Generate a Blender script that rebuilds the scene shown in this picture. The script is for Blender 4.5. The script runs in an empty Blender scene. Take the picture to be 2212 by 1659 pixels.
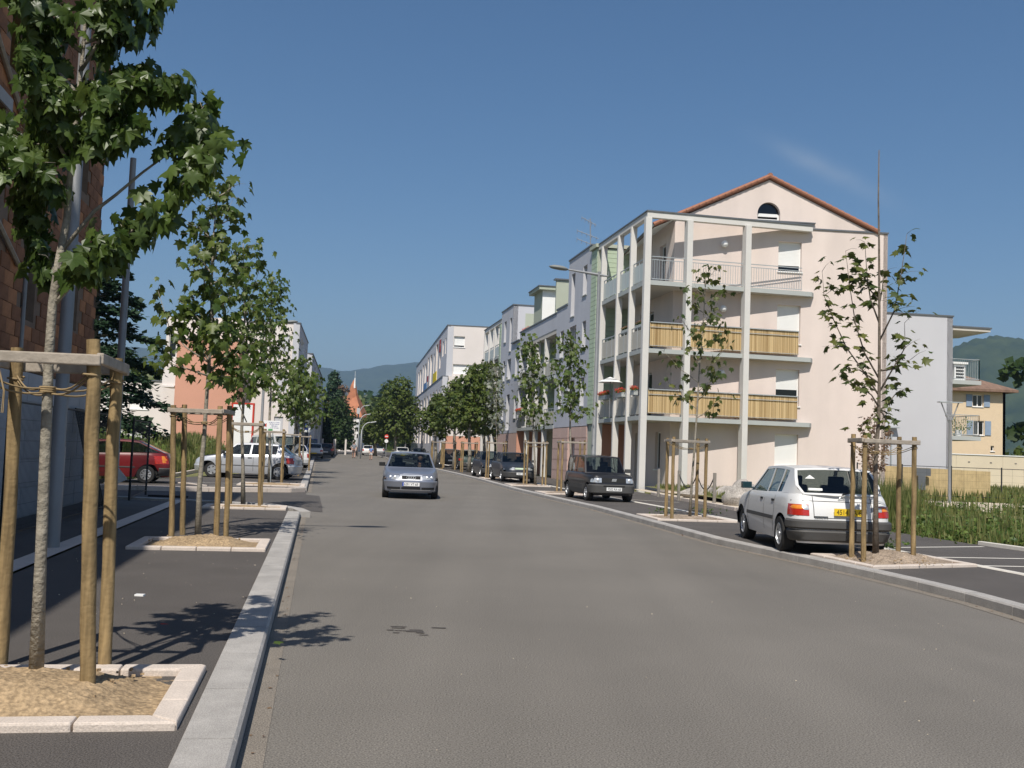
import bpy, math, random
import numpy as np
from mathutils import Vector, Matrix
RD=random.Random(11)
scene=bpy.context.scene
COL=scene.collection
# ---------------------------------------------------------------- camera
cam=bpy.data.cameras.new('camera'); camo=bpy.data.objects.new('camera',cam); COL.objects.link(camo)
cam.sensor_width=36; cam.lens=36*2200/2211.; cam.clip_start=.1; cam.clip_end=30000
PITCH=math.atan(146.4/2200); ROLL=math.atan(.037)
camo.matrix_world=Matrix.Translation((0,0,1.55))@Matrix.Rotation(math.pi/2+PITCH,4,'X')@Matrix.Rotation(ROLL,4,'Z')
scene.camera=camo
scene.render.engine='CYCLES'
scene.cycles.volume_bounces=0
scene.cycles.transparent_max_bounces=12
scene.cycles.max_bounces=6
# ---------------------------------------------------------------- sky and sun
SUN_H=math.radians(9); SUN_E=math.radians(53)     # heading in which light travels, right of +Y
w=bpy.data.worlds.new('World'); scene.world=w; w.use_nodes=True
nt=w.node_tree; nt.nodes.clear()
out=nt.nodes.new('ShaderNodeOutputWorld'); bg=nt.nodes.new('ShaderNodeBackground')
sky=nt.nodes.new('ShaderNodeTexSky'); sky.sky_type='NISHITA'; sky.sun_disc=False
sky.sun_elevation=SUN_E; sky.sun_rotation=math.pi+SUN_H
sky.air_density=1.0; sky.dust_density=1.2; sky.ozone_density=2.2; sky.altitude=200
bg.inputs['Strength'].default_value=.074
hsv=nt.nodes.new('ShaderNodeHueSaturation'); hsv.inputs['Saturation'].default_value=1.24
nt.links.new(sky.outputs[0],hsv.inputs['Color'])
# a faint wisp of cirrus, upper right
tc=nt.nodes.new('ShaderNodeTexCoord')
def vdir(x,y,z): v=Vector((x,y,z)); v.normalize(); return v
mp=nt.nodes.new('ShaderNodeMapping'); mp.vector_type='POINT'
ctr=vdir(.2839,.9207,.2679)
dt=nt.nodes.new('ShaderNodeVectorMath'); dt.operation='SUBTRACT'; dt.inputs[1].default_value=ctr
nt.links.new(tc.outputs['Generated'],dt.inputs[0])
def dot(v):
    n=nt.nodes.new('ShaderNodeVectorMath'); n.operation='DOT_PRODUCT'; n.inputs[1].default_value=v; nt.links.new(dt.outputs[0],n.inputs[0]); return n.outputs['Value']
def mth(op,a,b=None,c=None):
    n=nt.nodes.new('ShaderNodeMath'); n.operation=op
    for i,x in enumerate((a,b,c)):
        if x is None: continue
        if isinstance(x,(int,float)): n.inputs[i].default_value=x
        else: nt.links.new(x,n.inputs[i])
    return n.outputs[0]
along=vdir(.0859,-.0134,-.0459); up=ctr.cross(along).normalized()
a=mth('DIVIDE',dot(along),.05); b=mth('DIVIDE',dot(up),.0085)
r2=mth('ADD',mth('MULTIPLY',a,a),mth('MULTIPLY',b,b))
g=mth('POWER',2.718,mth('MULTIPLY',r2,-1.0))
nz=nt.nodes.new('ShaderNodeTexNoise'); nz.inputs['Scale'].default_value=26; nz.inputs['Detail'].default_value=5
nt.links.new(tc.outputs['Generated'],nz.inputs['Vector'])
f=mth('MULTIPLY',mth('MULTIPLY',g,nz.outputs[0]),.34)
mx=nt.nodes.new('ShaderNodeMix'); mx.data_type='RGBA'; nt.links.new(f,mx.inputs['Factor'])
nt.links.new(hsv.outputs[0],mx.inputs['A']); mx.inputs['B'].default_value=(7,7.3,7.6,1)
nt.links.new(mx.outputs['Result'],bg.inputs['Color']); nt.links.new(bg.outputs[0],out.inputs['Surface'])
sl=bpy.data.lights.new('sun','SUN'); sl.energy=4.3; sl.angle=math.radians(.5); sl.color=(1,.945,.865)
so=bpy.data.objects.new('sun',sl); COL.objects.link(so)
sd=Vector((math.sin(SUN_H)*math.cos(SUN_E),math.cos(SUN_H)*math.cos(SUN_E),-math.sin(SUN_E)))
so.rotation_euler=sd.to_track_quat('-Z','Y').to_euler(); so.location=(0,-20,40)
scene.view_settings.view_transform='Standard'; scene.view_settings.look='None'
scene.view_settings.exposure=.30; scene.view_settings.gamma=1; scene.view_settings.use_curve_mapping=False
# ---------------------------------------------------------------- materials
MATS={}
def mat(name,col,rough=.8,var=.08,scale=3.,bump=0,bscale=60.,metal=0,spec=.3,coat=0,col2=None,det=4,speck=None,space='Object',streak=None,emit=None):
    if name in MATS: return MATS[name]
    m=bpy.data.materials.new(name); m.use_nodes=True; t=m.node_tree; p=t.nodes['Principled BSDF']
    p.inputs['Roughness'].default_value=rough; p.inputs['Metallic'].default_value=metal
    p.inputs['Specular IOR Level'].default_value=spec; p.inputs['Coat Weight'].default_value=coat; p.inputs['Coat Roughness'].default_value=.03
    tcn=t.nodes.new('ShaderNodeTexCoord'); src=tcn.outputs[space]
    c=(*col,1)
    cur=None
    if var or col2:
        n=t.nodes.new('ShaderNodeTexNoise'); n.inputs['Scale'].default_value=scale; n.inputs['Detail'].default_value=det; n.inputs['Roughness'].default_value=.6
        t.links.new(src,n.inputs['Vector'])
        cr=t.nodes.new('ShaderNodeValToRGB'); cr.color_ramp.elements[0].position=.32; cr.color_ramp.elements[1].position=.68
        c2=col2 or tuple(min(1,x*(1+var)) for x in col)
        c1=tuple(x*(1-var) for x in col) if not col2 else col
        cr.color_ramp.elements[0].color=(*c1,1); cr.color_ramp.elements[1].color=(*c2,1)
        t.links.new(n.outputs[0],cr.inputs[0]); cur=cr.outputs[0]
    if speck:   # (scale, strength, light colour, dark colour)
        n=t.nodes.new('ShaderNodeTexNoise'); n.inputs['Scale'].default_value=speck[0]; n.inputs['Detail'].default_value=2
        t.links.new(src,n.inputs['Vector'])
        mr=t.nodes.new('ShaderNodeMapRange'); mr.inputs['From Min'].default_value=.35; mr.inputs['From Max'].default_value=.65
        mr.inputs['To Min'].default_value=1-speck[1]; mr.inputs['To Max'].default_value=1+speck[1]
        t.links.new(n.outputs[0],mr.inputs['Value'])
        ml=t.nodes.new('ShaderNodeMix'); ml.data_type='RGBA'; ml.blend_type='MULTIPLY'; ml.inputs['Factor'].default_value=1
        if cur is None: ml.inputs['A'].default_value=c
        else: t.links.new(cur,ml.inputs['A'])
        t.links.new(mr.outputs[0],ml.inputs['B']); cur=ml.outputs['Result']
    if streak:  # vertical streaks / grain: (sx,sy,sz,strength)
        mpn=t.nodes.new('ShaderNodeMapping'); mpn.inputs['Scale'].default_value=streak[:3]; t.links.new(src,mpn.inputs['Vector'])
        n=t.nodes.new('ShaderNodeTexNoise'); n.inputs['Scale'].default_value=1; n.inputs['Detail'].default_value=5; t.links.new(mpn.outputs[0],n.inputs['Vector'])
        mr=t.nodes.new('ShaderNodeMapRange'); mr.inputs['From Min'].default_value=.3; mr.inputs['From Max'].default_value=.7
        mr.inputs['To Min'].default_value=1-streak[3]; mr.inputs['To Max'].default_value=1+streak[3]*.5
        t.links.new(n.outputs[0],mr.inputs['Value'])
        ml=t.nodes.new('ShaderNodeMix'); ml.data_type='RGBA'; ml.blend_type='MULTIPLY'; ml.inputs['Factor'].default_value=1
        if cur is None: ml.inputs['A'].default_value=c
        else: t.links.new(cur,ml.inputs['A'])
        t.links.new(mr.outputs[0],ml.inputs['B']); cur=ml.outputs['Result']
    if cur is None: p.inputs['Base Color'].default_value=c
    else: t.links.new(cur,p.inputs['Base Color'])
    if bump:
        n=t.nodes.new('ShaderNodeTexNoise'); n.inputs['Scale'].default_value=bscale; n.inputs['Detail'].default_value=3
        t.links.new(src,n.inputs['Vector']); bn=t.nodes.new('ShaderNodeBump'); bn.inputs['Strength'].default_value=bump; bn.inputs['Distance'].default_value=.02
        t.links.new(n.outputs[0],bn.inputs['Height']); t.links.new(bn.outputs[0],p.inputs['Normal'])
    MATS[name]=m; return m
def glass(name,tint,refl=1.0,rough=.02):
    if name in MATS: return MATS[name]
    m=bpy.data.materials.new(name); m.use_nodes=True; t=m.node_tree; t.nodes.clear()
    o=t.nodes.new('ShaderNodeOutputMaterial'); tr=t.nodes.new('ShaderNodeBsdfTransparent'); tr.inputs[0].default_value=(*tint,1)
    gl=t.nodes.new('ShaderNodeBsdfGlossy'); gl.inputs['Roughness'].default_value=rough; gl.inputs[0].default_value=(refl,refl,refl,1)
    ge=t.nodes.new('ShaderNodeNewGeometry'); dp=t.nodes.new('ShaderNodeVectorMath'); dp.operation='DOT_PRODUCT'; t.links.new(ge.outputs['Incoming'],dp.inputs[0]); t.links.new(ge.outputs['Normal'],dp.inputs[1])
    def mm(op,a,b):
        n=t.nodes.new('ShaderNodeMath'); n.operation=op
        for i,x in enumerate((a,b)):
            if isinstance(x,(int,float)): n.inputs[i].default_value=x
            elif x is not None: t.links.new(x,n.inputs[i])
        return n
    fr=mm('ADD',.05,mm('MULTIPLY',.9,mm('POWER',mm('SUBTRACT',1.0,mm('ABSOLUTE',dp.outputs['Value'],None).outputs[0]).outputs[0],5.0).outputs[0]).outputs[0])
    mx=t.nodes.new('ShaderNodeMixShader')
    t.links.new(fr.outputs[0],mx.inputs[0]); t.links.new(tr.outputs[0],mx.inputs[1]); t.links.new(gl.outputs[0],mx.inputs[2]); t.links.new(mx.outputs[0],o.inputs[0])
    MATS[name]=m; return m
def leafmat(name,dark,light,trans=.35,gloss=.5):
    if name in MATS: return MATS[name]
    m=bpy.data.materials.new(name); m.use_nodes=True; t=m.node_tree; p=t.nodes['Principled BSDF']; o=t.nodes['Material Output']
    ge=t.nodes.new('ShaderNodeNewGeometry'); oi=t.nodes.new('ShaderNodeObjectInfo'); ad=t.nodes.new('ShaderNodeMath'); ad.operation='ADD'
    fr=t.nodes.new('ShaderNodeMath'); fr.operation='FRACT'
    t.links.new(ge.outputs['Random Per Island'],ad.inputs[0]); t.links.new(oi.outputs['Random'],ad.inputs[1]); t.links.new(ad.outputs[0],fr.inputs[0])
    cr=t.nodes.new('ShaderNodeValToRGB'); cr.color_ramp.elements[0].color=(*dark,1); cr.color_ramp.elements[1].color=(*light,1)
    t.links.new(fr.outputs[0],cr.inputs[0]); t.links.new(cr.outputs[0],p.inputs['Base Color'])
    p.inputs['Roughness'].default_value=gloss; p.inputs['Specular IOR Level'].default_value=.35
    tl=t.nodes.new('ShaderNodeBsdfTranslucent'); hs=t.nodes.new('ShaderNodeHueSaturation'); hs.inputs['Value'].default_value=1.6; hs.inputs['Hue'].default_value=.48
    t.links.new(cr.outputs[0],hs.inputs['Color']); t.links.new(hs.outputs[0],tl.inputs[0])
    mx=t.nodes.new('ShaderNodeMixShader'); mx.inputs[0].default_value=trans
    t.links.new(p.outputs[0],mx.inputs[1]); t.links.new(tl.outputs[0],mx.inputs[2]); t.links.new(mx.outputs[0],o.inputs[0])
    MATS[name]=m; return m
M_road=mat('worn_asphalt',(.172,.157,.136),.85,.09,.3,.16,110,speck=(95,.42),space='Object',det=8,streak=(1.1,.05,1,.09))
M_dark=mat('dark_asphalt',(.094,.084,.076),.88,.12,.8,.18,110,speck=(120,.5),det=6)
M_kerb=mat('grey_concrete_kerb',(.38,.36,.335),.85,.14,3,.3,120,speck=(160,.22))
M_edge=mat('pale_concrete_edging',(.60,.52,.45),.85,.07,5,.25,80,speck=(90,.10))
M_gut=mat('gutter_concrete',(.215,.188,.155),.9,.10,2.5,.4,80,speck=(110,.4))
M_line=mat('white_line_stone',(.66,.62,.55),.8,.07,6)
M_soil=mat('sandy_soil',(.34,.245,.145),.95,.25,7,.9,25,speck=(40,.28))
M_grass=mat('dry_grass_ground',(.10,.13,.035),.95,.3,1.2,.6,20,col2=(.23,.19,.09))
M_gravel=mat('beige_gravel',(.55,.47,.36),.95,.2,2,.8,30,speck=(45,.35))
M_pink=mat('pink_render',(.71,.61,.55),.92,.035,.5,.12,40,speck=(70,.05),streak=(.9,.9,.1,.08))
M_pinkr=mat('pale_beige_render',(.71,.65,.605),.92,.035,.4,.1,40)
M_grey=mat('blue_grey_render',(.50,.51,.55),.92,.03,.5,.12,40,speck=(60,.05),streak=(.9,.9,.1,.06))
M_wgrey=mat('white_grey_render',(.53,.53,.55),.92,.03,.4,.12,40)
M_coral=mat('coral_render',(.60,.31,.215),.92,.04,.5,.12,40)
M_coralp=mat('rose_block_panel',(.58,.41,.35),.92,.05,2,.12,40)
M_col=mat('beige_painted_concrete',(.64,.62,.58),.85,.03,1,.05,30)
M_slab=mat('grey_slab_edge',(.42,.44,.42),.8,.04,1)
M_soff=mat('pale_soffit',(.55,.51,.45),.9,.03,1)
M_cap=mat('dark_zinc_coping',(.16,.17,.18),.5,.08,2,metal=.4)
M_green=mat('green_boards',(.46,.55,.40),.7,.06,2)
M_greenw=mat('sage_render',(.42,.45,.36),.9,.03,1)
M_para=mat('translucent_panel',(.50,.47,.40),.6,.03,1)
M_parag=mat('frosted_glass_panel',(.52,.56,.52),.35,.03,1)
M_bam=mat('bamboo_screen',(.60,.44,.22),.8,.16,9,streak=(60,60,1.2,.28))
M_lampw=mat('pale_grey_lamp_paint',(.5,.52,.53),.5,.02,2)
M_wh=mat('white_plastic',(.82,.82,.80),.5,.02,2)
M_shut=mat('white_roller_slat',(.80,.80,.77),.5,.02,2)
M_dk=mat('shade_black',(.02,.022,.025),.6,0)  # near-black colour standing in for the shade in rooms and slat gaps
M_metal=mat('galvanised_steel',(.27,.275,.28),.55,.08,3,metal=.3)
M_rail=mat('grey_painted_steel',(.36,.39,.40),.5,.04,3)
M_tile=mat('terracotta_tile',(.32,.145,.09),.85,.22,3,.3,20)
M_tile2=mat('orange_church_tile',(.40,.16,.085),.85,.15,1)
M_brick=mat('hollow_clay_brick',(.25,.115,.06),.9,.2,4,.3,30,streak=(1,1,14,.12))
M_mort=mat('mortar',(.21,.15,.11),.95,.1,6)
M_blockg=mat('grey_block_wall',(.42,.42,.43),.95,.08,1.5,.3,30)
M_wood=mat('stake_pine',(.29,.205,.10),.85,.25,2,.3,30,streak=(30,30,3,.45))
M_woodo=mat('weathered_rail',(.38,.33,.27),.85,.12,2,.3,30,streak=(12,12,12,.2))
M_barkd=mat('dark_young_bark',(.17,.14,.11),.9,.3,9,.6,50,streak=(8,8,30,.25))
M_bark=mat('young_maple_bark',(.30,.27,.215),.9,.3,9,.6,50,streak=(8,8,30,.25))
M_rope=mat('jute_rope',(.30,.22,.12),.95,.1,9)
M_black=mat('black_rubber',(.018,.018,.018),.75,.1,8)
M_tyre=mat('tyre_rubber',(.03,.029,.028),.85,.1,8)
M_rim=mat('silver_wheel',(.55,.56,.57),.35,.03,3,metal=.6)
M_bump=mat('grey_bumper_plastic',(.075,.073,.07),.6,.05,3)
M_chrome=mat('chrome',(.8,.81,.81),.28,.0,metal=.55)
M_lamp=mat('headlamp_glass',(.62,.63,.62),.12,.1,30,metal=.5,coat=1)
M_red=mat('red_tail_lamp',(.42,.025,.015),.2,.1,30,coat=1)
M_amb=mat('amber_lamp',(.75,.24,.03),.2,.1,30,coat=1)
M_ygr=mat('yellow_plate',(.80,.55,.03),.45,0)
M_wplate=mat('white_plate',(.78,.78,.76),.45,0)
M_blue=mat('plate_blue',(.03,.08,.4),.45,0)
M_seat=mat('seat_fabric',(.05,.052,.06),.9,.1,9)
M_rock=mat('grey_boulder',(.34,.31,.275),.92,.3,3,.9,12,speck=(30,.25))
M_rockp=mat('pink_boulder',(.40,.28,.235),.92,.25,3,.9,12,speck=(30,.25))
M_wd=mat('grey_timber_post',(.27,.245,.21),.9,.15,5,streak=(20,20,1,.3))
M_hill=mat('forest_slope',(.012,.028,.010),.95,.4,.03,1,.12,space='Object',col2=(.045,.065,.022),det=8)
M_cwin=glass('window_glass',(.10,.12,.14))
M_cglass=glass('car_glass',(.42,.47,.46))
M_maple=leafmat('maple_leaf',(.035,.068,.013),(.105,.155,.035),.32,.38)
M_maple2=leafmat('maple_leaf_bright',(.045,.085,.014),(.13,.17,.035),.32,.45)  # slightly brighter, yellower green for the other young maples
M_sparse=leafmat('sparse_maple_leaf',(.04,.07,.015),(.13,.14,.03),.3,.5)
M_wt=leafmat('street_tree_leaf',(.045,.078,.012),(.12,.15,.03),.3,.5)
M_con=leafmat('conifer_needle',(.012,.034,.013),(.035,.07,.03),.15,.6)
M_weed=leafmat('weed_leaf',(.06,.105,.018),(.26,.25,.09),.35,.6)
M_weedd=leafmat('broad_weed_leaf',(.04,.09,.014),(.16,.22,.05),.3,.5)
M_brown=leafmat('brown_shrub_leaf',(.12,.07,.05),(.26,.18,.11),.3,.7)
M_cane=leafmat('split_cane',(.30,.19,.075),(.66,.50,.27),.0,.8)
M_flower=leafmat('red_geranium',(.45,.03,.02),(.65,.08,.04),.2,.6)
# ---------------------------------------------------------------- helpers
def wloc(o):
    v=Vector((0,0,0))
    while o is not None: v=v+o.location; o=o.parent
    return v
def props(o,label=None,cat=None,group=None,kind=None):
    if label: o['label']=label
    if cat: o['category']=cat
    if group: o['group']=group
    if kind: o['kind']=kind
    return o
def thing(name,label,cat,loc=(0,0,0),rz=0,group=None):
    o=bpy.data.objects.new(name,None); o.empty_display_size=.2; COL.objects.link(o); o.location=loc; o.rotation_euler=(0,0,rz)
    return props(o,label,cat,group)
class MB:
    def __init__(s): s.v=[]; s.f=[]; s.m=[]
    def add(s,vs,fs,mi=0):
        b=len(s.v); s.v+= [tuple(x) for x in vs]; s.f+=[tuple(b+i for i in f) for f in fs]; s.m+=[mi]*len(fs); return s
    def box(s,a,b,mi=0):
        x0,y0,z0=a; x1,y1,z1=b
        return s.add([(x0,y0,z0),(x1,y0,z0),(x1,y1,z0),(x0,y1,z0),(x0,y0,z1),(x1,y0,z1),(x1,y1,z1),(x0,y1,z1)],
            [(0,3,2,1),(4,5,6,7),(0,1,5,4),(1,2,6,5),(2,3,7,6),(3,0,4,7)],mi)
    def rbox(s,c,h,yaw=0,mi=0,tilt=0):
        M=Matrix.Rotation(yaw,3,'Z')@Matrix.Rotation(tilt,3,'Y'); c=Vector(c)
        vs=[c+M@Vector((sx*h[0],sy*h[1],sz*h[2])) for sz in(-1,1) for sx,sy in((-1,-1),(1,-1),(1,1),(-1,1))]
        return s.add(vs,[(0,3,2,1),(4,5,6,7),(0,1,5,4),(1,2,6,5),(2,3,7,6),(3,0,4,7)],mi)
    def prism(s,poly,z0,z1,mi=0,mt=None):
        n=len(poly); z1f=z1 if callable(z1) else (lambda x,y:z1)
        vs=[(x,y,z0) for x,y in poly]+[(x,y,z1f(x,y)) for x,y in poly]
        s.add(vs,[tuple(range(n))[::-1]],mi); b=len(s.v)-2*n
        s.f.append(tuple(b+n+i for i in range(n))); s.m.append(mi if mt is None else mt)
        for i in range(n): j=(i+1)%n; s.f.append((b+i,b+j,b+n+j,b+n+i)); s.m.append(mi)
        return s
    def tube(s,pts,rs,n=8,mi=0,cap=True):
        pts=[Vector(p) for p in pts]
        if not hasattr(rs,'__len__'): rs=[rs]*len(pts)
        b=len(s.v); prev=None
        for i,p in enumerate(pts):
            d=(pts[min(i+1,len(pts)-1)]-pts[max(i-1,0)]); d.normalize()
            if prev is None: u=d.orthogonal().normalized()
            else: u=(prev-d*prev.dot(d)); u=u.normalized() if u.length>1e-6 else d.orthogonal().normalized()
            prev=u; w2=d.cross(u)
            for k in range(n):
                a=2*math.pi*k/n; s.v.append(tuple(p+(u*math.cos(a)+w2*math.sin(a))*rs[i]))
        for i in range(len(pts)-1):
            for k in range(n):
                k2=(k+1)%n; s.f.append((b+i*n+k,b+i*n+k2,b+(i+1)*n+k2,b+(i+1)*n+k)); s.m.append(mi)
        if cap:
            s.f.append(tuple(b+k for k in range(n))[::-1]); s.f.append(tuple(b+(len(pts)-1)*n+k for k in range(n))); s.m+= [mi,mi]
        return s
    def lathe(s,prof,c=(0,0,0),n=16,mi=0,axis='z'):
        b=len(s.v)
        for r,z in prof:
            for k in range(n):
                a=2*math.pi*k/n; x,y=r*math.cos(a),r*math.sin(a)
                p=(x,y,z) if axis=='z' else ((x,z,y) if axis=='y' else (z,x,y))
                s.v.append((c[0]+p[0],c[1]+p[1],c[2]+p[2]))
        for i in range(len(prof)-1):
            for k in range(n):
                k2=(k+1)%n; s.f.append((b+i*n+k,b+i*n+k2,b+(i+1)*n+k2,b+(i+1)*n+k)); s.m.append(mi)
        return s
    def grid(s,P,mi=0,closed=False):
        R_=len(P); Cn=len(P[0]); b=len(s.v)
        for r in P: s.v+= [tuple(q) for q in r]
        for i in range(R_-1):
            for j in range(Cn-1):
                s.f.append((b+i*Cn+j,b+i*Cn+j+1,b+(i+1)*Cn+j+1,b+(i+1)*Cn+j)); s.m.append(mi)
        return s
def meshof(mb,mats,name,smooth=False,off=None):
    me=bpy.data.meshes.new(name)
    v=mb.v
    if off is not None: ox,oy,oz=off; v=[(x-ox,y-oy,z-oz) for x,y,z in v]
    me.from_pydata(v,[],mb.f)
    for m in (mats if isinstance(mats,(list,tuple)) else [mats]): me.materials.append(m)
    if isinstance(mats,(list,tuple)) and len(mats)>1: me.polygons.foreach_set('material_index',mb.m)
    if smooth:
        me.polygons.foreach_set('use_smooth',[True]*len(me.polygons))
        if smooth=='auto': me.set_sharp_from_angle(angle=math.radians(38))
    me.update(); return me
def obj(name,mb,mats,parent=None,world=True,smooth=False,bevel=0,label=None,cat=None,group=None,kind=None,solid=0,fixn=False):
    """world=True: vertices are world coordinates"""
    if parent is not None:
        off=wloc(parent) if world else None
        me=meshof(mb,mats,name,smooth,off); o=bpy.data.objects.new(name,me); COL.objects.link(o); o.parent=parent
    else:
        xs=[p[0] for p in mb.v]; ys=[p[1] for p in mb.v]; zs=[p[2] for p in mb.v]
        c=((min(xs)+max(xs))/2,(min(ys)+max(ys))/2,min(zs))
        me=meshof(mb,mats,name,smooth,c); o=bpy.data.objects.new(name,me); COL.objects.link(o); o.location=c
    if bevel:
        b=o.modifiers.new('b','BEVEL'); b.width=bevel; b.segments=2; b.limit_method='ANGLE'
    if solid:
        b=o.modifiers.new('s','SOLIDIFY'); b.thickness=solid; b.offset=0
    return props(o,label,cat,group,kind)
def piece(name,me,parent,loc,rz=0,scale=None):
    o=bpy.data.objects.new(name,me); COL.objects.link(o); o.parent=parent; o.location=loc; o.rotation_euler=(0,0,rz)
    if scale: o.scale=scale
    return o
def copy_tree(o,parent=None):
    c=o.copy(); COL.objects.link(c); c.parent=parent
    for ch in list(o.children): copy_tree(ch,c)
    return c
class Fr:
    """vertical facade frame: u along, d outward, z up"""
    def __init__(s,P,d,outv=None):
        l=math.hypot(*d); s.P=P; s.d=(d[0]/l,d[1]/l)
        n=(s.d[1],-s.d[0])
        if outv and n[0]*outv[0]+n[1]*outv[1]<0: n=(-n[0],-n[1])
        s.n=n
    def pt(s,u,d,z): return (s.P[0]+s.d[0]*u+s.n[0]*d, s.P[1]+s.d[1]*u+s.n[1]*d, z)
    def xy(s,u,d=0): return s.pt(u,d,0)[:2]
    def box(s,mb,u0,u1,d0,d1,z0,z1,mi=0):
        c=[s.pt(u,d,z) for z in(z0,z1) for u,d in((u0,d0),(u1,d0),(u1,d1),(u0,d1))]
        return mb.add(c,[(0,3,2,1),(4,5,6,7),(0,1,5,4),(1,2,6,5),(2,3,7,6),(3,0,4,7)],mi)
    def wall(s,mb,u0,u1,z0,z1,holes=(),th=.3,mi=0,mr=None,d=0,ends=True):
        us=sorted({u0,u1,*[h[0] for h in holes],*[h[1] for h in holes]}); zs=sorted({z0,z1,*[h[2] for h in holes],*[h[3] for h in holes]})
        for i in range(len(us)-1):
            for j in range(len(zs)-1):
                cu=(us[i]+us[i+1])/2; cz=(zs[j]+zs[j+1])/2
                if any(h[0]<cu<h[1] and h[2]<cz<h[3] for h in holes): continue
                mb.add([s.pt(us[i],d,zs[j]),s.pt(us[i+1],d,zs[j]),s.pt(us[i+1],d,zs[j+1]),s.pt(us[i],d,zs[j+1])],[(0,1,2,3)],mi)
        e=mi if mr is None else mr
        for h in holes:
            a,b,c,g=h[:4]
            for q in (((a,c),(a,g)),((a,g),(b,g)),((b,g),(b,c)),((b,c),(a,c))):
                (ua,za),(ub,zb)=q
                mb.add([s.pt(ua,d,za),s.pt(ub,d,zb),s.pt(ub,d-th,zb),s.pt(ua,d-th,za)],[(0,1,2,3)],e)
        if ends:
            for q in (((u0,z0),(u0,z1)),((u0,z1),(u1,z1)),((u1,z1),(u1,z0))):
                (ua,za),(ub,zb)=q
                mb.add([s.pt(ua,d,za),s.pt(ub,d,zb),s.pt(ub,d-th,zb),s.pt(ua,d-th,za)],[(0,1,2,3)],mi)
            mb.add([s.pt(u0,d-th,z0),s.pt(u1,d-th,z0),s.pt(u1,d-th,z1),s.pt(u0,d-th,z1)],[(0,1,2,3)],mi) if not holes else None
        return mb
def window(parent,fr,u0,u1,z0,z1,rec=.18,shut=0.0,sill=True,two=False,pane=None,slats=False,fw=.05,d=0,label=None):
    """framed window in a hole; shut = fraction closed by a white roller shutter"""
    f=MB()
    fr.box(f,u0,u1,d-rec-.06,d-rec,z0,z0+fw); fr.box(f,u0,u1,d-rec-.06,d-rec,z1-fw,z1)
    fr.box(f,u0,u0+fw,d-rec-.06,d-rec,z0+fw,z1-fw); fr.box(f,u1-fw,u1,d-rec-.06,d-rec,z0+fw,z1-fw)
    if two: m=(u0+u1)/2; fr.box(f,m-.035,m+.035,d-rec-.06,d-rec+.005,z0+fw,z1-fw)
    wn=obj('window',f,M_wh,parent,label=label)
    zt=z1-fw; zb=z0+fw; zs=zt-(zt-zb)*shut
    if shut<.99:
        p=MB(); fr.box(p,u0+fw,u1-fw,d-rec-.045,d-rec-.035,zb,zs); obj('pane',p,pane or M_cwin,wn)
        p=MB(); fr.box(p,u0+fw,u1-fw,d-rec-.4,d-rec-.39,zb,zs); obj('shade_panel',p,M_dk,wn)  # thin black sheet behind the pane, painted shade instead of a room
    if shut>0:
        if slats:
            n=max(1,int((zt-zs)/.06)); h=(zt-zs)/n
            p=MB()
            for i in range(n): fr.box(p,u0+fw,u1-fw,d-rec-.03,d-rec-.012,zs+i*h+.004,zs+(i+1)*h)
            fr.box(p,u0+fw,u1-fw,d-rec-.034,d-rec-.026,zs,zt)
            obj('shutter',p,M_shut,wn)
        else:
            p=MB(); fr.box(p,u0+fw,u1-fw,d-rec-.03,d-rec-.012,zs,zt); obj('shutter',p,M_shut,wn)
    if sill:
        p=MB(); fr.box(p,u0-.05,u1+.05,d-rec-.05,d+.06,z0-.05,z0-.002); obj('sill',p,M_wh if sill==True else sill,wn)
    return wn
FONT={}
def text_mb(s,h,depth=.002):
    if s in FONT: return FONT[s]
    cu=bpy.data.curves.new('t','FONT'); cu.body=s; cu.size=1; cu.extrude=0; cu.align_x='CENTER'
    o=bpy.data.objects.new('t',cu); COL.objects.link(o); bpy.context.view_layer.update()
    me=bpy.data.meshes.new_from_object(o.evaluated_get(bpy.context.evaluated_depsgraph_get()))
    vs=[(v.co.x,v.co.y) for v in me.vertices]; fs=[tuple(p.vertices) for p in me.polygons]
    bpy.data.objects.remove(o); bpy.data.curves.remove(cu); bpy.data.meshes.remove(me)
    FONT[s]=(vs,fs); return FONT[s]
def put_text(mb,s,h,fn,sx=1.0,mi=0):
    """fn(a,b)-> world point, a right, b up; text centred on a, baseline b=0, cap height ~h"""
    vs,fs=text_mb(s,h); k=h/.72
    mb.add([fn(x*k*sx,y*k) for x,y in vs],fs,mi)
# ---------------------------------------------------------------- ground
def gz(y): return 0 if y<55 else min((y-55)*.0034,.9)
def strip(name,A,B,z,m,kind='structure',label=None,dz=None,sub=1):
    """sheet between two polylines of equal length"""
    mb=MB(); P=[]
    for (a,b) in zip(A,B):
        P.append([(a[0]+(b[0]-a[0])*k/sub,a[1]+(b[1]-a[1])*k/sub,z+gz(a[1]+(b[1]-a[1])*k/sub)) for k in range(sub+1)])
    mb.grid(P); return obj(name,mb,m,kind=kind,label=label)
def interp(poly,y):
    for (x0,y0),(x1,y1) in zip(poly,poly[1:]):
        if y0<=y<=y1: return x0+(x1-x0)*(y-y0)/(y1-y0)
    return poly[0][0] if y<poly[0][1] else poly[-1][0]
LK=lambda y:-.32-.187*y                         # left kerb, road edge
RKP=[(5.3,-12),(5.36,10.6),(5.28,12.95),(5.05,15.6),(4.75,18.2),(4.25,22.5),(3.6,27.5),(2.46,31.5),(1.6,34.5),(.25,40.5),(-1.55,49.5),(-3.0,58),(-5.0,70.5),(-9.6,95),(-14.4,120),(-34,225)]
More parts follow.
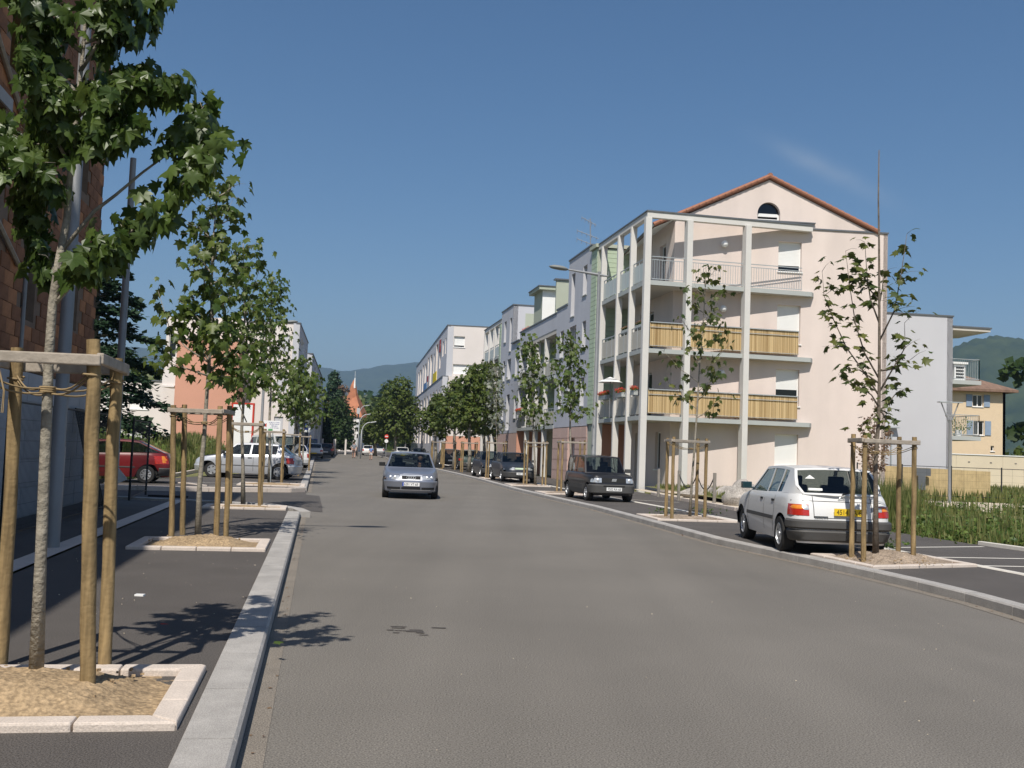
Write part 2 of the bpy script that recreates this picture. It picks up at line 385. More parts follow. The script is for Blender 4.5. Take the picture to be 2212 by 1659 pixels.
RKP=[(5.4,-12),(5.45,10.7),(5.38,11.9),(5.2,13.1),(4.93,14.4),(4.62,15.7),(4.24,17.2),(3.84,18.8),(3.16,23.8),(2.45,28.9),(1.55,33.5),(.3,40.5),(-1.6,53.5),(-3.05,61.5),(-4.9,71),(-9.6,95),(-14.4,120),(-34,225)]
RK=lambda y:interp(RKP,y)
g=MB(); N_=48; 
P=[]
for i in range(N_+1):
    y=-400+i*(7400/N_) ; row=[]
    for j in range(N_+1):
        x=-3600+j*7200/N_; row.append((x,y,-.03+ (gz(y) if y>0 else 0)))
    P.append(row)
g.grid(P); obj('ground',g,M_grass,kind='structure',label='grassy open ground reaching to the hills')
# near terrain sheet following the road rise
yy=[-12,0,6,12,18,24,28,32,36,42,50,58,66,76,90,110,130,150,175,200,225]
yr=sorted(set(yy+[p[1] for p in RKP if p[1]<=225]))
strip('terrain',[(-60,y) for y in yr],[(70,y) for y in yr],-.012,M_grass,sub=6,label='rough grass beside the street')
strip('road',[(LK(y),y) for y in yr],[(RK(y),y) for y in yr],.0,M_road,label='worn grey asphalt street',sub=6)
# side street at left, between y=24.5 and the far kerb
sd=MB(); sd.add([(LK(21.8),21.8,.003),(-7.2,24.2,.003),(-30,27.5,.003),(-30,33,.003),(-11.5,30.4,.003),(LK(33.6),33.6,.003)],[(5,4,3,2,1,0)])
obj('side_street',sd,M_dark,kind='structure',label='side street joining from the left')
# left pavement (near) and further
WL=lambda y:-5.25-.187*y        # line below the brick building
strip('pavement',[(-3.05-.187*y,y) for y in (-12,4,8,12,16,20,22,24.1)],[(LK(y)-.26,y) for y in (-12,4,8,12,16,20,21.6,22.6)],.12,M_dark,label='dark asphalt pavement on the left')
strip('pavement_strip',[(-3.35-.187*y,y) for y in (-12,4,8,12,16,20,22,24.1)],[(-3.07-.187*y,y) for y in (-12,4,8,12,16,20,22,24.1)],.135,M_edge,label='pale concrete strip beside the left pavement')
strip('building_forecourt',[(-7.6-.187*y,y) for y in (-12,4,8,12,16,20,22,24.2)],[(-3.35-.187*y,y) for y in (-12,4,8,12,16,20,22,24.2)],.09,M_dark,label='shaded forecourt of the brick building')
yl=[33.2,36,40,46,52,60,70,82,95,110,130,150,180,225]
strip('far_left_pavement',[(-12.4 if y<46 else LK(y)-3.2,y if y>33.3 else 30.6) for y in yl],[(LK(y)-.26,y) for y in yl],.12,M_dark,label='asphalt pavement with parking beyond the side street')
# right: parking bay, sidewalk, stalls
WLR=[(7.35,-12),(7.3,10),(7.2,14.3),(6.9,16.2),(6.5,18.2),(5.95,21.5),(5.25,25.9),(4.45,30.2),(3.81,33.6),(2.5,41),(1.15,49.8),(-.6,59),(-2.6,70),(-6.6,95),(-11.5,120),(-31,225)]
WR=lambda y:interp(WLR,y)
yq=sorted(set([-12,4,10,10.7,11.9,13.1,12,14.4,15.7,17.2,18.8,16,18,20,23,26,29,32,35,38,41.5,45,50,55,60,65,71,80,95,110,120,150,225]))
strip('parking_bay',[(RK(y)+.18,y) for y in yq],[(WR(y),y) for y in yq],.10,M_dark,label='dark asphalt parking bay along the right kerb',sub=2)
GB=[(14,-12),(13,10),(11.5,14),(9.4,18.4),(9.0,20),(8.75,21.5),(8.45,23),(7.4,26.2),(6.67,29.2),(6.4,31.9),(5.95,35.8),(5.5,40.2),(5.25,43.4),(4.0,50),(2.3,60),(.4,70),(-1.6,80),(-4.5,95),(-9,120),(-28,225)]
GR=lambda y:interp(GB,y)
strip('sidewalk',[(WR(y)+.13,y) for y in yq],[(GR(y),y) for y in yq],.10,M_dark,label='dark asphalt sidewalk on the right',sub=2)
strip('stalls',[(13,10.2),(11.6,14),(9.45,18.4),(9.1,20)],[(24,10.2),(22,14),(13,18.0),(9.3,20.05)],.10,M_dark,label='asphalt of the parking stalls at right')
def kerb_line(name,label,f,y0,y1,w,h,m,step=1.0,side=1,base=-.05,zoff=0,pl='kerb_stone',gap=.012):
    """separate stones along x=f(y); w to the side"""
    t=thing(name,label,'kerb',(f(y0),y0,0)); n=0
    y=y0
    while y<y1-.01:
        st=step if y<60 else step*2.5
        ye=min(y+st,y1); a,b=f(y),f(ye)
        dx,dy=b-a,ye-y; L=math.hypot(dx,dy); mb=MB(); g0=gap/2
        ch=.018
        prof=[(0,base),(0,h-ch),(side*ch,h),(side*(w-.004),h),(side*w,h-.004),(side*w,base)]
        tx,ty=dx/L,dy/L; nx,ny=ty,-tx
        ringA=[(a+tx*g0+nx*p,y+ty*g0+ny*p,z+gz(y)+zoff) for p,z in prof]; ringB=[(b-tx*g0+nx*p,ye-ty*g0+ny*p,z+gz(ye)+zoff) for p,z in prof]
        k=len(prof); mb.add(ringA+ringB,[(i,(i+1)%k,k+(i+1)%k,k+i) for i in range(k)]+[tuple(range(k))[::-1],tuple(range(k,2*k))])
        obj(pl,mb,m,t); y=ye; n+=1
    t['kind']='structure'; del t['category']
    return t
kerb_line('left_kerb','grey concrete kerb on the left side of the street',LK,-4,21.7,.26,.13,M_kerb,1.0,-1)
kerb_line('far_left_kerb','concrete kerb slabs beyond the side street',LK,33.3,150,.26,.14,M_kerb,1.0,-1,gap=.05)
kerb_line('right_kerb','curving grey kerb on the right side of the street',RK,-6,150,.2,.115,M_kerb,1.0,1)
kerb_line('parking_border','pale line of flat stones between parking bay and sidewalk',WR,6,110,.12,.116,M_line,1.2,1)
# gutters
strip('gutter',[(LK(y)+.004,y) for y in (-12,5,10,15,20,22.5)],[(LK(y)+.13,y) for y in (-12,5,10,15,20,22.5)],.004,M_gut,label='lighter concrete gutter beside the left kerb')
strip('far_gutter',[(LK(y)+.004,y) for y in (33,40,50,60,80,110,150)],[(LK(y)+.16,y) for y in (33,40,50,60,80,110,150)],.004,M_gut,label='lighter gutter beside the far left kerb')
strip('right_gutter',[(RK(y)-.16,y) for y in yq],[(RK(y)-.004,y) for y in yq],.004,M_gut,label='narrow gutter along the right kerb')
# rounded kerb end at side street
def stone_run(name,label,pts,w,h,m,step=.5,zb=-.03,kind=True,closed=False,cat='kerb'):
    t=thing(name,label,cat,(pts[0][0],pts[0][1],0))
    if closed: pts=pts+[pts[0]]
    for (x0,y0),(x1,y1) in zip(pts,pts[1:]):
        L=math.hypot(x1-x0,y1-y0); n=max(1,round(L/step))
        tx,ty=(x1-x0)/L,(y1-y0)/L; nx,ny=ty,-tx
        for i in range(n):
            a=L*i/n+.006; b=L*(i+1)/n-.006
            mb=MB(); c=[(x0+tx*s+nx*q,y0+ty*s+ny*q) for s,q in((a,0),(b,0),(b,w),(a,w))]
            mb.prism(c,zb,h+gz(y0)); obj('edging_stone',mb,m,t,bevel=.01)
    if kind: t['kind']='structure'; del t['category']
    return t
stone_run('corner_kerb','kerb turning the corner into the side street',[(LK(21.7)-.02,21.72),(-4.75,22.7),(-5.2,23.35),(-5.75,23.9),(-7.1,24.25),(-9.5,24.7)],.24,.13,M_kerb,.6)
stone_run('side_street_kerb','long kerb on the far side of the side street',[(LK(33.3)-.02,33.25),(-6.9,32.6),(-8.2,31.7),(-10.0,30.7),(-12,30.1),(-20,29.2)],.3,.14,M_edge,1.0)
stone_run('parking_edge','pale edging at the back of the left parking',[(-12.4,31.4),(-12.9,36),(-14.2,44),(-16,54)],.15,.15,M_edge,1.0)
stone_run('lot_edge','edging round the red car',[(-9.6,32.3),(-10.6,33.6),(-14,33.9),(-20,34.0)],.12,.15,M_edge,1.0)
# painted stall lines at right
for k,(a,b) in enumerate([((6.75,18.2),(8.95,19.25)),((6.98,16.62),(13,17.9)),((7.2,15.45),(13,16.4)),((7.3,13.0),(15,13.6)),((3.9,34.4),(5.6,33.4))]):
    mb=MB(); L=math.hypot(b[0]-a[0],b[1]-a[1]); nx,ny=-(b[1]-a[1])/L*.05,(b[0]-a[0])/L*.05
    mb.add([(a[0]-nx,a[1]-ny,.1045),(b[0]-nx,b[1]-ny,.1045),(b[0]+nx,b[1]+ny,.1045),(a[0]+nx,a[1]+ny,.1045)],[(0,1,2,3)])
    obj('painted_line',mb,M_line,kind='structure',label='white line marking the parking stalls')
stone_run('stall_border','white edging beside the weeds',[(9.15,19.75),(9.5,18.45),(10.2,17.4),(12,15.6)],.1,.17,M_line,1.0)
for a,b in [((-10.8,34.6),(-7.7,35.6)),((-9.6,32.9),(-8.35,34.5))]:
    mb=MB(); L=math.hypot(b[0]-a[0],b[1]-a[1]); nx,ny=-(b[1]-a[1])/L*.05,(b[0]-a[0])/L*.05
    mb.add([(a[0]-nx,a[1]-ny,.1245),(b[0]-nx,b[1]-ny,.1245),(b[0]+nx,b[1]+ny,.1245),(a[0]+nx,a[1]+ny,.1245)],[(0,1,2,3)])
    obj('painted_line',mb,M_line,kind='structure',label='white line on the left parking')
# tar patch, manhole mark
mb=MB(); mb.add([(-.95,9.1,.003),(-.6,9.05,.003),(-.62,9.45,.003),(-.98,9.5,.003)],[(0,1,2,3)])
# patch in side street mouth
mb=MB(); mb.add([(LK(24),24,.006),(-4.25,23.6,.006),(-4.6,25.5,.006),(-5.7,31,.006),(LK(31.5),31.5,.006)],[(4,3,2,1,0)]); obj('asphalt_patch',mb,M_dark,kind='structure',label='darker asphalt patch at the side street mouth')
mb=MB(); 
for i in range(14):
    a=RD.uniform(-.99,-.62); b=RD.uniform(8.55,8.95); l=RD.uniform(.05,.14); mb.add([(a,b,.0032+i*.0002),(a+l,b,.0032+i*.0002),(a+l,b+.04,.0032+i*.0002),(a,b+.03,.0032+i*.0002)],[(0,1,2,3)])
obj('oil_stain',mb,M_dark,kind='structure',label='small dark stain on the road')
# garden beside the building and gravel, fields at right
strip('flower_bed_ground',[(GR(y)+.5,y) for y in (26.5,29,32,36,40,43.4)],[(14,y) for y in (26.5,29,34,39,44,47)],.3,M_grass,label='raised grass bed in front of the pink gable')
strip('gravel_border',[(GR(y),y) for y in (24.5,26.5,29,32,36,40,43.4)],[(GR(y)+.75,y) for y in (24.5,26.5,29,32,36,40,43.4)],.17,M_gravel,label='gravel border along the sidewalk')
mb=MB(); mb.grid([[(x,y,.12+.10*math.sin(x*.7)*math.sin(y)) for x in (15,18,21,25,30,36,44)] for y in (33,36,39,42,44)]); obj('gravel_path',mb,M_gravel,kind='structure',label='pale gravel track across the weeds')
stone_run('bed_border','pale stone edge of the building garden',[(5.6,39.5),(5.9,36),(6.35,32.2),(6.62,29.4),(7.5,26.1)],.1,.2,M_edge,1.0)
def soil(name,label,poly,z0,hmax,center,res=.06,seed=0,R0=.9,mat_=None):
    xs=[p[0] for p in poly]; ys=[p[1] for p in poly]
    from mathutils import noise
    nx=max(4,int((max(xs)-min(xs))/res)); ny=max(4,int((max(ys)-min(ys))/res))
    # bilinear patch over 4-corner poly
    P=[]
    for i in range(ny+1):
        v=i/ny; row=[]
        for j in range(nx+1):
            u=j/nx
            x=(poly[0][0]*(1-u)+poly[1][0]*u)*(1-v)+(poly[3][0]*(1-u)+poly[2][0]*u)*v
            y=(poly[0][1]*(1-u)+poly[1][1]*u)*(1-v)+(poly[3][1]*(1-u)+poly[2][1]*u)*v
            e=min(u,1-u,v,1-v)*4; e=min(1,e)
            d=math.hypot(x-center[0],y-center[1])
            n=noise.fractal(Vector((x*3+seed,y*3,0)),1,2,4); n2=noise.fractal(Vector((x*11+seed,y*11,3)),1,2,3)
            n3=noise.noise(Vector((x*30+seed,y*30,7))); z=z0+e*(hmax*max(0,1-(d/R0)**2)+.026*n+.020*abs(n2)+.010*n3)
            row.append((x,y,z))
        P.append(row)
    mb=MB(); mb.grid(P); return obj(name,mb,mat_ or M_soil,smooth=True,kind='structure',label=label)
def planter(label,c,t,n,L,Wd,z,seed,hm=.11,soilmat=None,stone=.5,w=.14):
    """rectangle bed: c = corner, t = unit along, n = unit across"""
    P=lambda a,b:(c[0]+t[0]*a+n[0]*b,c[1]+t[1]*a+n[1]*b)
    th=thing('planter_border','pale concrete edging of the bed '+label,'edging',(c[0],c[1],0),group='edgings round the street tree beds')
    segs=[(P(0,0),P(L,0),1),(P(L,0),P(L,Wd),1),(P(L,Wd),P(0,Wd),1),(P(0,Wd),P(0,0),1)]
    inn=lambda a,b:P(min(max(a,w),L-w),min(max(b,w),Wd-w))
    for k,(a0,b0,a1,b1) in enumerate([(0,0,L,0),(L,0,L,Wd),(L,Wd,0,Wd),(0,Wd,0,0)]):
        ln=math.hypot(a1-a0,b1-b0); m=max(1,round(ln/stone))
        for i in range(m):
            f0=i/m; f1=(i+1)/m
            oa=P(a0+(a1-a0)*f0,b0+(b1-b0)*f0); ob=P(a0+(a1-a0)*f1,b0+(b1-b0)*f1)
            ia=inn(a0+(a1-a0)*f0,b0+(b1-b0)*f0); ib=inn(a0+(a1-a0)*f1,b0+(b1-b0)*f1)
            if i>0: ia=(ia[0],ia[1])
            g0=.004; 
            q=lambda p,r,s:(p[0]+(r[0]-p[0])*s,p[1]+(r[1]-p[1])*s)
            s=g0/ max(.05,ln/m)
            mb=MB(); mb.prism([q(oa,ob,s),q(ob,oa,s),q(ib,ia,s),q(ia,ib,s)],z-.06,z+.045); obj('edging_stone',mb,M_edge,th,bevel=.012)
    ctr=P(L/2,Wd/2)
    soil('planting_soil','bare soil in the bed '+label,[P(w,w),P(L-w,w),P(L-w,Wd-w),P(w,Wd-w)],z+.0,hm,ctr,.03 if c[1]<20 else .12,seed,min(L,Wd)*.62,soilmat)
TL=Vector((-.184,.983)); NL=Vector((-.983,-.184))
# bed 1 .. : front-right corner near the kerb; across = away from road
def bedL(label,y,L=1.35,Wd=1.75,seed=0,hm=.12):
    x=LK(y)-.31; planter(label,(x,y),(TL.x,TL.y),(NL.x,NL.y),L,Wd,.12,seed,hm)
bedL('of the nearest maple',5.12,1.35,1.95,1); bedL('of the second maple on the left',13.5,1.45,1.75,2); bedL('of the third maple by the side street',22.3-.35,1.1,1.75,3,.06)
planter('of the fourth tree on the left',(-6.75,34.0),(TL.x,TL.y),(NL.x,NL.y),2.2,2.2,.12,4,.06)
M_soil2=mat('grey_brown_soil',(.30,.235,.175),.95,.25,7,.9,25,speck=(40,.28))
def bedR(label,y,L=1.5,seed=0):
    x0=RK(y)+.25; x1=RK(y+L)+.25; d=Vector((x1-x0,L)).normalized(); n=(d.y,-d.x); planter(label,(x0,y),(d.x,d.y),n,L,WR(y+L/2)-x0-.12,.10,seed,.07,M_soil2)
planter('beside the white hatchback',(5.12,14.35),(-.21,.978),(.90,.43),1.75,2.1,.10,5,.14,M_soil2); bedR('of the second tree on the right',23.5,1.9,6); bedR('behind the boxy black car',36.2,1.9,7); bedR('of the fourth tree on the right',43.6,1.9,8); bedR('of the fifth tree on the right',53,1.9,9)
# hills
def hills(name,label,xr,yr_,H,nx=120,ny=26,bmp=0):
    from mathutils import noise
    P=[]
    for i in range(ny+1):
        y=yr_[0]+(yr_[1]-yr_[0])*i/ny; row=[]
        for j in range(nx+1):
            x=xr[0]+(xr[1]-xr[0])*j/nx; row.append((x,y,H(x,y)+noise.fractal(Vector((x*.004,y*.004,1)),1,2,6)*8-2+noise.noise(Vector((x*.11,y*.11,5)))*bmp))
        P.append(row)
    mb=MB(); mb.grid(P); return obj(name,mb,M_hill,smooth=True,kind='structure',label=label)
RID=[(-6000,420),(-2500,420),(-1400,400),(-1000,365),(-850,346),(-734,327),(-654,345),(-556,367),(-418,380),(-200,372),(100,400),(700,430),(1500,380),(2500,420),(6000,400)]
def ridge(x):
    for (a,h0),(b,h1) in zip(RID,RID[1:]):
        if a<=x<=b: s=(x-a)/(b-a); s=s*s*(3-2*s) if b-a<200 else s; return h0+(h1-h0)*s
    return 400
def H1(x,y):
    t=(y-3200)/1300.; t=max(0,min(1,t)); b=1-max(0,(y-4500)/1500.)**2
    k=.5-.5*math.cos(math.pi*t)
    return max(-5,ridge(x*4500/max(y,3200) if y<4500 else x)*(.18*t+.82*k)*b)
hills('mountain','long blue wooded mountain ridge behind the town',(-3800,3800),(3200,5200),H1,420,50,5)
def H2(x,y): return 201*math.exp(-((x-735)/215.)**2-((y-1550)/330.)**2)+ 120*math.exp(-((x-1300)/330.)**2-((y-1600)/330.)**2)-6
hills('wooded_hill','round wooded hill behind the yellow house',(180,2000),(950,2000),H2,330,110,7)
P=[]
for i in range(35):
    y=34.3+i*1.2; row=[]
    for j in range(25):
        xe=-14.0-.16*(y-42); x=xe-j*1.0; q=min(1,j/2.2); q2=min(1,max(0,(y-34.3)/5)); row.append((x,y,-.02+1.0*q*q*(3-2*q)*q2+.08*math.sin(x*1.3+y)*q))
    P.append(row)
mb=MB(); mb.grid(P); obj('grass_bank',mb,M_grass,smooth=True,kind='structure',label='low overgrown bank behind the left parking')
def bank(x,y):
    xe=-14.0-.16*(y-42); j=xe-x; q=max(0,min(1,j/2.2)); q2=min(1,max(0,(y-34.3)/5)); return q*q*(3-2*q)*q2
def H3(x,y): return 19*math.exp(-((y-430)/120.)**2)*(.85+.25*math.sin(x*.021))-2
# ================================================================ main building (pink gable block)
A=(7.05,45.1); a5=math.radians(5); T5=(math.cos(a5),math.sin(a5)); SD=(-.19,.982)
def L2(p,q,s): return (p[0]+(q[0]-p[0])*s,p[1]+(q[1]-p[1])*s)
B=thing('apartment_building','pink gabled apartment block with corner balconies on tall beige columns','building',(8,45,0))
G_=Fr(A,T5,(0,-1)); SF=Fr(A,SD,(-1,0))
wins=[(4.78,5.86,1.35,2.78),(4.78,5.86,4.05,5.69),(4.78,5.86,6.85,8.6),(4.78,5.86,10.12,11.49)]
mb=MB(); G_.wall(mb,0,9.9,-.1,12.1,wins,.28); 
# gable above, with arched opening
cx,wr,zb_=4.3,.53,12.42
apex=(4.3,14.28); n=14
up=[(cx-wr,12.1)]+[(cx-wr*math.cos(math.pi*i/n),12.72+wr*math.sin(math.pi*i/n)) for i in range(n+1)]+[(cx+wr,12.1)]
def gp(u,z,d=0): return G_.pt(u,d,z)
def roofz(u): return 12.22+(14.28-12.22)*(u+.0)/4.3 if u<=4.3 else 14.28-(14.28-12.05)*(u-4.3)/(9.35-4.3)
# fan strips between arch outline and roof slope
seq=[(0,12.1,12.22)]; 
for i in range(1,4): u=i*(cx-wr)/4; seq.append((u,12.1,roofz(u)))
seq.append((cx-wr,12.1,roofz(cx-wr)))
for (u0,b0,t0),(u1,b1,t1) in zip(seq,seq[1:]): mb.add([gp(u0,b0),gp(u1,b1),gp(u1,t1),gp(u0,t0)],[(0,1,2,3)])
arch=up[1:-1]
for (u0,z0),(u1,z1) in zip(arch,arch[1:]): mb.add([gp(u0,z0),gp(u1,z1),gp(u1,roofz(u1)),gp(u0,roofz(u0))],[(0,1,2,3)]); mb.add([gp(u0,z0),gp(u1,z1),gp(u1,z1,-.25),gp(u0,z0,-.25)],[(0,1,2,3)])
for s in (-1,1): mb.add([gp(cx+s*wr,12.1),gp(cx+s*wr,12.72),gp(cx+s*wr,12.72,-.25),gp(cx+s*wr,12.1,-.25)],[(0,1,2,3)])
seq=[(cx+wr,12.1,roofz(cx+wr))]+[(u,12.1,roofz(u)) for u in (5.8,7,8.2,9.24)]
for (u0,b0,t0),(u1,b1,t1) in zip(seq,seq[1:]): mb.add([gp(u0,b0),gp(u1,b1),gp(u1,t1),gp(u0,t0)],[(0,1,2,3)])
obj('wall',mb,M_pink,B)
# arched window
mb=MB(); 
G_.box(mb,cx-wr,cx+wr,-.24,-.19,12.42,12.52); G_.box(mb,cx-wr,cx-wr+.07,-.24,-.19,12.52,12.74); G_.box(mb,cx+wr-.07,cx+wr,-.24,-.19,12.52,12.74); G_.box(mb,cx-wr+.07,cx+wr-.07,-.24,-.185,12.62,12.76)
wa=obj('arched_window',mb,M_wh,B)
mb=MB(); mb.add([gp(u,max(12.75,z-.0),-.2) for u,z in arch[:]],[tuple(range(len(arch)))]); obj('pane',mb,M_cwin,wa)
mb=MB(); mb.add([gp(cx-wr,12.4,-.35),gp(cx+wr,12.4,-.35),gp(cx+wr,13.3,-.35),gp(cx-wr,13.3,-.35)],[(0,1,2,3)]); obj('shade_panel',mb,M_dk,wa)  # black sheet behind the arch stands in for the unlit attic
# side wall
D_=[(1.15,2.0,9.25,11.35),(2.6,4.6,6.28,8.4),(2.6,4.6,3.38,5.5),(1.2,1.9,1.0,2.7),(3.6,4.9,.1,2.7)]
mb=MB(); SF.wall(mb,0,7.9,-.1,12.2,D_,.25); obj('wall',mb,M_pink,B)
window(B,SF,1.15,2.0,9.25,11.35,.15,0,False); window(B,SF,2.6,4.6,6.28,8.4,.15,0,False,True); window(B,SF,2.6,4.6,3.38,5.5,.15,0,False,True)
window(B,SF,1.2,1.9,1.0,2.7,.12,0); window(B,SF,3.6,4.9,.1,2.7,.12,0,False,True)
# right and back walls (beyond view)
RW=Fr(G_.xy(9.9),(-T5[1],T5[0]),(1,0)); mb=MB(); RW.wall(mb,0,11,-.1,12.1,(),.2); obj('wall',mb,M_pink,B)
mb=MB(); p=[G_.xy(.03,-.3),G_.xy(9.87,-.3),RW.xy(11),SF.xy(11,-.3)]; mb.prism(p,11.95,12.0); obj('ceiling_slab',mb,M_soff,B)
# shutters/windows of gable wall
window(B,G_,*wins[0],.16,1.0,M_pink,False,slats=True); window(B,G_,*wins[1],.16,.55,True,False,slats=True); window(B,G_,*wins[2],.16,1.0,True,False,slats=True); window(B,G_,*wins[3],.16,.80,True,False,slats=True)
# zinc copings
mb=MB(); G_.box(mb,6.35,9.93,-.3,.05,12.1,12.17); G_.box(mb,-.3,6.45,-.05,.12,12.36,12.41); obj('coping',mb,M_cap,B)
# roof: tiled slopes
Rf=MB(); 
def rp(u,v,z): q=G_.xy(u,-v); return (q[0],q[1],z)
for (u0,z0,u1,z1) in ((-1.0,11.9,4.3,14.42),(4.3,14.42,9.45,12.16)):
    Rf.add([rp(u0,-.1,z0),rp(u1,-.1,z1),rp(u1,11,z1),rp(u0,11,z0),rp(u0,-.1,z0-.1),rp(u1,-.1,z1-.1),rp(u1,11,z1-.1),rp(u0,11,z0-.1)],[(0,1,2,3),(7,6,5,4),(0,4,5,1),(0,3,7,4),(2,6,7,3),(1,5,6,2)])
roof=obj('roof',Rf,M_tile,B)
# verge tiles: each overlapping tile at the gable edge
tl=MB(); tl.tube([(0,0,0),(.36,0,0)],[.105,.088],8); tm=meshof(tl,M_tile,'verge_tile')
def tiles(u0,z0,u1,z1,n,rows=(0,)):
    L=math.hypot(u1-u0,z1-z0); ang=math.atan2(z1-z0,u1-u0)
    for r in rows:
        for i in range(n):
            s=i/n; u=u0+(u1-u0)*s; z=z0+(z1-z0)*s
            q=G_.pt(u,.07-r*.22,z+.02); o=bpy.data.objects.new('roof_tile',tm); COL.objects.link(o); o.parent=roof; wl=wloc(roof)
            o.location=(q[0]-wl[0],q[1]-wl[1],q[2]-wl[2]); o.rotation_euler=(Matrix.Rotation(a5,3,'Z')@Matrix.Rotation(-ang-.04,3,'Y')).to_euler()
tiles(-1.0,11.9,4.3,14.42,18); tiles(9.45,12.16,4.3,14.42,18)
mb=MB(); mb.tube([rp(4.3,-.14,14.46),rp(4.3,11,14.46)],.12,8); obj('ridge_tile',mb,M_tile,roof)
mb=MB(); mb.add([rp(-.98,-.08,11.78),rp(.02,-.08,12.25),rp(.02,11,12.25),rp(-.98,11,11.78)],[(0,1,2,3)]); obj('eave_soffit',mb,M_wh,roof)
mb=MB(); mb.tube([rp(-1.05,-.12,11.86),rp(-1.05,7.5,11.86)],.07,6); obj('gutter_pipe',mb,M_cap,roof)
# wall lamps
for z in (11.2,8.27,5.37):
    mb=MB(); mb.lathe([(.0,-.16),(.08,-.14),(.14,-.07),(.16,0),(.14,.07),(.08,.14),(0,.16)],G_.pt(2.25,.14,z),14)
    o=obj('wall_lamp',mb,M_wh,None,smooth=True); props(o,{11.2:'round white globe lamp on the top balcony wall',8.27:'round white globe lamp on the wall of the upper bamboo balcony',5.37:'round white globe lamp on the wall of the lower bamboo balcony'}[z],'lamp','globe lamps on the balcony walls')
# balcony: slabs, columns, beams   (edge lines)
E0=(5.62,43.7); e12=math.radians(12); ED=(math.cos(e12),math.sin(e12)); EF=Fr(E0,ED,(0,-1)); CF=Fr(E0,SD,(-1,0))
def slab(zb,zt,name='balcony_slab'):
    poly=[E0,EF.xy(7.85),G_.xy(6.45,.003),G_.xy(0,.003),SF.xy(7.6,.003),CF.xy(7.75)]
    mb=MB(); mb.prism(poly,zb,zt); return obj(name,mb,M_slab,B)
sl1=slab(3.13,3.32); sl2=slab(6.04,6.23); sl3=slab(9.0,9.2)
for z in (3.13,6.04,9.0):
    poly=[EF.xy(.12,-.12),EF.xy(7.4,-.12),G_.xy(6.1,.05),G_.xy(.05,.05),SF.xy(7.4,.05),CF.xy(7.5,-.15)]
    mb=MB(); mb.add([(x,y,z-.004) for x,y in poly],[tuple(range(6))[::-1]]); obj('soffit',mb,M_soff,B)
# pergola beams
mb=MB(); EF.box(mb,.13,7.85,-.26,.0,11.95,12.2); obj('pergola_beam',mb,M_col,B)
mb=MB(); CF.box(mb,.0,7.72,-.26,.0,11.95,12.2); obj('pergola_beam',mb,M_col,B)
mb=MB(); EF.box(mb,-.02,7.88,-.30,.04,12.2,12.26); CF.box(mb,-.0,7.7,-.30,.04,12.2,12.255); obj('beam_flashing',mb,M_cap,B)
def column(q,z0,z1,h=(.13,.13),yaw=0):
    mb=MB(); mb.rbox((q[0],q[1],(z0+z1)/2),(h[0],h[1],(z1-z0)/2),yaw); obj('column',mb,M_col,B,bevel=.01)
ya=math.atan2(ED[1],ED[0]); ys=math.atan2(SD[1],SD[0])-math.pi/2
column(CF.xy(.13,-.13+.05),0,11.95,(.14,.14),ys)
for u in (1.95,4.70): column(EF.xy(u,-.12+.06),.2,11.95,(.13,.2),ya)
for u in (2.15,4.15,6.9): column(CF.xy(u,-.13+.05),.05,11.95,(.14,.09),ys)
def rail_bars(fr,u0,u1,z0,z1,d,step=.115):
    t=MB(); fr.box(t,u0,u1,d-.02,d+.02,z1-.035,z1); fr.box(t,u0,u1,d-.012,d+.012,z0+.0,z0+.03); fr.box(t,u0,u1,d-.012,d+.012,z1-.17,z1-.14)
    n=int((u1-u0)/step)
    r=obj('railing',t,M_rail,B)
    bm_=MB(); fr.box(bm_,0,.014,-.007,.007,0,z1-z0-.17); me=meshof(bm_,M_rail,'baluster',False,fr.pt(0,0,0)); wl=wloc(r)
    for i in range(n+1):
        q=fr.pt(u0+(u1-u0)*i/n-.007,d,z0); piece('baluster',me,r,(q[0]-wl[0],q[1]-wl[1],q[2]))
    return r
for u0,u1 in ((.3,1.8),(2.1,4.55),(4.85,7.4)): rail_bars(EF,u0,u1,9.27,10.28,-.1)
ERF=Fr(EF.xy(7.4,-.1),(G_.xy(6.2)[0]-EF.xy(7.4,-.1)[0],G_.xy(6.2)[1]-EF.xy(7.4,-.1)[1]),(1,0))
# bamboo screens: each split cane grouped into strips
def bamboo(u0,u1,z0,z1):
    r=MB(); EF.box(r,u0,u1,-.09,-.05,z1-.03,z1+.01); EF.box(r,u0,u1,-.075,-.055,z1-.24,z1-.215); EF.box(r,u0,u1,-.075,-.055,z0+.03,z0+.05)
    t=obj('screen_rail',r,M_rail,B); wl=wloc(t)
    mb=MB(); mb.tube([(0,0,0),(0,0,z1-z0-.03)],.0135,5); me=meshof(mb,M_cane,'bamboo_cane')
    n=int((u1-u0)/.062)
    fill=MB()
    for i in range(n*3):
        u=u0+(u1-u0)*(i+.5)/(n*3); q=EF.pt(u,-.11+RD.uniform(-.006,.006),z0+RD.uniform(-.012,.03))
        if i%3==0 : piece('bamboo_cane',me,t,(q[0]-wl[0],q[1]-wl[1],q[2]))
        else: fill.tube([q,(q[0],q[1],z1-RD.uniform(.0,.03))],.0125,4)
    o=obj('cane_infill',fill,M_cane,t,kind='stuff')
for z0,z1 in ((6.33,7.4),(3.42,4.48)):
    for u0,u1 in ((.3,1.8),(2.1,4.55),(4.85,7.3)): bamboo(u0,u1,z0,z1)
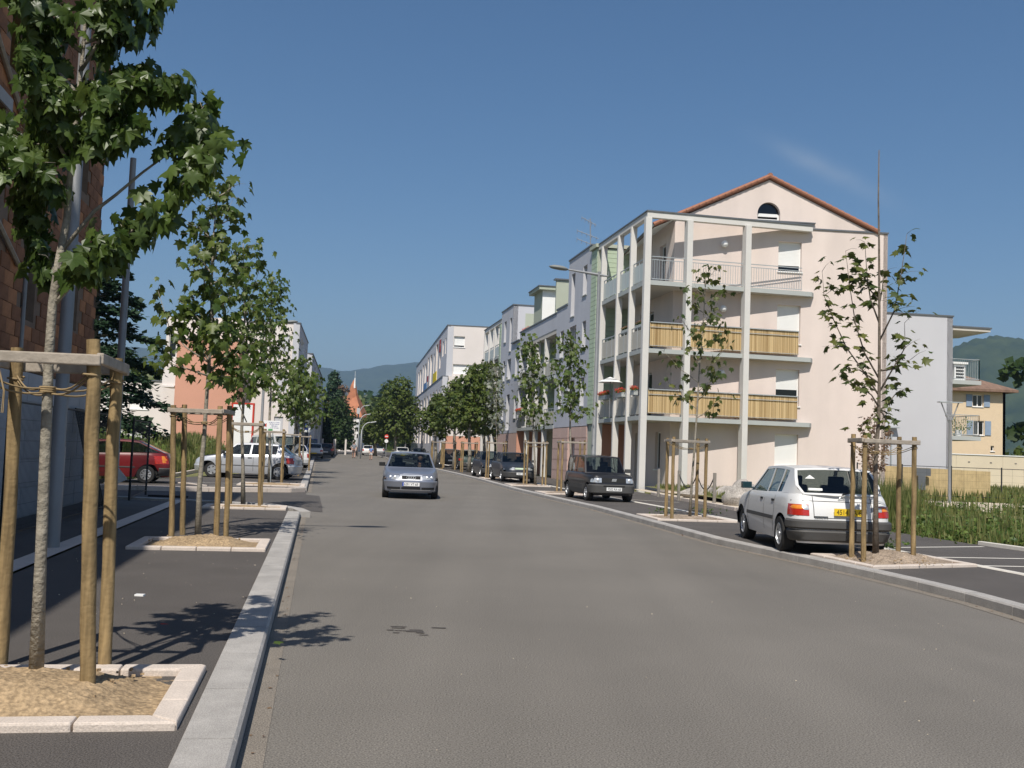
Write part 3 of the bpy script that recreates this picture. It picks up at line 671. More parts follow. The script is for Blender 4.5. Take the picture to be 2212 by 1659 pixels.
# side parapets of panels between slim posts
def panels(fr,u0,u1,z0,z1,d,m,n,par,rail=True):
    t=MB(); fr.box(t,u0,u1,d-.02,d+.02,z1+.13,z1+.17); 
    for i in range(n+1):
        u=u0+(u1-u0)*i/n; fr.box(t,u-.018,u+.018,d-.018,d+.018,z0-.07,z1+.13)
    r=obj('railing',t,M_rail,par)
    for i in range(n):
        a=u0+(u1-u0)*i/n+.03; b=u0+(u1-u0)*(i+1)/n-.03; mb=MB(); fr.box(mb,a,b,d-.008,d+.008,z0,z1); obj('panel',mb,m,r)
for u0,u1,n in ((.35,2.0,2),(2.3,4.0,2),(4.3,6.75,3),(7.05,7.65,1)):
    panels(CF,u0,u1,3.40,4.2,-.08,M_para,n,B); panels(CF,u0,u1,6.31,7.1,-.08,M_para,n,B); panels(CF,u0,u1,9.28,10.05,-.08,M_parag,n,B)
# ground floor doors behind the columns
# ================================================================ long blue-grey building
Q=thing('apartment_building','long blue grey apartment block with green boarded stair towers and rose ground floor','building',(3,60,0))
W_=[(12.3,13.1,9.16,11.57),(9.8,10.6,10.0,11.6),(14.55,15.4,7.05,8.6),(11.75,13.25,7.1,8.6),(9.72,10.5,7.1,8.6),(14.55,15.3,4.1,5.6),(11.75,13.2,4.1,5.6),(9.72,10.5,4.1,5.6)]
mb=MB(); CF.wall(mb,8.85,13.75,3.04,12.42,[w for w in W_ if w[1]<13.75],.35,0,1); CF.wall(mb,13.75,16.35,3.04,9.95,[w for w in W_ if w[0]>13.75],.35,0,1,ends=True)
obj('wall',mb,[M_grey,M_wgrey],Q)
for i,w in enumerate(W_): window(Q,CF,*w,.3,.25 if i in(1,4,6) else 0,M_slab,w[1]-w[0]>1.2)
mb=MB(); CF.wall(mb,8.85,16.35,0,3.0,[(11.2,12.7,.1,2.45)],.35,0,0); obj('wall',mb,M_coralp,Q,label='rose ground floor wall with recessed joints')
window(Q,CF,11.2,12.7,.1,2.45,.3,0,False,True)
jj=MB()
for z in (.02,.62,1.22,1.82,2.42):
    for u0,u1 in ((8.87,10.0),(10.02,11.18),(12.72,14.5),(14.52,16.33)):
        p=MB(); CF.box(p,u0,u1,.002,.03,z+.01,z+.575); obj('cladding_panel',p,M_coralp,Q)
mb=MB(); CF.box(mb,8.83,13.78,-.4,.05,12.42,12.5); CF.box(mb,13.78,16.4,-.4,.05,9.95,10.05); obj('coping',mb,M_cap,Q)
# solid cores so nothing is see-through
def core(par,u0,u1,d0,d1,z0,z1,m,name='wall'):
    mb=MB(); CF.box(mb,u0,u1,d0,d1,z0,z1); obj(name,mb,m,par)
core(Q,8.95,13.7,-8,-.75,0,12.3,M_wgrey); core(Q,13.7,16.3,-8,-.75,0,9.9,M_wgrey)
# walls closing near end of block 1 above green volume
mb=MB(); NE=Fr(CF.xy(8.85),(-CF.n[0],-CF.n[1]),(-SD[0],-SD[1])); NE.wall(mb,0,8,0,12.42,(),.1,ends=False); obj('wall',mb,M_wgrey,Q)
# green boarded volume: camera-facing and street-facing board rows
def boards(par,fr,u0,u1,z0,z1,d,h=.24,m=None,gap=.016):
    mb=MB(); fr.box(mb,u0,u1,d-.05,d,z0,z1); back=obj('board_backing',mb,M_greenw,par); wl=wloc(back)
    n=round((z1-z0)/h); h=(z1-z0)/n; p=MB(); fr.box(p,u0,u1,d+.001,d+.028,gap,h-.001); me=meshof(p,m or M_green,'board',False,wl)
    for i in range(n): piece('board',me,back,(0,0,z0+i*h))
GF=Fr(CF.xy(7.75),(-CF.n[0],-CF.n[1]),(-SD[0],-SD[1]))
for z0,z1 in ((9.2,12.05),(6.23,9.0),(3.32,6.04)): boards(Q,GF,.28,2.2,z0,z1,0)
mb=MB(); GF.box(mb,0,.28,-.3,.0,0,12.05); obj('corner_strip',mb,M_greenw,Q)
boards(Q,CF,7.78,8.83,3.1,12.05,.01)
mb=MB(); GF.box(mb,-.15,2.3,-1.1,.12,12.1,12.28); CF.box(mb,7.7,8.9,-.4,.16,12.09,12.27); obj('cornice',mb,M_greenw,Q)
core(Q,7.8,8.84,-2.2,-.06,0,12.05,M_greenw)
mb=MB(); GF.box(mb,.3,2.2,.0,.05,0,3.1); obj('wall',mb,M_coral,Q); 
# section 2 roof volumes
mb=MB(); CF.wall(mb,16.4,21.6,9.8,11.9,(),.2,d=-1.6); f2=Fr(CF.xy(16.4,.0),(-CF.n[0],-CF.n[1]),(-SD[0],-SD[1])); obj('wall',mb,M_greenw,Q)
f3=Fr(CF.xy(17.2,-.1),(-CF.n[0],-CF.n[1]),(-SD[0],-SD[1])); mb=MB(); f3.wall(mb,0,6,9.85,11.95,(),.2); f3.box(mb,-.1,6,-.4,.1,11.95,12.03,1); obj('wall',mb,[M_greenw,M_cap],Q)
# dormer tower
dz=9.85
dr=MB(); CF.box(dr,21.65,24.1,-2.9,-.25,dz,12.0); o=obj('dormer',dr,M_greenw,Q)
fd=Fr(CF.xy(21.65,-.25),(-CF.n[0],-CF.n[1]),(-SD[0],-SD[1])); 
p=MB(); fd.box(p,.9,2.6,.002,.03,0,.2); me=meshof(p,M_green,'board',False,wloc(o))
for i in range(9): piece('board',me,o,(0,0,dz+i*.235))
p=MB(); fd.box(p,0,.85,.002,.04,dz,12.0); obj('corner_pier',p,M_wh,o)
mb=MB(); CF.box(mb,21.3,24.5,-3.1,.05,12.0,12.2); obj('dormer_roof',mb,M_greenw,Q); mb=MB(); CF.box(mb,21.25,24.55,-3.15,.1,12.2,12.26); obj('dormer_coping',mb,M_cap,Q)
# loggia section u 16.4..27.2
mb=MB(); CF.wall(mb,16.35,27.25,8.87,9.8,(),.25); obj('parapet_wall',mb,M_grey,Q); mb=MB(); CF.box(mb,16.35,27.3,-.3,.05,9.8,9.88); obj('coping',mb,M_cap,Q)
for z in (5.95,3.0): 
    mb=MB(); CF.box(mb,16.35,27.2,-2,.03,z,z+.2); obj('balcony_slab',mb,M_slab,Q)
mb=MB(); CF.box(mb,16.35,27.2,-2,-.02,8.62,8.87); obj('balcony_slab',mb,M_soff,Q)
mb=MB(); CF.wall(mb,16.35,27.2,0,8.87,[(18,20,6.2,8.3),(23,25,6.2,8.3),(18,20,3.25,5.3),(23,25,3.25,5.3),(19,22,.1,2.6)],.2,d=-2.0); obj('wall',mb,M_greenw,Q)
for w in [(18,20,6.2,8.3),(23,25,6.2,8.3),(18,20,3.25,5.3),(23,25,3.25,5.3),(19,22,.1,2.6)]: window(Q,CF,*w,.1,0,False,True,d=-2.0)
ff=Fr(CF.xy(27.2),(-CF.n[0],-CF.n[1]),(-SD[0],-SD[1])); mb=MB(); ff.wall(mb,0,2,3.1,8.87,(),.1); obj('wall',mb,M_wgrey,Q); mb=MB(); ff.wall(mb,0,2,0,3.0,(),.1); obj('wall',mb,M_coral,Q)
fm=Fr(CF.xy(21.9),(-CF.n[0],-CF.n[1]),(-SD[0],-SD[1]))
for z0,z1 in ((6.15,8.62),(3.2,5.95)): boards(Q,fm,.35,1.95,z0,z1,0,.27)
for u in (19.4,21.9,24.6):
    mb=MB(); mb.rbox((*CF.xy(u,-.15),4.3),(.14,.12,4.3),ys); obj('column',mb,M_col,Q)
panels(CF,16.5,19.2,3.3,4.05,-.05,M_para,4,Q); panels(CF,19.7,21.7,3.3,4.05,-.05,M_para,3,Q); panels(CF,22.1,27.1,3.3,4.05,-.05,M_para,6,Q)
panels(CF,16.5,19.2,6.25,7.0,-.05,M_para,4,Q); panels(CF,19.7,21.7,6.25,7.0,-.05,M_para,3,Q); panels(CF,22.1,27.1,6.25,7.0,-.05,M_para,6,Q)
core(Q,16.4,27.2,-8,-2.25,0,9.8,M_wgrey)
# block 2  u 27.25..34.6
W2=[(32.6,33.45,9.7,11.3),(30.4,31.2,8.85,11.3),(32.6,33.4,6.8,8.3),(30,31.5,6.8,8.3),(27.85,28.7,6.8,8.35),(32.6,33.4,3.9,5.4),(27.8,28.6,3.9,5.4)]
mb=MB(); CF.wall(mb,30.05,34.6,2.86,12.15,[w for w in W2 if w[0]>30.05 or w[1]>31.4]+[],.35,0,1) if False else None
W2a=[(32.6,33.45,9.7,11.3),(30.5,31.2,8.85,11.3),(32.6,33.4,6.8,8.3),(30.3,31.7,6.8,8.3),(32.6,33.4,3.9,5.4),(30.3,31.5,3.1,5.7)]
W2b=[(27.85,28.7,6.8,8.35),(27.85,28.6,3.9,5.4)]
CF.wall(mb,30.05,34.6,2.88,12.15,W2a,.35,0,1); CF.wall(mb,27.25,30.05,2.88,9.3,W2b,.35,0,1); obj('wall',mb,[M_grey,M_wgrey],Q)
mb=MB(); CF.wall(mb,27.25,34.6,0,2.85,[(30.3,31.5,.9,2.3)],.3); obj('wall',mb,M_coralp,Q); window(Q,CF,30.3,31.5,.9,2.3,.2,0,False)
for i,w in enumerate(W2a[:-1]+W2b): window(Q,CF,*w,.3,0,M_slab,w[1]-w[0]>1.2)
window(Q,CF,30.3,31.5,3.1,5.7,.3,0,False)
mb=MB(); ff2=Fr(CF.xy(30.05),(-CF.n[0],-CF.n[1]),(-SD[0],-SD[1])); ff2.wall(mb,0,.9,9.3,12.15,(),.1); obj('wall',mb,M_wgrey,Q); mb=MB(); ff2.wall(mb,.9,7,9.3,11.6,(),.1); obj('wall',mb,M_greenw,Q); mb=MB(); ff2.wall(mb,.9,7,11.6,12.15,(),.1); obj('wall',mb,M_wgrey,Q)
mb=MB(); CF.box(mb,30.0,34.65,-7,.05,12.15,12.23); CF.box(mb,27.2,30.0,-.4,.12,9.3,9.38); obj('coping',mb,M_cap,Q)
core(Q,27.3,30.0,-8,-.7,0,9.3,M_wgrey); core(Q,30.1,34.5,-7,-.7,0,12.1,M_wgrey)
# end pergola u 34.6..42.6
mb=MB(); CF.box(mb,34.65,42.6,-.3,0,11.4,11.66); CF.box(mb,42.3,42.6,-4,-.3,11.4,11.66); obj('pergola_beam',mb,M_col,Q)
mb=MB(); CF.box(mb,34.6,42.7,-.35,.05,11.66,11.72); obj('beam_flashing',mb,M_cap,Q)
for u in (42.45,40.0,37.6): 
    mb=MB(); mb.rbox((*CF.xy(u,-.13),5.7),(.16,.1,5.7),ys); obj('column',mb,M_col,Q)
for z in (3.05,5.9,8.75):
    mb=MB(); CF.box(mb,34.6,42.6,-3.5,.0,z,z+.18); obj('balcony_slab',mb,M_slab,Q)
    for u0,u1 in ((34.8,37.4),(37.8,39.8),(40.2,42.3)): panels(CF,u0,u1,z+.25,z+.95,-.05,M_parag,3,Q)
core(Q,34.6,42.4,-8,-3.5,0,11.3,M_pinkr); boards(Q,CF,34.62,35.3,3.1,11.3,.0,.27)
mb=MB(); CF.box(mb,34.62,42,-8,-3.4,0,2.9); obj('wall',mb,M_coral,Q)
Q.children[0]
# potted flowers on roof terrace and boxes
def blob(mb,c,r,n,s,flat=.6,mi=0,rnd=RD):
    for i in range(n):
        a=rnd.uniform(0,6.28); zz=rnd.uniform(-1,1); rr=r*rnd.random()**.4; q=math.sqrt(1-zz*zz)
        p=Vector((c[0]+rr*q*math.cos(a),c[1]+rr*q*math.sin(a),c[2]+rr*zz*flat)); u=Vector((rnd.uniform(-1,1),rnd.uniform(-1,1),rnd.uniform(-1,1))).normalized(); v=u.orthogonal().normalized()
        k=s*rnd.uniform(.6,1.3); mb.add([p-u*k,p-v*k*.6,p+u*k,p+v*k*.6],[(0,1,2,3)],mi)
def flowerbox(fr,u0,u1,z,d,label,group='geranium boxes on the balconies',big=1.,boxm=M_slab,flowers=True):
    t=thing('flower_box',label,'flower box',fr.pt((u0+u1)/2,d,z-.2),0,group)
    mb=MB(); fr.box(mb,u0,u1,d-.09,d+.09,z-.2,z); obj('box',mb,boxm,t)
    mb=MB(); n=int((u1-u0)*10)+2
    for i in range(n): blob(mb,fr.pt(u0+(u1-u0)*(i+.5)/n,d,z+.08),.16*big,26,.035)
    obj('foliage',mb,M_weedd,t)
    mb=MB()
    for i in range(n): blob(mb,fr.pt(u0+(u1-u0)*(i+.5)/n,d+.03,z+.12),.19*big,22,.03)
    obj('flowers',mb,M_flower if flowers else M_brown,t)
flowerbox(CF,.55,1.1,4.42,.12,'geranium box on the lower side balcony nearest the corner column')
flowerbox(CF,2.35,3.3,4.42,.12,'geranium box on the lower side balcony between the second and third column')
flowerbox(CF,4.7,6.2,4.42,.12,'longest geranium box on the lower side balcony nearest the lamp post')
for z in (7.38,):
    for u0,u1,w in ((.5,1.7,'nearest the corner column'),(2.4,3.8,'in the middle bay')): flowerbox(CF,u0,u1,z,-.2,'low planter box on the upper side balcony '+w,'boxes on the upper side balcony',.45,M_slab,False)
flowerbox(CF,24.5,26.8,4.3,.12,'red geraniums on the loggia balcony behind the street trees')
flowerbox(CF,26.9,29,10.05,-.6,'potted flowers on the roof terrace of the grey block',None,1.3,M_tile)
# small striped parasol on the lower side balcony
ps=thing('parasol','white and grey striped parasol on the side balcony','parasol',(4.75,47.5,3.3))
mb=MB(); 
for k in range(8):
    a0=2*math.pi*k/8; a1=2*math.pi*(k+1)/8
    for (r0,z0,r1,z1,mi) in ((.0,5.22,.26,5.12,0),(.26,5.12,.36,5.07,1),(.36,5.07,.6,4.96,0)):
        mb.add([(4.6+r0*math.cos(a0),47.6+r0*math.sin(a0),z0),(4.6+r1*math.cos(a0),47.6+r1*math.sin(a0),z1),(4.6+r1*math.cos(a1),47.6+r1*math.sin(a1),z1),(4.6+r0*math.cos(a1),47.6+r0*math.sin(a1),z0)],[(0,1,2,3)],mi)
obj('canopy',mb,[M_wh,M_cap],ps,solid=.01); mb=MB(); mb.tube([(4.6,47.6,3.3),(4.6,47.6,5.2)],.02,6); obj('pole',mb,M_metal,ps)
# roof antenna
an=thing('antenna','television antenna with three arms above the grey roof','antenna',(4.45,60,12.0))
mb=MB(); mb.tube([(4.45,60,12),(4.3,60,15.6)],.03,6); obj('mast',mb,M_metal,an)
for z,l in ((15.4,.55),(14.6,.8),(14.1,.8)):
    mb=MB(); mb.tube([(4.35-l,60,z+.25),(4.35+l*.6,60,z-.2)],.02,5)
    for k in range(5): x=4.35-l+k*l*.36; mb.tube([(x,59.7,z+.2-k*.1),(x,60.3,z+.2-k*.1)],.012,4); mb.tube([(x,60,z+.05-k*.1),(x,60,z+.35-k*.1)],.012,4)
    obj('antenna_arm',mb,M_metal,an)
# ================================================================ pale far building on the right of the street
R3=thing('apartment_building','pale beige apartment block with coloured blinds further down the street','building',(-6,101,0))
F3=Fr((-6.6,101),(-.148,.989),(-1,0)); F3f=Fr((-6.6,101),(.993,.1),(0,-1))
W3=[(1.3,2.2,11.2,12.8),(4.2,5.6,11.2,12.8)]; u=7.5
rr=random.Random(3); 
up_=[]; 
for i,(ua,wd,za,zb2) in enumerate([(7.6,1.6,10.2,13.3),(11.6,2.8,9.0,13.3),(16.6,1.4,9.4,12.6),(20.5,3.2,9.0,12.9),(26,2.0,9.6,13.0),(30.5,3.0,9.0,12.6),(36,2.2,9.2,12.8),(41,3.0,9.0,12.6),(46,2.4,9.2,12.6)]): up_.append((ua,ua+wd,za,zb2))
lo_=[(2.2,3.4,5.6,7.6),(6,7.4,5.2,7.8),(10,12,5.2,7.8),(15,17,5.2,7.8),(20,22,5.2,7.8),(25,27,5.2,7.8),(30,33,5.2,7.8),(36,39,5.2,7.8),(42,45,5.2,7.8)]
l2=[(a,b,2.2,4.6) for a,b,_,_ in lo_[1:]]
mb=MB(); F3.wall(mb,-.05,54,8.8,13.85,W3+up_,.6,0,1); F3.wall(mb,-.6,54,0,8.75,lo_+l2,.5,0,1,d=.35); obj('wall',mb,[M_wgrey,M_pinkr],R3)
mb=MB(); F3.box(mb,-.6,54,-.2,.4,8.72,8.82); F3.box(mb,-.1,54.1,-.3,.06,13.85,13.97); obj('coping',mb,M_cap,R3)
for w in W3+up_: window(R3,F3,*w,.5,rr.choice([0,.3,.6]),False,w[1]-w[0]>1.5)
for w in lo_+l2: window(R3,F3,*w,.4,rr.choice([0,0,.5]),False,True,d=.35)
M_yel=mat('yellow_awning',(.72,.55,.02),.7,.03); M_bl2=mat('blue_awning',(.10,.22,.42),.7,.03); M_rd2=mat('dark_red_awning',(.30,.05,.06),.7,.03)
for (ua,ub,za,zb2,m,w) in ((12.2,17.2,8.9,10.2,M_yel,'yellow'),(28.5,33.5,8.9,10.0,M_bl2,'blue'),(8.0,9.4,12.0,13.3,M_rd2,'red'),(25.8,27.6,9.9,10.6,M_rd2,'red')):
    mb=MB(); F3.box(mb,ua,ub,.02,.08,za,zb2); obj('awning',mb,m,R3,label=w+' canvas screen on the balcony')
wf=[(.67,1.75,11.75,12.85),(.67,3.1,9.1,10.05)]
mb=MB(); F3f.wall(mb,0,14,8.8,13.9,wf,.25); F3f.wall(mb,-.35,14,2.9,8.8,(),.25,d=.35); obj('wall',mb,M_pinkr,R3); mb=MB(); F3f.wall(mb,-.35,14,0,2.9,[(5,6,.2,2.4),(7,8,.2,2.4)],.2,d=.35); obj('wall',mb,M_coral,R3)
window(R3,F3f,*wf[0],.16,.85); window(R3,F3f,*wf[1],.16,1,False,True); mb=MB(); F3f.box(mb,0,14,-.3,.05,13.9,13.97); obj('coping',mb,M_cap,R3)
for w in ((5,6,.2,2.4),(7,8,.2,2.4)): window(R3,F3f,*w,.1,0,False,d=.35)
mb=MB(); mb.prism([F3.xy(.2,-.8),F3f.xy(13.8,-.5),(F3f.xy(13.8)[0]-8,154),F3.xy(53.8,-.8)],.1,13.8); obj('inner_core',mb,M_wgrey,R3)
# ================================================================ white grey building at right
W6=thing('apartment_building','white grey rendered block with flat canopy and corner balconies behind the pink gable','building',(19.5,50,0))
FW=Fr((16.2,49.3),(math.cos(math.radians(7)),math.sin(math.radians(7))),(0,-1))
uR=5.5
mb=MB(); FW.wall(mb,0,uR,-.1,9.0,(),.3); FW.box(mb,uR-.3,uR,-.5,-.3,-.1,9); obj('wall',mb,M_wgrey,W6)
FR_=Fr(FW.xy(uR),(-FW.d[1],FW.d[0]),(1,0)); mb=MB(); FR_.wall(mb,0,9,-.1,9.0,[(1,3,6.1,8.2),(1,3,3.3,5.4)],.3); obj('wall',mb,M_wgrey,W6)
for w in ((1,3,6.1,8.2),(1,3,3.3,5.4)): window(W6,FR_,*w,.1,0,False,True)
mb=MB(); FW.box(mb,-.02,uR+.04,-.4,.05,9.0,9.07); obj('coping',mb,M_cap,W6)
mb=MB(); mb.prism([FW.xy(uR+.003,0),FW.xy(uR+2.05,-.1),FW.xy(uR+2.05,-3),FW.xy(uR+.003,-4)],8.36,8.5); obj('canopy',mb,M_soff,W6); mb=MB(); mb.prism([FW.xy(uR-.02,.05),FW.xy(uR+2.1,-.05),FW.xy(uR+2.1,-3),FW.xy(uR-.02,-4)],8.505,8.58); obj('canopy_coping',mb,M_cap,W6)
for z in (5.72,2.95):
    mb=MB(); mb.prism([FW.xy(uR+.003,-.3),FW.xy(uR+1.7,-.3),FW.xy(uR+1.7,-2.6),FW.xy(uR+.003,-2.6)],z,z+.2); obj('balcony_slab',mb,M_slab,W6)
    t=MB(); a_,b_,c_=FW.xy(uR+.05,-.36),FW.xy(uR+1.63,-.36),FW.xy(uR+1.63,-2.5)
    for p0,p1 in ((a_,b_),(b_,c_)):
        for zz in (z+.28,z+1.25): t.tube([(*p0,zz),(*p1,zz)],.018,5)
        for k in range(15): q=L2(p0,p1,k/14); t.tube([(*q,z+.2),(*q,z+1.25)],.007 if k%14 else .02,4)
    obj('railing',t,M_rail,W6)
# balcony cupboard
cb=thing('cupboard','white slatted cupboard on the upper corner balcony','cupboard',(*FW.xy(uR+.75,-.8),5.92))
mb=MB(); FW.box(mb,uR+.45,uR+1.05,-1.0,-.62,5.93,6.75); obj('cabinet',mb,M_wh,cb); mb=MB(); mb.prism([FW.xy(uR+.35,-.55),FW.xy(uR+1.15,-.55),FW.xy(uR+1.15,-1.05),FW.xy(uR+.35,-1.05)],6.75,6.85); obj('lid',mb,M_wh,cb)
for k in range(4): mb=MB(); FW.box(mb,uR+.55,uR+.95,-.62,-.6,6.05+k*.16,6.13+k*.16); obj('gap_shade',mb,M_dk,cb)  # raised black strips stand in for the shade between slats
pb=thing('balcony_plant','green potted plants with white pot on the lower corner balcony','plant',(*FW.xy(uR+.5,-.8),3.15))
mb=MB(); mb.lathe([(.0,0),(.12,0),(.17,.3),(0,.3)],(*FW.xy(uR+.75,-.7),3.16),10); obj('pot',mb,M_wh,pb); mb=MB()
for k in range(5): blob(mb,(*FW.xy(uR+.15+k*.25,-.8),3.6+.2*math.sin(k*2)),.38,60,.06,1)
obj('foliage',mb,M_weedd,pb)
mb=MB(); FW.box(mb,2.0,2.62,.02,.3,3.38,3.44); FW.box(mb,2.0,2.32,.02,.1,3.18,3.22); obj('porch_canopy',mb,M_rail,W6)
mb=MB(); FW.box(mb,2.29,2.35,.04,.1,1.2,3.2); obj('drain_pipe',mb,M_rail,W6)
# ================================================================ yellow house
Y=thing('house','yellow house with blue grey shutters and brown hipped roof','house',(32,77,0))
FY=Fr((26.5,75),(1,.0),(0,-1)); 
def yx(x): return x-26.5
hw=[(yx(34.02),yx(34.76),6.14,7.02),(yx(34.1),yx(34.85),4.05,5.1),(yx(35.35),yx(35.6),2.9,3.3)]
mb=MB(); FY.wall(mb,0,9.93,.5,7.45,hw,.2); obj('wall',mb,mat('yellow_render',(.70,.55,.37),.9,.03),Y)
window(Y,FY,*hw[0],.1,0,True,True); window(Y,FY,*hw[1],.1,0,True,True); window(Y,FY,*hw[2],.1,0)
M_bsh=mat('blue_grey_shutter',(.26,.33,.42),.8,.04)
for (a,b,c,d_) in (hw[0],hw[1]):
    for s in (-1,1):
        mb=MB(); u0=(a-.5 if s<0 else b+.06); FY.box(mb,u0,u0+.44,.02,.06,c,d_); obj('shutter',mb,M_bsh,Y)
mb=MB(); FY.box(mb,yx(30.9),yx(31.3),.02,.06,6.14,7.02); obj('shutter',mb,M_bsh,Y)
mb=MB(); FYr=Fr(FY.xy(9.93),(0,1),(1,0)); FYr.wall(mb,0,8,.5,7.45,(),.2); obj('wall',mb,MATS['yellow_render'],Y)
mb=MB(); x0,x1,y0,y1=26,37.1,74.4,83.6; zr=9.4; ez=7.42
vs=[(x0,y0,ez),(x1,y0,ez),(x1,y1,ez),(x0,y1,ez),(x0+4.2,79,zr),(x1-4.6,79,zr),(x0,y0,ez-.18),(x1,y0,ez-.18),(x1,y1,ez-.18),(x0,y1,ez-.18)]
mb.add(vs,[(0,1,5,4),(1,2,5),(2,3,4,5),(3,0,4),(0,6,7,1),(1,7,8,2),(2,8,9,3),(3,9,6,0),(9,8,7,6)]); obj('roof',mb,mat('brown_tile_roof',(.22,.14,.10),.9,.15,2,streak=(6,1,1,.2)),Y)
# cream wall
cw=thing('garden_wall','long cream rendered wall in front of the yellow house','wall',(30,70,0))
for i in range(9):
    x=21+i*3.2; mb=MB(); mb.box((x,69.9,.1),(x+3.19,70.1,2.5)); obj('wall_panel',mb,mat('cream_wall',(.66,.57,.42),.9,.04,.6),cw)
    for k in (.8,2.3):
        mb=MB(); mb.box((x+k,69.88,1.98),(x+k+.14,69.899,2.06)); obj('weep_hole',mb,M_wd,cw)
mb=MB(); mb.box((21,69.85,2.5),(49.8,70.15,2.56)); obj('coping',mb,M_wh,cw)
# tan screen fence
tf=thing('screen_fence','tan reed screen fence below the white grey building','fence',(18.5,47.5,0))
M_tan=mat('tan_reed_screen',(.50,.38,.20),.9,.12,3,streak=(40,40,1,.18))
for i in range(8):
    x=16.6+i*.72; mb=MB(); mb.box((x,47.0+i*.06,.1),(x+.71,47.05+i*.06,1.56-i*.015)); obj('reed_panel',mb,M_tan,tf)
mb=MB(); mb.prism([(18.6,46.8),(19.35,46.85),(19.3,46.9),(18.65,46.9)],1.15,1.5); mb.prism([(18.75,46.8),(19.1,46.82),(19.1,46.9),(18.75,46.9)],.5,1.15); obj('grey_tarp',mb,M_cap,tf)
# ================================================================ brick building under construction (left)
Pw=(-8.253,16.75); WF=Fr(Pw,(-.187,.982),(1,0))
K=thing('brick_building','unfinished building of orange hollow bricks on a grey block base','building',(-9,17,0))
bw=[(.25,1.1,3.5,5.6),(3.55,4.3,3.7,5.3),(-2.9,-1.2,4.2,6.6),(-7,-5,3.5,5.6),(3.3,4.5,6.6,8.4),(-1.2,.3,7.3,8.7)]
mb=MB(); WF.wall(mb,-22,6.0,2.64,11.6,bw,.3,0); obj('wall',mb,M_mort,K)
mb=MB(); WF.wall(mb,-22,6.0,-.05,2.62,(),.3,d=.0); obj('base_wall',mb,M_blockg,K)
FB=Fr(WF.xy(6.0),(-.982,-.187),(0,1)); mb=MB(); FB.wall(mb,0,12,-.05,11.6,(),.3); obj('wall',mb,M_mort,K)
FN=Fr(WF.xy(-22),(-.982,-.187),(0,-1)); mb=MB(); FN.wall(mb,0,12,-.05,11.6,(),.3); obj('wall',mb,M_mort,K)
mb=MB(); mb.prism([WF.xy(-22,-.1),WF.xy(6,-.1),FB.xy(12),FN.xy(12)],11.4,11.6); obj('roof_slab',mb,M_blockg,K)
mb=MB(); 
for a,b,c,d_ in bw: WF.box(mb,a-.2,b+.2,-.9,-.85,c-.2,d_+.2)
obj('shade_panel',mb,M_dk,K)  # black sheets set behind the openings stand in for unlit rooms
# base blocks joints: large blocks proud
blk=MB(); WF.box(blk,0,.98,.002,.02,0,.49); bme=meshof(blk,M_blockg,'block',False,WF.pt(0,0,0)); wl=wloc(K)
for r in range(5):
    for i in range(-4,6):
        u=i+(.5 if r%2 else 0); q=WF.pt(u,0,.12+r*.5)
        if u<5.05: piece('concrete_block',bme,K,(q[0]-wl[0],q[1]-wl[1],q[2]))
br=MB(); WF.box(br,0,.485,.002,.022,0,.24); brm=meshof(br,M_brick,'brick',False,WF.pt(0,0,0)); br2=MB(); WF.box(br2,0,.485,.002,.014,0,.24)
M_brick2=mat('pale_clay_brick',(.42,.19,.09),.9,.2,4,.3,30,streak=(1,1,14,.12)); brm2=meshof(br2,M_brick2,'brick',False,WF.pt(0,0,0))
rest=MB(); cnt=0; todo=[]
for r in range(35):
    z=2.66+r*.25
    for i in range(-44,12):
        u=i*.5+(.25 if r%2 else 0)
        if u+.49>6.0: continue
        if any(u+.49>a and u<b and z+.24>c and z<d_ for a,b,c,d_ in bw): continue
        vis=(u>-2.2 and z<8.2)
        todo.append((0 if vis else 1, -z if False else z, u))
todo.sort(key=lambda q:(q[0],q[1],q[2]))
for k,(vz,z,u) in enumerate(todo):
    if k<300: q=WF.pt(u,0,z); piece('brick',RD.choice([brm,brm,brm2]),K,(q[0]-wl[0],q[1]-wl[1],q[2]))
    else: WF.box(rest,u,u+.485,.002,RD.choice([.016,.022]),z,z+.24)
obj('upper_bricks',rest,M_brick,K,kind='stuff')
for a,b,c,d_ in bw:
    mb=MB(); WF.box(mb,a-.2,b+.2,.0,.035,d_,d_+.2); obj('lintel',mb,M_blockg,K)
    if b-a<1:
        mb=MB(); 
        for k in range(4): WF.box(mb,a+.1+k*.2,a+.12+k*.2,-.15,-.13,c,d_)
        for k in range(6): WF.box(mb,a,b,-.13,-.12,c+k*.25,c+k*.25+.015)
        obj('steel_mesh',mb,MATS['black_rubber'],K)
# diagonal formwork props seen on the wall
for (a,z0,b,z1) in ((-2.4,7.6,-.2,6.5),(-2.6,5.2,-.2,4.3)):
    mb=MB(); mb.tube([WF.pt(a,.06,z0),WF.pt(b,.06,z1)],.045,6); obj('timber_brace',mb,M_woodo,K)
# scaffold tube with red strap
sc=thing('scaffold_pole','steel scaffold pole with red strap before the brick wall','pole',(*WF.xy(-1.75,.6),0))
q=WF.xy(-1.75,.6); mb=MB(); mb.tube([(q[0],q[1],0),(q[0],q[1],9.5)],.03,8); obj('tube',mb,M_metal,sc)
M_red2=mat('red_strap',(.55,.05,.03),.7,.05); mb=MB()
for k in range(3): mb.tube([(q[0]-.25,q[1]-.05,7.3+k*.04),(q[0],q[1]-.04,7.38+k*.03),(q[0]+.16,q[1]-.05,7.32-k*.03)],.02,5)
obj('strap',mb,M_red2,sc)
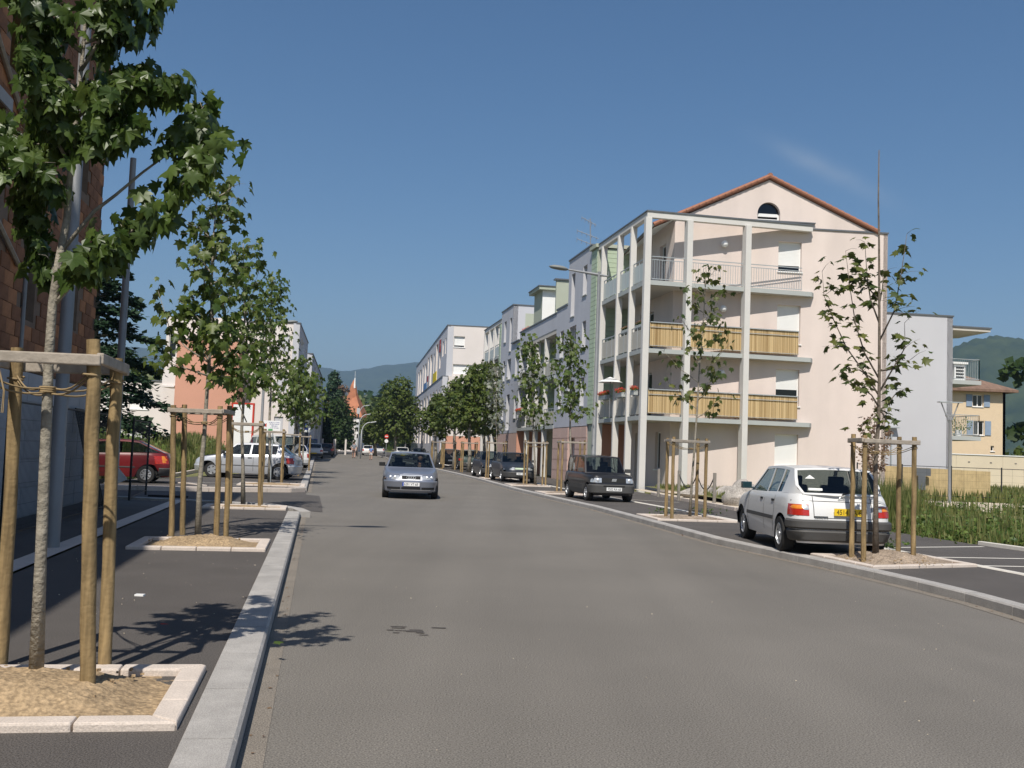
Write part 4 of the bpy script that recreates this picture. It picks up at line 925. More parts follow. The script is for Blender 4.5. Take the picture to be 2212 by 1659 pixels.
# ================================================================ left tower / coral group
X=thing('apartment_building','coral and white apartment block on the left with flat roofs','building',(-21.5,80,0))  # coral, white, grey and low blocks scaled about the camera, values written out
FT=Fr((-17.02,80.58),(-.155,.988),(1,0)); FX=Fr((-17.02,80.58),(-1,0.03),(0,-1))
tw=[(2.76, 8.4, 9.35, 10.31), (3.36, 6.24, 6.29, 8.69), (7.2, 11.04, 6.29, 8.81), (3.6, 7.2, 3.17, 5.33), (9.6, 13.2, 3.17, 5.33), (12.24, 14.88, 6.29, 10.25)]
mb=MB(); FT.wall(mb,0,15.84,0,11.09,tw,.5,0,1); obj('wall',mb,[M_wgrey,M_wh],X)
for w in tw: window(X,FT,*w,.45,0,False,True)
fw_=[(0.74, 1.62, 8.57, 10.15), (0.96, 1.68, 2.45, 3.65), (0.78, 1.62, 5.57, 7.13)]
mb=MB(); FX.wall(mb,0,4.56,0,11.09,fw_,.25); obj('wall',mb,M_pinkr,X)
window(X,FX,*fw_[0],.1,1,False); window(X,FX,*fw_[1],.1,0,False); window(X,FX,*fw_[2],.1,.6,False)
mb=MB(); mb.prism([FX.xy(.06,-.1),FX.xy(4.44,-.1),(-24.0,96.0),FT.xy(15.72,-.6)],0,10.99); obj('inner_core',mb,M_wgrey,X)
mb=MB(); FT.box(mb,-.05,15.96,-.3,.06,11.09,11.18); FX.box(mb,-.05,4.56,-.3,.06,11.09,11.18); obj('coping',mb,M_cap,X)
FC=Fr((-21.06,78.12),(-1,.07),(0,-1)); mb=MB(); FC.wall(mb,0,4.92,0,9.29,(),.2); obj('wall',mb,M_coral,X,label='coral rendered wall without windows')
mb=MB(); mb.prism([FC.xy(.02,-.2),FC.xy(4.9,-.2),(-26.28,84.0),(-21.12,84.0)],0,9.19); obj('inner_core',mb,M_coral,X)
mb=MB(); FC.box(mb,-.05,4.98,-.3,.05,9.29,9.37); obj('coping',mb,M_cap,X)
FH=Fr((-21.12,81.12),(-1,.03),(0,-1)); hw2=[(5.88, 6.48, 8.09, 10.01), (0.72, 1.92, 3.29, 6.89)]; mb=MB(); FH.wall(mb,0,6.72,0,11.39,hw2,.3); obj('wall',mb,M_pinkr,X)
window(X,FH,*hw2[0],.1,0,False); window(X,FH,*hw2[1],.1,0,False)
mb=MB(); mb.prism([FH.xy(.05,-.3),FH.xy(6.66,-.3),(-27.84,91.2),(-21.24,91.2)],0,11.29); obj('inner_core',mb,M_pinkr,X)
mb=MB(); FC.box(mb,4.94,6.0,-1.9,-.1,5.69,6.89); FC.box(mb,4.94,6.0,-1.9,.1,5.55,5.68); obj('side_balcony',mb,M_pinkr,X)
# second block
X2=thing('apartment_building','lower white block in the row beyond the coral building','building',(-21.5,120,0))
F2=Fr((-19.62,99.36),(-.155,.988),(1,0)); F2f=Fr((-19.62,99.36),(-1,0),(0,-1))
w2=[(7.2, 13.2, 9.05, 9.83), (18.0, 25.2, 9.05, 9.77), (30.0, 36.0, 9.05, 9.77), (7.8, 12.0, 6.05, 8.45), (16.8, 24.0, 6.05, 8.45), (27.6, 33.6, 6.05, 8.45), (6.0, 14.4, 0.41, 4.01), (18.0, 26.4, 0.41, 4.01), (30.0, 38.4, 0.41, 4.01)]
mb=MB(); F2.wall(mb,0,40.8,0,10.37,w2,.6,0,1); obj('wall',mb,[M_wgrey,M_wh],X2)
for w in w2: window(X2,F2,*w,.5,0,False,True)
mb=MB(); F2f.wall(mb,0,10.8,0,10.37,(),.2); obj('wall',mb,M_pinkr,X2); mb=MB(); F2.box(mb,-.05,40.92,-.3,.08,10.37,10.47); F2f.box(mb,0,10.8,-.3,.08,10.37,10.47); obj('coping',mb,M_cap,X2)
mb=MB(); mb.prism([F2f.xy(.2,-.3),F2f.xy(10.8,-.3),(-38.4,141.6),F2.xy(40.56,-.8)],0,10.27); obj('inner_core',mb,M_wgrey,X2)
X3=thing('apartment_building','grey shaded block at the far end of the left row','building',(-27,155,0))
F4=Fr(F2.xy(41.16),(-.155,.988),(1,0)); w4=[(u,u+1.7,.7,6.41) for u in (1.2,4.8,8.4,12,15.6,19.2,22.8)]
mb=MB(); F4.wall(mb,0,27.6,0,9.29,w4,.4); obj('wall',mb,mat('slate_grey_render',(.30,.30,.32),.9,.03),X3)
for w in w4: window(X3,F4,*w,.3,0,False)
mb=MB(); mb.prism([F4.xy(.1,-.7),F4.xy(.1,-9),F4.xy(27.36,-9),F4.xy(27.36,-.7)],0,9.19); obj('inner_core',mb,MATS['slate_grey_render'],X3)
mb=MB(); f4f=Fr(F4.xy(0),(-1,0),(0,-1)); f4f.wall(mb,0,10,0,9.29,(),.1); obj('wall',mb,MATS['slate_grey_render'],X3)
# low white house left
X4=thing('house','low pale house with shuttered windows behind the weeds','house',(-34,85,0))
F5=Fr((-28.68,85.2),(-1,.05),(0,-1))
w5=[(1.62, 3.3, 3.95, 5.39), (3.66, 5.34, 3.95, 5.39), (1.68, 3.36, 1.13, 2.21), (3.72, 5.4, 1.13, 2.21)]
mb=MB(); F5.wall(mb,0,16.8,0,6.35,w5,.2); obj('wall',mb,M_pinkr,X4)
window(X4,F5,*w5[0],.1,1); window(X4,F5,*w5[1],.1,.8); window(X4,F5,*w5[2],.1,1); window(X4,F5,*w5[3],.1,.9)
mb=MB(); F5.box(mb,-.1,16.8,-6,.1,6.35,6.45); obj('roof',mb,M_cap,X4); mb=MB(); F5.box(mb,.02,16.68,-6,-.3,0,6.30); obj('inner_core',mb,M_pinkr,X4)
# white display board with red posts
bb=thing('notice_board','tall white board with red side posts before the coral wall','sign',(-16.1,60,0))
mb=MB(); mb.box((-16.35,60,.7),(-15.2,60.06,3.75)); obj('panel',mb,M_wh,bb)
for x in (-16.45,-15.2):
    mb=MB(); mb.box((x,59.97,0),(x+.1,60.09,3.85)); obj('post',mb,M_red2,bb)
mb=MB(); mb.box((-16.35,59.99,3.75),(-15.2,60.08,3.85)); obj('top_rail',mb,M_red2,bb)
# church
CH=thing('church','church with steep orange roof and small white belfry','church',(-31,200,0))
g2=gz(200)
mb=MB(); mb.box((-33,197,0),(-29.4,206,7.2)); obj('wall',mb,M_pinkr,CH)
mb=MB(); x0,x1,y0,y1=-33.2,-28.6,196.6,207
vs=[(x0,y0,7.3),(x1,y0,7.1),(x1,y1,7.1),(x0,y1,7.3),(x0+1.2,199,11.5),(x0+2.6,200,11.7),(x0+2.6,203,11.7),(x0+1.2,203,11.5)]
mb.add(vs,[(0,1,5,4),(1,2,6,5),(2,3,7,6),(3,0,4,7),(4,5,6,7)]); obj('roof',mb,M_tile2,CH)
mb=MB(); mb.lathe([(1.3,9.8),(.9,11.8),(.55,13.4),(0.02,14.6)],(-31.2,200.4,0),8); obj('spire',mb,M_tile2,CH)
mb=MB(); mb.tube([(-30.9,200.0,12.9),(-30.9,200.0,14.9)],[.22,.10],8); mb.tube([(-30.9,200.0,14.8),(-30.9,200.0,16.2)],.03,5); obj('finial',mb,M_wh,CH)
# ================================================================ cars
def lerp_tab(tab,x):
    if x<=tab[0][0]: return tab[0][1]
    for (a,va),(b,vb) in zip(tab,tab[1:]):
        if x<=b:
            s=(x-a)/(b-a) if b>a else 0; return va+(vb-va)*s
    return tab[-1][1]
def paint(name,col,metal=.0,rough=.4): return mat(name,col,rough,0,metal=metal,coat=.35,spec=.4)
class Car:
    def __init__(s,P,root): s.P=P; s.root=root; s.n=P.get('n',5.5)
    def zt(s,x): return lerp_tab(s.P['top'],x)
    def zb(s,x):
        P=s.P; r=P['r']; ra=r+.055; z=P['sill']
        for xa in (P['ax'][0],P['ax'][1]):
            d=abs(x-xa)
            if d<ra: z=max(z,r+math.sqrt(ra*ra-d*d))
        return z
    def k(s,v): return lerp_tab([(0,.93),(.15,.97),(.4,1.0),(.75,.992),(.93,.965),(1,.93)],v)
    def xf(s,z): return lerp_tab(s.P['front'],z)
    def xr(s,z): return lerp_tab(s.P['rear'],z)
    def Y(s,X): return (1-min(1,abs(X))**s.n)**(1/s.n)
    def halfw(s,x,z):
        X=2*(x-s.xr(z))/(s.xf(z)-s.xr(z))-1; zb=s.P['sill'] if False else s.P['sill']; zt=s.zt(x); v=(z-zb)/(zt-zb)
        return s.P['W']/2*s.k(v)*s.Y(X)
    def surf_x(s,y,z,front):
        zt=s.zt(s.xf(z) if front else s.xr(z)); v=(z-s.P['sill'])/(zt-s.P['sill']); Yv=min(.999,abs(y)/(s.P['W']/2*s.k(v)))
        X=(1-Yv**s.n)**(1/s.n); a,b=s.xr(z),s.xf(z); return a+((X if front else -X)+1)/2*(b-a)
def build_car(name,label,loc,rz,P,group=None,detail=True,cat='car'):
    t=thing(name,label,cat,loc,rz,group); c=Car(P,t); W=P['W']/2; ax=P['ax']; r=P['r']
    paintm=P['paint']; O=dict(world=False)
    # --- lower shell
    ts=[i/9 for i in range(10)]; Yc=.965; pts=[]
    Xc=(1-Yc**c.n)**(1/c.n)
    for i in range(12): y=Yc*i/12; pts.append(((1-y**c.n)**(1/c.n),y))
    L=P['front'][0][1]-P['rear'][0][1]; ns=90
    for i in range(ns+1):
        X=Xc-2*Xc*i/ns; pts.append((X,c.Y(X)))
    for i in range(12): y=Yc*(11-i)/12; pts.append((-(1-y**c.n)**(1/c.n),y))
    levels=[0,.1,.22,.36,.5,.62,.74,.85,.93,.975,1.0]
    def pt(X,Y,v,sg):
        xm=P['rear'][-1][1]+(X+1)/2*(P['front'][-1][1]-P['rear'][-1][1])
        zb=c.zb(xm)
        if abs(X)>.97: zb=max(P.get('bz',.2),.0)+0
        zt=c.zt(xm); z=zb+v*(zt-zb); a,b=c.xr(z),c.xf(z); x=a+(X+1)/2*(b-a)
        vv=(z-P['sill'])/(zt-P['sill']); return (x,sg*W*c.k(max(0,vv))*Y,z)
    mb=MB()
    for sg in (1,-1):
        G=[[pt(X,Y,v,sg) for X,Y in pts] for v in levels]
        if sg<0: G=G[::-1]
        mb.grid(G)
    # cap
    top=[pt(X,Y,1,1) for X,Y in pts]
    xA,xD=P['A'],P['D']
    fr=[1,.9,.885,.5,0,-.5,-.885,-.9,-1]
    rows=[]
    for (x,y,z) in top:
        cab=(xD+.08<x<xA-.05); row=[]
        for q in fr:
            cr=.028*(1-q*q)*min(1,y/W)
            zz=z+cr if not cab else (z if abs(q)>=.9 else .42)
            row.append((x,q*y,zz))
        rows.append(row)
    b=len(mb.v); Cn=len(fr)
    for rw in rows: mb.v+=rw
    for i in range(len(rows)-1):
        cab=(rows[i][4][2]<.5) or (rows[i+1][4][2]<.5)
        for j in range(Cn-1):
            mb.f.append((b+i*Cn+j+1,b+i*Cn+j,b+(i+1)*Cn+j,b+(i+1)*Cn+j+1)); mb.m.append(1 if (cab and 0<j<Cn-2) else 0)
    body=obj('body',mb,[paintm,M_seat],t,smooth='auto',**O)
    # underbody
    mb=MB(); xr_,xf_=P['rear'][0][1]+.12,P['front'][0][1]-.12
    mb.box((xr_,-W*.8,.19),(xf_,W*.8,.5)); obj('underbody',mb,M_black,t,**O)
    # --- greenhouse
    zB,zC=P['Bz'],P.get('Cz',P['Bz']-.01); xB,xC=P['B'],P['C']; 
    wb=lambda x:c.halfw(x,c.zt(x))-.012
    wr0=W*P.get('wr',.76)
    def zroof(x): 
        s=(x-xC)/(xB-xC); s=max(0,min(1,s)); return zC+(zB-zC)*s+.03*math.sin(math.pi*s)
    gb=MB(); panes=[]
    bel=lambda x:c.zt(x)
    def sidept(x,z,sg):
        # width at height between belt and roof
        t_=(z-bel(x))/max(.05,(zroof(max(min(x,xB),xC))-bel(x))); t_=max(0,min(1,t_)); t2=t_+.12*t_*(1-t_)
        xx=x
        return (x,sg*((wb(min(xA,max(xD,x))))*(1-t2)+wr0*t2),z)
    # curve of greenhouse outline
    def edgeF(z): s=(z-bel(xA))/(zB-bel(xA)); return xA+(xB-xA)*s
    def edgeR(z): s=(z-bel(xD))/(zC-bel(xD)); return xD+(xC-xD)*(s**P.get('re',1.0))
    splits=P['split'] # list of x for pillars (centre), front->rear
    pw=.035
    bounds=[None]+splits+[None]
    for k in range(len(bounds)-1):
        f_,r_=bounds[k],bounds[k+1]; rows_=[]
        nz_=6
        for i in range(nz_+1):
            s=i/nz_; 
            def zz(x): return bel(x)+(zroof(max(min(x,xB),xC))-bel(x))*s
            if f_ is None:
                zf=bel(xA)+(zB-bel(xA))*s; xfp=edgeF(zf)
            else: xfp=f_-.04*s*P.get('lean',1)
            if r_ is None: zr_=bel(xD)+(zC-bel(xD))*s; xrp=edgeR(zr_)
            else: xrp=r_-.04*s*P.get('lean',1)
            rows_.append([(xfp+(xrp-xfp)*j/10) for j in range(11)])
        # z along the row
        def P3(i,x,sg,ins=0.0):
            s=i/nz_; xx=max(min(x,xB),xC); zt_=zroof(xx); zb_=bel(x)
            # height limited by windscreen / rear lines
            z=zb_+(zt_-zb_)*s
            return z
        G2=[]
        for i in range(nz_+1):
            s=i/nz_; row=[]
            for x in rows_[i]:
                zA_=bel(xA)+(zB-bel(xA))*s; zD_=bel(xD)+(zC-bel(xD))*s
                # interpolate z between front edge and rear edge heights with roof crown
                zf=zA_; zr_=zD_; u=(x-xC)/(xB-xC) if xB!=xC else .5; u=max(0,min(1,u))
                z=(zr_*(1-u)+zf*u)+.03*math.sin(math.pi*u)*s
                row.append((x,z))
            G2.append(row)
        solidq=(k==len(bounds)-2 and P.get('solidlast'))
        for sg in (1,-1):
            GG=[[None]*11 for _ in range(nz_+1)]
            for i in range(nz_+1):
                s=i/nz_; 
                for j in range(11):
                    x,z=G2[i][j]; t2=s+.12*s*(1-s); y=sg*((wb(min(xA-.02,max(xD+.02,x))))*(1-t2)+wr0*t2); GG[i][j]=Vector((x,y,z))
            # inset by parametrics
            def bil(a,b_):  # a along row 0..1, b height 0..1
                fi=b_*nz_; i=min(nz_-1,int(fi)); fb=fi-i; fj=a*10; j=min(9,int(fj)); fa=fj-j
                return (GG[i][j]*(1-fa)+GG[i][j+1]*fa)*(1-fb)+(GG[i+1][j]*(1-fa)+GG[i+1][j+1]*fa)*fb
            wlen=max(.1,abs(GG[1][0].x-GG[1][10].x)); toplen=max(.06,abs(GG[-1][0].x-GG[-1][10].x))
            ia=min(.3,(.055 if k==0 else pw)/wlen); ib=min(.3,(.07 if r_ is None else pw)/wlen)
            iat=min(.42,(.055 if k==0 else pw)/toplen); ibt=min(.42,(.07 if r_ is None else pw)/toplen)
            if solidq: 
                gb.grid([[bil(a/8,bb/5) for a in range(9)] for bb in range(6)] if sg>0 else [[bil(a/8,bb/5) for a in range(9)] for bb in range(5,-1,-1)]); continue
            bs=[0,.04,.3,.6,.9,1]
            def A_(q,bb): # q 0..1 within glass
                lo=ia+(iat-ia)*bb; hi=1-(ib+(ibt-ib)*bb); return lo+(hi-lo)*q
            qs=[0,.25,.5,.75,1]
            Fm=[[bil(0,bb)]+[bil(A_(q,bb),bb) for q in qs]+[bil(1,bb)] for bb in bs]
            base=len(gb.v)
            for rw in Fm: gb.v+=[tuple(p) for p in rw]
            nC=len(Fm[0])
            for i in range(len(bs)-1):
                for j in range(nC-1):
                    inner=(1<=i<=3 and 1<=j<=nC-3)
                    if not inner: gb.f.append((base+i*nC+j,base+i*nC+j+1,base+(i+1)*nC+j+1,base+(i+1)*nC+j)); gb.m.append(0)
            pm=MB(); rows3=[[Fm[i][j]-Vector((0,sg*.012,0)) for j in range(1,nC-1)] for i in range(1,len(bs)-1)]
            pm.grid(rows3); panes.append(('side_window',pm))
    # windscreen & rear
    def cross(xa,za,wa,xb,zb2,wb2,bulge,front):
        qs=[-1,-.93,-.6,-.2,.2,.6,.93,1]; tt=[0,.07,.35,.65,.93,1]
        sgn=1 if front else -1
        rows4=[]
        for s in tt:
            row=[]
            for q in qs:
                sx=s if front else s**P.get('re',1.0); xs_=xa+(xb-xa)*sx; wa=wb(min(xA-.02,max(xD+.02,xs_))); w_=wa*(1-(s+.12*s*(1-s)))+wb2*(s+.12*s*(1-s)); x=xs_+sgn*bulge*(1-q*q)*(1-.45*s); z=za+(zb2-za)*s+(.028*(1-q*q)*s)
                row.append(Vector((x,q*w_,z)))
            rows4.append(row)
        base=len(gb.v)
        for rw in rows4: gb.v+=[tuple(p) for p in rw]
        n=len(qs)
        for i in range(len(tt)-1):
            for j in range(n-1):
                if not (1<=i<=3 and 1<=j<=n-3): gb.f.append((base+i*n+j,base+i*n+j+1,base+(i+1)*n+j+1,base+(i+1)*n+j)); gb.m.append(0)
        pm=MB(); pm.grid([[rows4[i][j]-Vector((sgn*.012,0,0)) for j in range(1,n-1)] for i in range(1,5)]); panes.append(('windscreen' if front else 'rear_window',pm))
        return rows4
    fr4=cross(xA,bel(xA)-.005,wb(xA-.02),xB,zB,wr0,.10,True)
    rr4=cross(xD,bel(xD)-.005,wb(xD+.02),xC,zC,wr0,.07,False)
    # roof
    rr_=[]; qs=[-1,-.93,-.6,-.2,.2,.6,.93,1]
    for i in range(9):
        s=i/8; x0=xC+(xB-xC)*s; row=[]
        for j,q in enumerate(qs):
            bul=(.07*(1-s)*-1*.55+.10*s*.55)*(1-q*q)
            e=0 if i in (0,8) else 0
            row.append((x0+bul,q*wr0,(zC+(zB-zC)*s)+.03*math.sin(math.pi*s)+.028*(1-q*q)))
        rr_.append(row)
    gb.grid(rr_)
    obj('roof',gb,P.get('roofm',paintm),t,smooth='auto',**O)
    for nm,pm in panes: obj(nm,pm,M_cglass,t,smooth=True,**O)
    # --- wheels
    tp=[(r*.60,-.09),(r*.62,-.10),(r*.93,-.10),(r,-.075),(r,.075),(r*.93,.10),(r*.62,.10),(r*.60,.09)]
    for xa in ax:
        for sg in (1,-1):
            yc=sg*(W-.105); mb=MB(); mb.lathe([(a,b_) for a,b_ in tp],(xa,yc,r),24,axis='y'); wh=obj('wheel',mb,M_tyre,t,smooth='auto',**O)
            mb=MB(); mb.lathe([(r*.62,sg*.095),(r*.56,sg*.10),(r*.54,sg*.07)],(xa,yc,r),24,0,'y'); nsp=P.get('spokes',6)
            for i in range(nsp):
                a=2*math.pi*i/nsp; w2=P.get('spw',.16)*r; d=Vector((math.cos(a),0,math.sin(a))); e=Vector((-math.sin(a),0,math.cos(a))); o_=Vector((xa,yc+sg*.085,r))
                q=[o_+d*r*.1-e*w2*.6,o_+d*r*.57-e*w2,o_+d*r*.57+e*w2,o_+d*r*.1+e*w2*.6]; mb.add(q,[(0,1,2,3)])
            mb.lathe([(0,sg*.10),(r*.16,sg*.097),(r*.17,sg*.08)],(xa,yc,r),12,0,'y')
            mb2=MB(); mb2.lathe([(0,sg*.055),(r*.6,sg*.055)],(xa,yc,r),16,0,'y')
            rm=obj('rim',mb,P.get('rimm',M_rim),wh,smooth='auto',**O); obj('brake_disc',mb2,M_black,wh,**O)
    # --- seats
    seatx=(xB+xC)/2+.25
    for sg in (1,-1):
        mb=MB(); x0=seatx; mb.rbox((x0-.05,sg*W*.43,.78),(.06,.23,.30),0,0,-.2); mb.rbox((x0-.15,sg*W*.43,1.14),(.045,.13,.09),0,0,-.15); mb.box((x0-.02,sg*W*.43-.23,.42),(x0+.45,sg*W*.43+.23,.56)); obj('seat',mb,M_seat,t,bevel=.02,**O)
    mb=MB(); mb.box((xC+.02,-W*.72,.42),(xC+.16,W*.72,.95)); obj('rear_bench',mb,M_seat,t,bevel=.03,**O)
    mb=MB(); mb.box((xA-.42,-W*.84,.45),(xA-.06,W*.84,bel(xA)-.03)); obj('dashboard',mb,M_seat,t,**O)
    mb=MB(); 
    n=16; cxw,cyw,czw=xA-.52,W*.43,bel(xA)+.02
    mb.tube([(cxw+.06*math.sin(2*math.pi*i/n)*-1,cyw+.18*math.cos(2*math.pi*i/n),czw+.17*math.sin(2*math.pi*i/n)) for i in range(n+1)],.014,5); obj('steering_wheel',mb,M_black,t,**O)
    # --- patches
    def fpatch(nm,y0,y1,z0,z1,m,front=True,off=.008,par=None,z0b=None,z1b=None,ny=8,nz=3,th=.02):
        if z0b is None: z0b=z0
        if z1b is None: z1b=z1
        sg=1 if front else -1; mb=MB(); F_=[];B_=[]
        for i in range(nz+1):
            ra=[];rb=[]
            for j in range(ny+1):
                q=j/ny; y=y0+(y1-y0)*q; za=z0+(z0b-z0)*q; zc_=z1+(z1b-z1)*q; z=za+(zc_-za)*i/nz
                x=c.surf_x(y,z,front); ra.append((x+sg*off,y,z)); rb.append((x-sg*th,y,z))
            F_.append(ra);B_.append(rb)
        mb.grid(F_); mb.grid([F_[0],B_[0]]); mb.grid([F_[-1],B_[-1]]); mb.grid([[a[0] for a in F_],[a[0] for a in B_]]); mb.grid([[a[-1] for a in F_],[a[-1] for a in B_]])
        return obj(nm,mb,m,par or t,**O)
    def spatch(nm,x0,x1,z0,z1,m,sg,off=.006,par=None,nx=8,nz=2,sk=0,th=.015):
        mb=MB(); F_=[];B_=[]
        for i in range(nz+1):
            ra=[];rb=[]
            for j in range(nx+1):
                z=z0+(z1-z0)*i/nz; x=x0+(x1-x0)*j/nx+sk*(z-z0); y=c.halfw(x,z); ra.append((x,sg*(y+off),z)); rb.append((x,sg*(y-th),z))
            F_.append(ra);B_.append(rb)
        mb.grid(F_); mb.grid([F_[0],B_[0]]); mb.grid([F_[-1],B_[-1]]); mb.grid([[a[0] for a in F_],[a[0] for a in B_]]); mb.grid([[a[-1] for a in F_],[a[-1] for a in B_]])
        return obj(nm,mb,m,par or t,**O)
    def wrap(nm,z0,z1,m,front,xs,off=.03,th=.02):
        """bumper wrapping round the end, reaching along the sides to |x| = xs"""
        mb=MB(); F_=[]
        for z,o_ in ((z0,off*.2),(z0+.03,off),(z1-.03,off),(z1,off*.3)):
            row=[]
            for sg in (1,-1):
                seq=[]
                for i in range(7):
                    x=xs+(c.surf_x(W*.93*c.k(.2),z,front)-xs)*i/6; seq.append((x,sg*(c.halfw(x,z)+o_),z))
                for i in range(9):
                    y=W*.93*c.k(.2)*(1-i/9); x=c.surf_x(y,z,front); seq.append((x+(o_ if front else -o_),sg*(y+o_*(y/W)**3),z))
                if sg<0: seq=seq[::-1]
                row+=seq
            F_.append(row)
        mb.grid(F_); mb.grid([[ (p[0]*.985,p[1]*.96,p[2]) for p in F_[0]],F_[0]]); mb.grid([F_[-1],[(p[0]*.985,p[1]*.96,p[2]) for p in F_[-1]]])
        return obj(nm,mb,m,t,smooth='auto',**O)
    def plate(txt,z,m,front,eu=False,y=0,w=.26,h=.055):
        sg=1 if front else -1; x=c.surf_x(0,z,front)+sg*.045
        mb=MB(); mb.box((x-.006,y-w,z-h),(x+.006,y+w,z+h)); pl=obj('number_plate',mb,m,t,**O)
        if txt:
            mb=MB(); put_text(mb,txt,.078,lambda a,b_:(x+sg*.0085,y-sg*(-a) if False else y+ (a if front else -a),z-.037+b_),.82); obj('plate_text',mb,M_black,pl,**O)
        if eu: mb=MB(); yy=y-w if front else y+w; mb.box((x+sg*.0065,min(yy,yy+.04*(1 if front else -1)),z-h),(x+sg*.0085,max(yy,yy+.04*(1 if front else -1)),z+h)); obj('blue_band',mb,M_blue,pl,**O)
        return pl
    def seam(pts,sg,w_=.006):
        mb=MB()
        for (xa,za),(xb,zb3) in zip(pts,pts[1:]):
            for i in range(5):
                s0,s1=i/5,(i+1)/5; p0=(xa+(xb-xa)*s0,za+(zb3-za)*s0); p1=(xa+(xb-xa)*s1,za+(zb3-za)*s1)
                dx,dz=p1[0]-p0[0],p1[1]-p0[1]; l=math.hypot(dx,dz) or 1; nx,nz=-dz/l*w_,dx/l*w_
                q=[]
                for (x,z,s_) in ((p0[0],p0[1],-1),(p1[0],p1[1],-1),(p1[0],p1[1],1),(p0[0],p0[1],1)):
                    X_,Z_=x+nx*s_,z+nz*s_; q.append((X_,sg*(c.halfw(X_,min(Z_,c.zt(X_)-.001))+.0025),Z_))
                mb.add(q,[(0,1,2,3)])
        obj('door_seam',mb,M_black,t,**O)
    c.fpatch=fpatch; c.spatch=spatch; c.wrap=wrap; c.plate=plate; c.seam=seam; c.t=t; c.W_=W
    # mirrors
    if detail:
        for sg in (1,-1):
            mb=MB(); x=xA-.12; y=wb(x)+.11; z=bel(x)+.09; mb.rbox((x,sg*y,z),(.05,.09,.06),sg*.2); mb.box((x-.03,min(sg*(y-.14),sg*(y-.05)),z-.06),(x+.03,max(sg*(y-.14),sg*(y-.05)),z-.03))
            obj('wing_mirror',mb,P.get('mirm',M_bump),t,bevel=.015,**O)
    return c
def std_rear(c,m_l=M_red,z0=.62,z1=.84,w=.3,bz=(.28,.55),bump=None,plate=None,pm=None,pz=.5,doors=True,ptxt=None):
    W=c.W_
    for sg in (1,-1): 
        y1=sg*(W*.985); y0=sg*(W-w); 
        c.fpatch('tail_light',y0,sg*W*.955,z0,z1,m_l,False)
    if bump: c.wrap('rear_bumper',bz[0],bz[1],bump,False,c.P['ax'][1]-c.P['r']-.08)
    c.plate(ptxt,pz,pm or M_wplate,False)
def std_front(c,z0=.58,z1=.72,w=.42,bz=(.26,.5),bump=None,grille=True,ptxt=None,pz=.42,pm=None):
    W=c.W_
    for sg in (1,-1): c.fpatch('headlight',sg*(W-w),sg*W*.93,z0,z1,M_lamp,True)
    if grille: c.fpatch('grille',-(W-w-.04),W-w-.04,z0+.01,z1-.01,M_black,True)
    if bump: c.wrap('front_bumper',bz[0],bz[1],bump,True,c.P['ax'][0]+c.P['r']+.08)
    c.plate(ptxt,pz,pm or M_wplate,True)
def heading(y):  # street heading angle for local +x axis pointing away from the camera
    return math.atan2(1,-.19)
HATCH=dict(W=1.69,r=.29,ax=(1.22,-1.30),sill=.2,n=7.5,front=[(.15,1.93),(.3,2.0),(.5,2.02),(.68,1.97),(.9,1.75)],rear=[(.15,-1.93),(.3,-2.01),(.5,-2.03),(.75,-1.97),(.95,-1.86)],
    top=[(-2.1,.93),(-1.85,.96),(-.5,.94),(.8,.92),(1.1,.88),(1.7,.78),(2.02,.66)],A=.92,B=.22,C=-1.42,D=-1.86,Bz=1.36,Cz=1.35,split=[-.28,-1.05],wr=.74)
def V(base,**k): d=dict(base); d.update(k); return d
gy=lambda y:gz(y)
# -------- white hatchback, right foreground (seen from behind, heading away)
p_white=paint('white_car_paint',(.66,.66,.65)); p_black=paint('black_car_paint',(.018,.017,.019)); p_silver=paint('silver_car_paint',(.60,.61,.63),.45,.34); p_silver2=paint('blue_silver_car_paint',(.27,.29,.34),.55,.32)
p_red=paint('dark_red_car_paint',(.15,.010,.012)); p_dgrey=paint('dark_blue_grey_car_paint',(.022,.026,.034)); p_green=paint('dark_green_car_paint',(.025,.05,.045)); p_blue=paint('blue_car_paint',(.03,.06,.22)); p_red3=paint('bright_red_car_paint',(.5,.03,.02))
rzw=math.atan2(1,-.175)
c=build_car('parked_car','white five door hatchback parked at the right kerb, seen from behind',(5.23,17.95,.10),math.atan2(1,.0),V(HATCH,W=1.65,paint=p_white,mirm=mat('mirror_petrol',(.02,.05,.06),.2,0,coat=1),spokes=5,spw=.2,split=[-.28,-.92,-1.22],solidlast=True,n=9))
W=c.W_
for sg in (1,-1):
    o=c.fpatch('tail_light',sg*(W*.64),sg*W*.95,.63,.80,M_red,False); c.fpatch('reversing_lamp',sg*(W*.645),sg*W*.74,.72,.79,M_lamp,False,.012,o)
    c.spatch('tail_light',-1.86,-1.72,.63,.80,M_red,sg); c.fpatch('indicator_lens',sg*(W*.75),sg*W*.94,.73,.79,M_amb,False,.011,o)
c.wrap('rear_bumper',.23,.41,M_bump,False,-1.72,.03); c.wrap('rear_bumper',.42,.57,M_bump,False,-1.72,.04); c.wrap('front_bumper',.25,.5,M_bump,True,1.62,.035)
c.plate('4514 VA 68',.70,M_ygr,False,w=.25,h=.055,y=-.1)
for sg in (1,-1):
    c.spatch('side_moulding',-.93,.88,.50,.56,M_bump,sg,.012); c.seam([(-.30,.9),(-.30,.3)],sg); c.seam([(.80,.86),(.86,.3)],sg); c.seam([(-.98,.9),(-.98,.66),(-.86,.3)],sg)
    c.spatch('door_handle',-.2,-.06,.80,.835,M_black,sg,.014); c.spatch('door_handle',-.95,-.81,.80,.835,M_black,sg,.014)
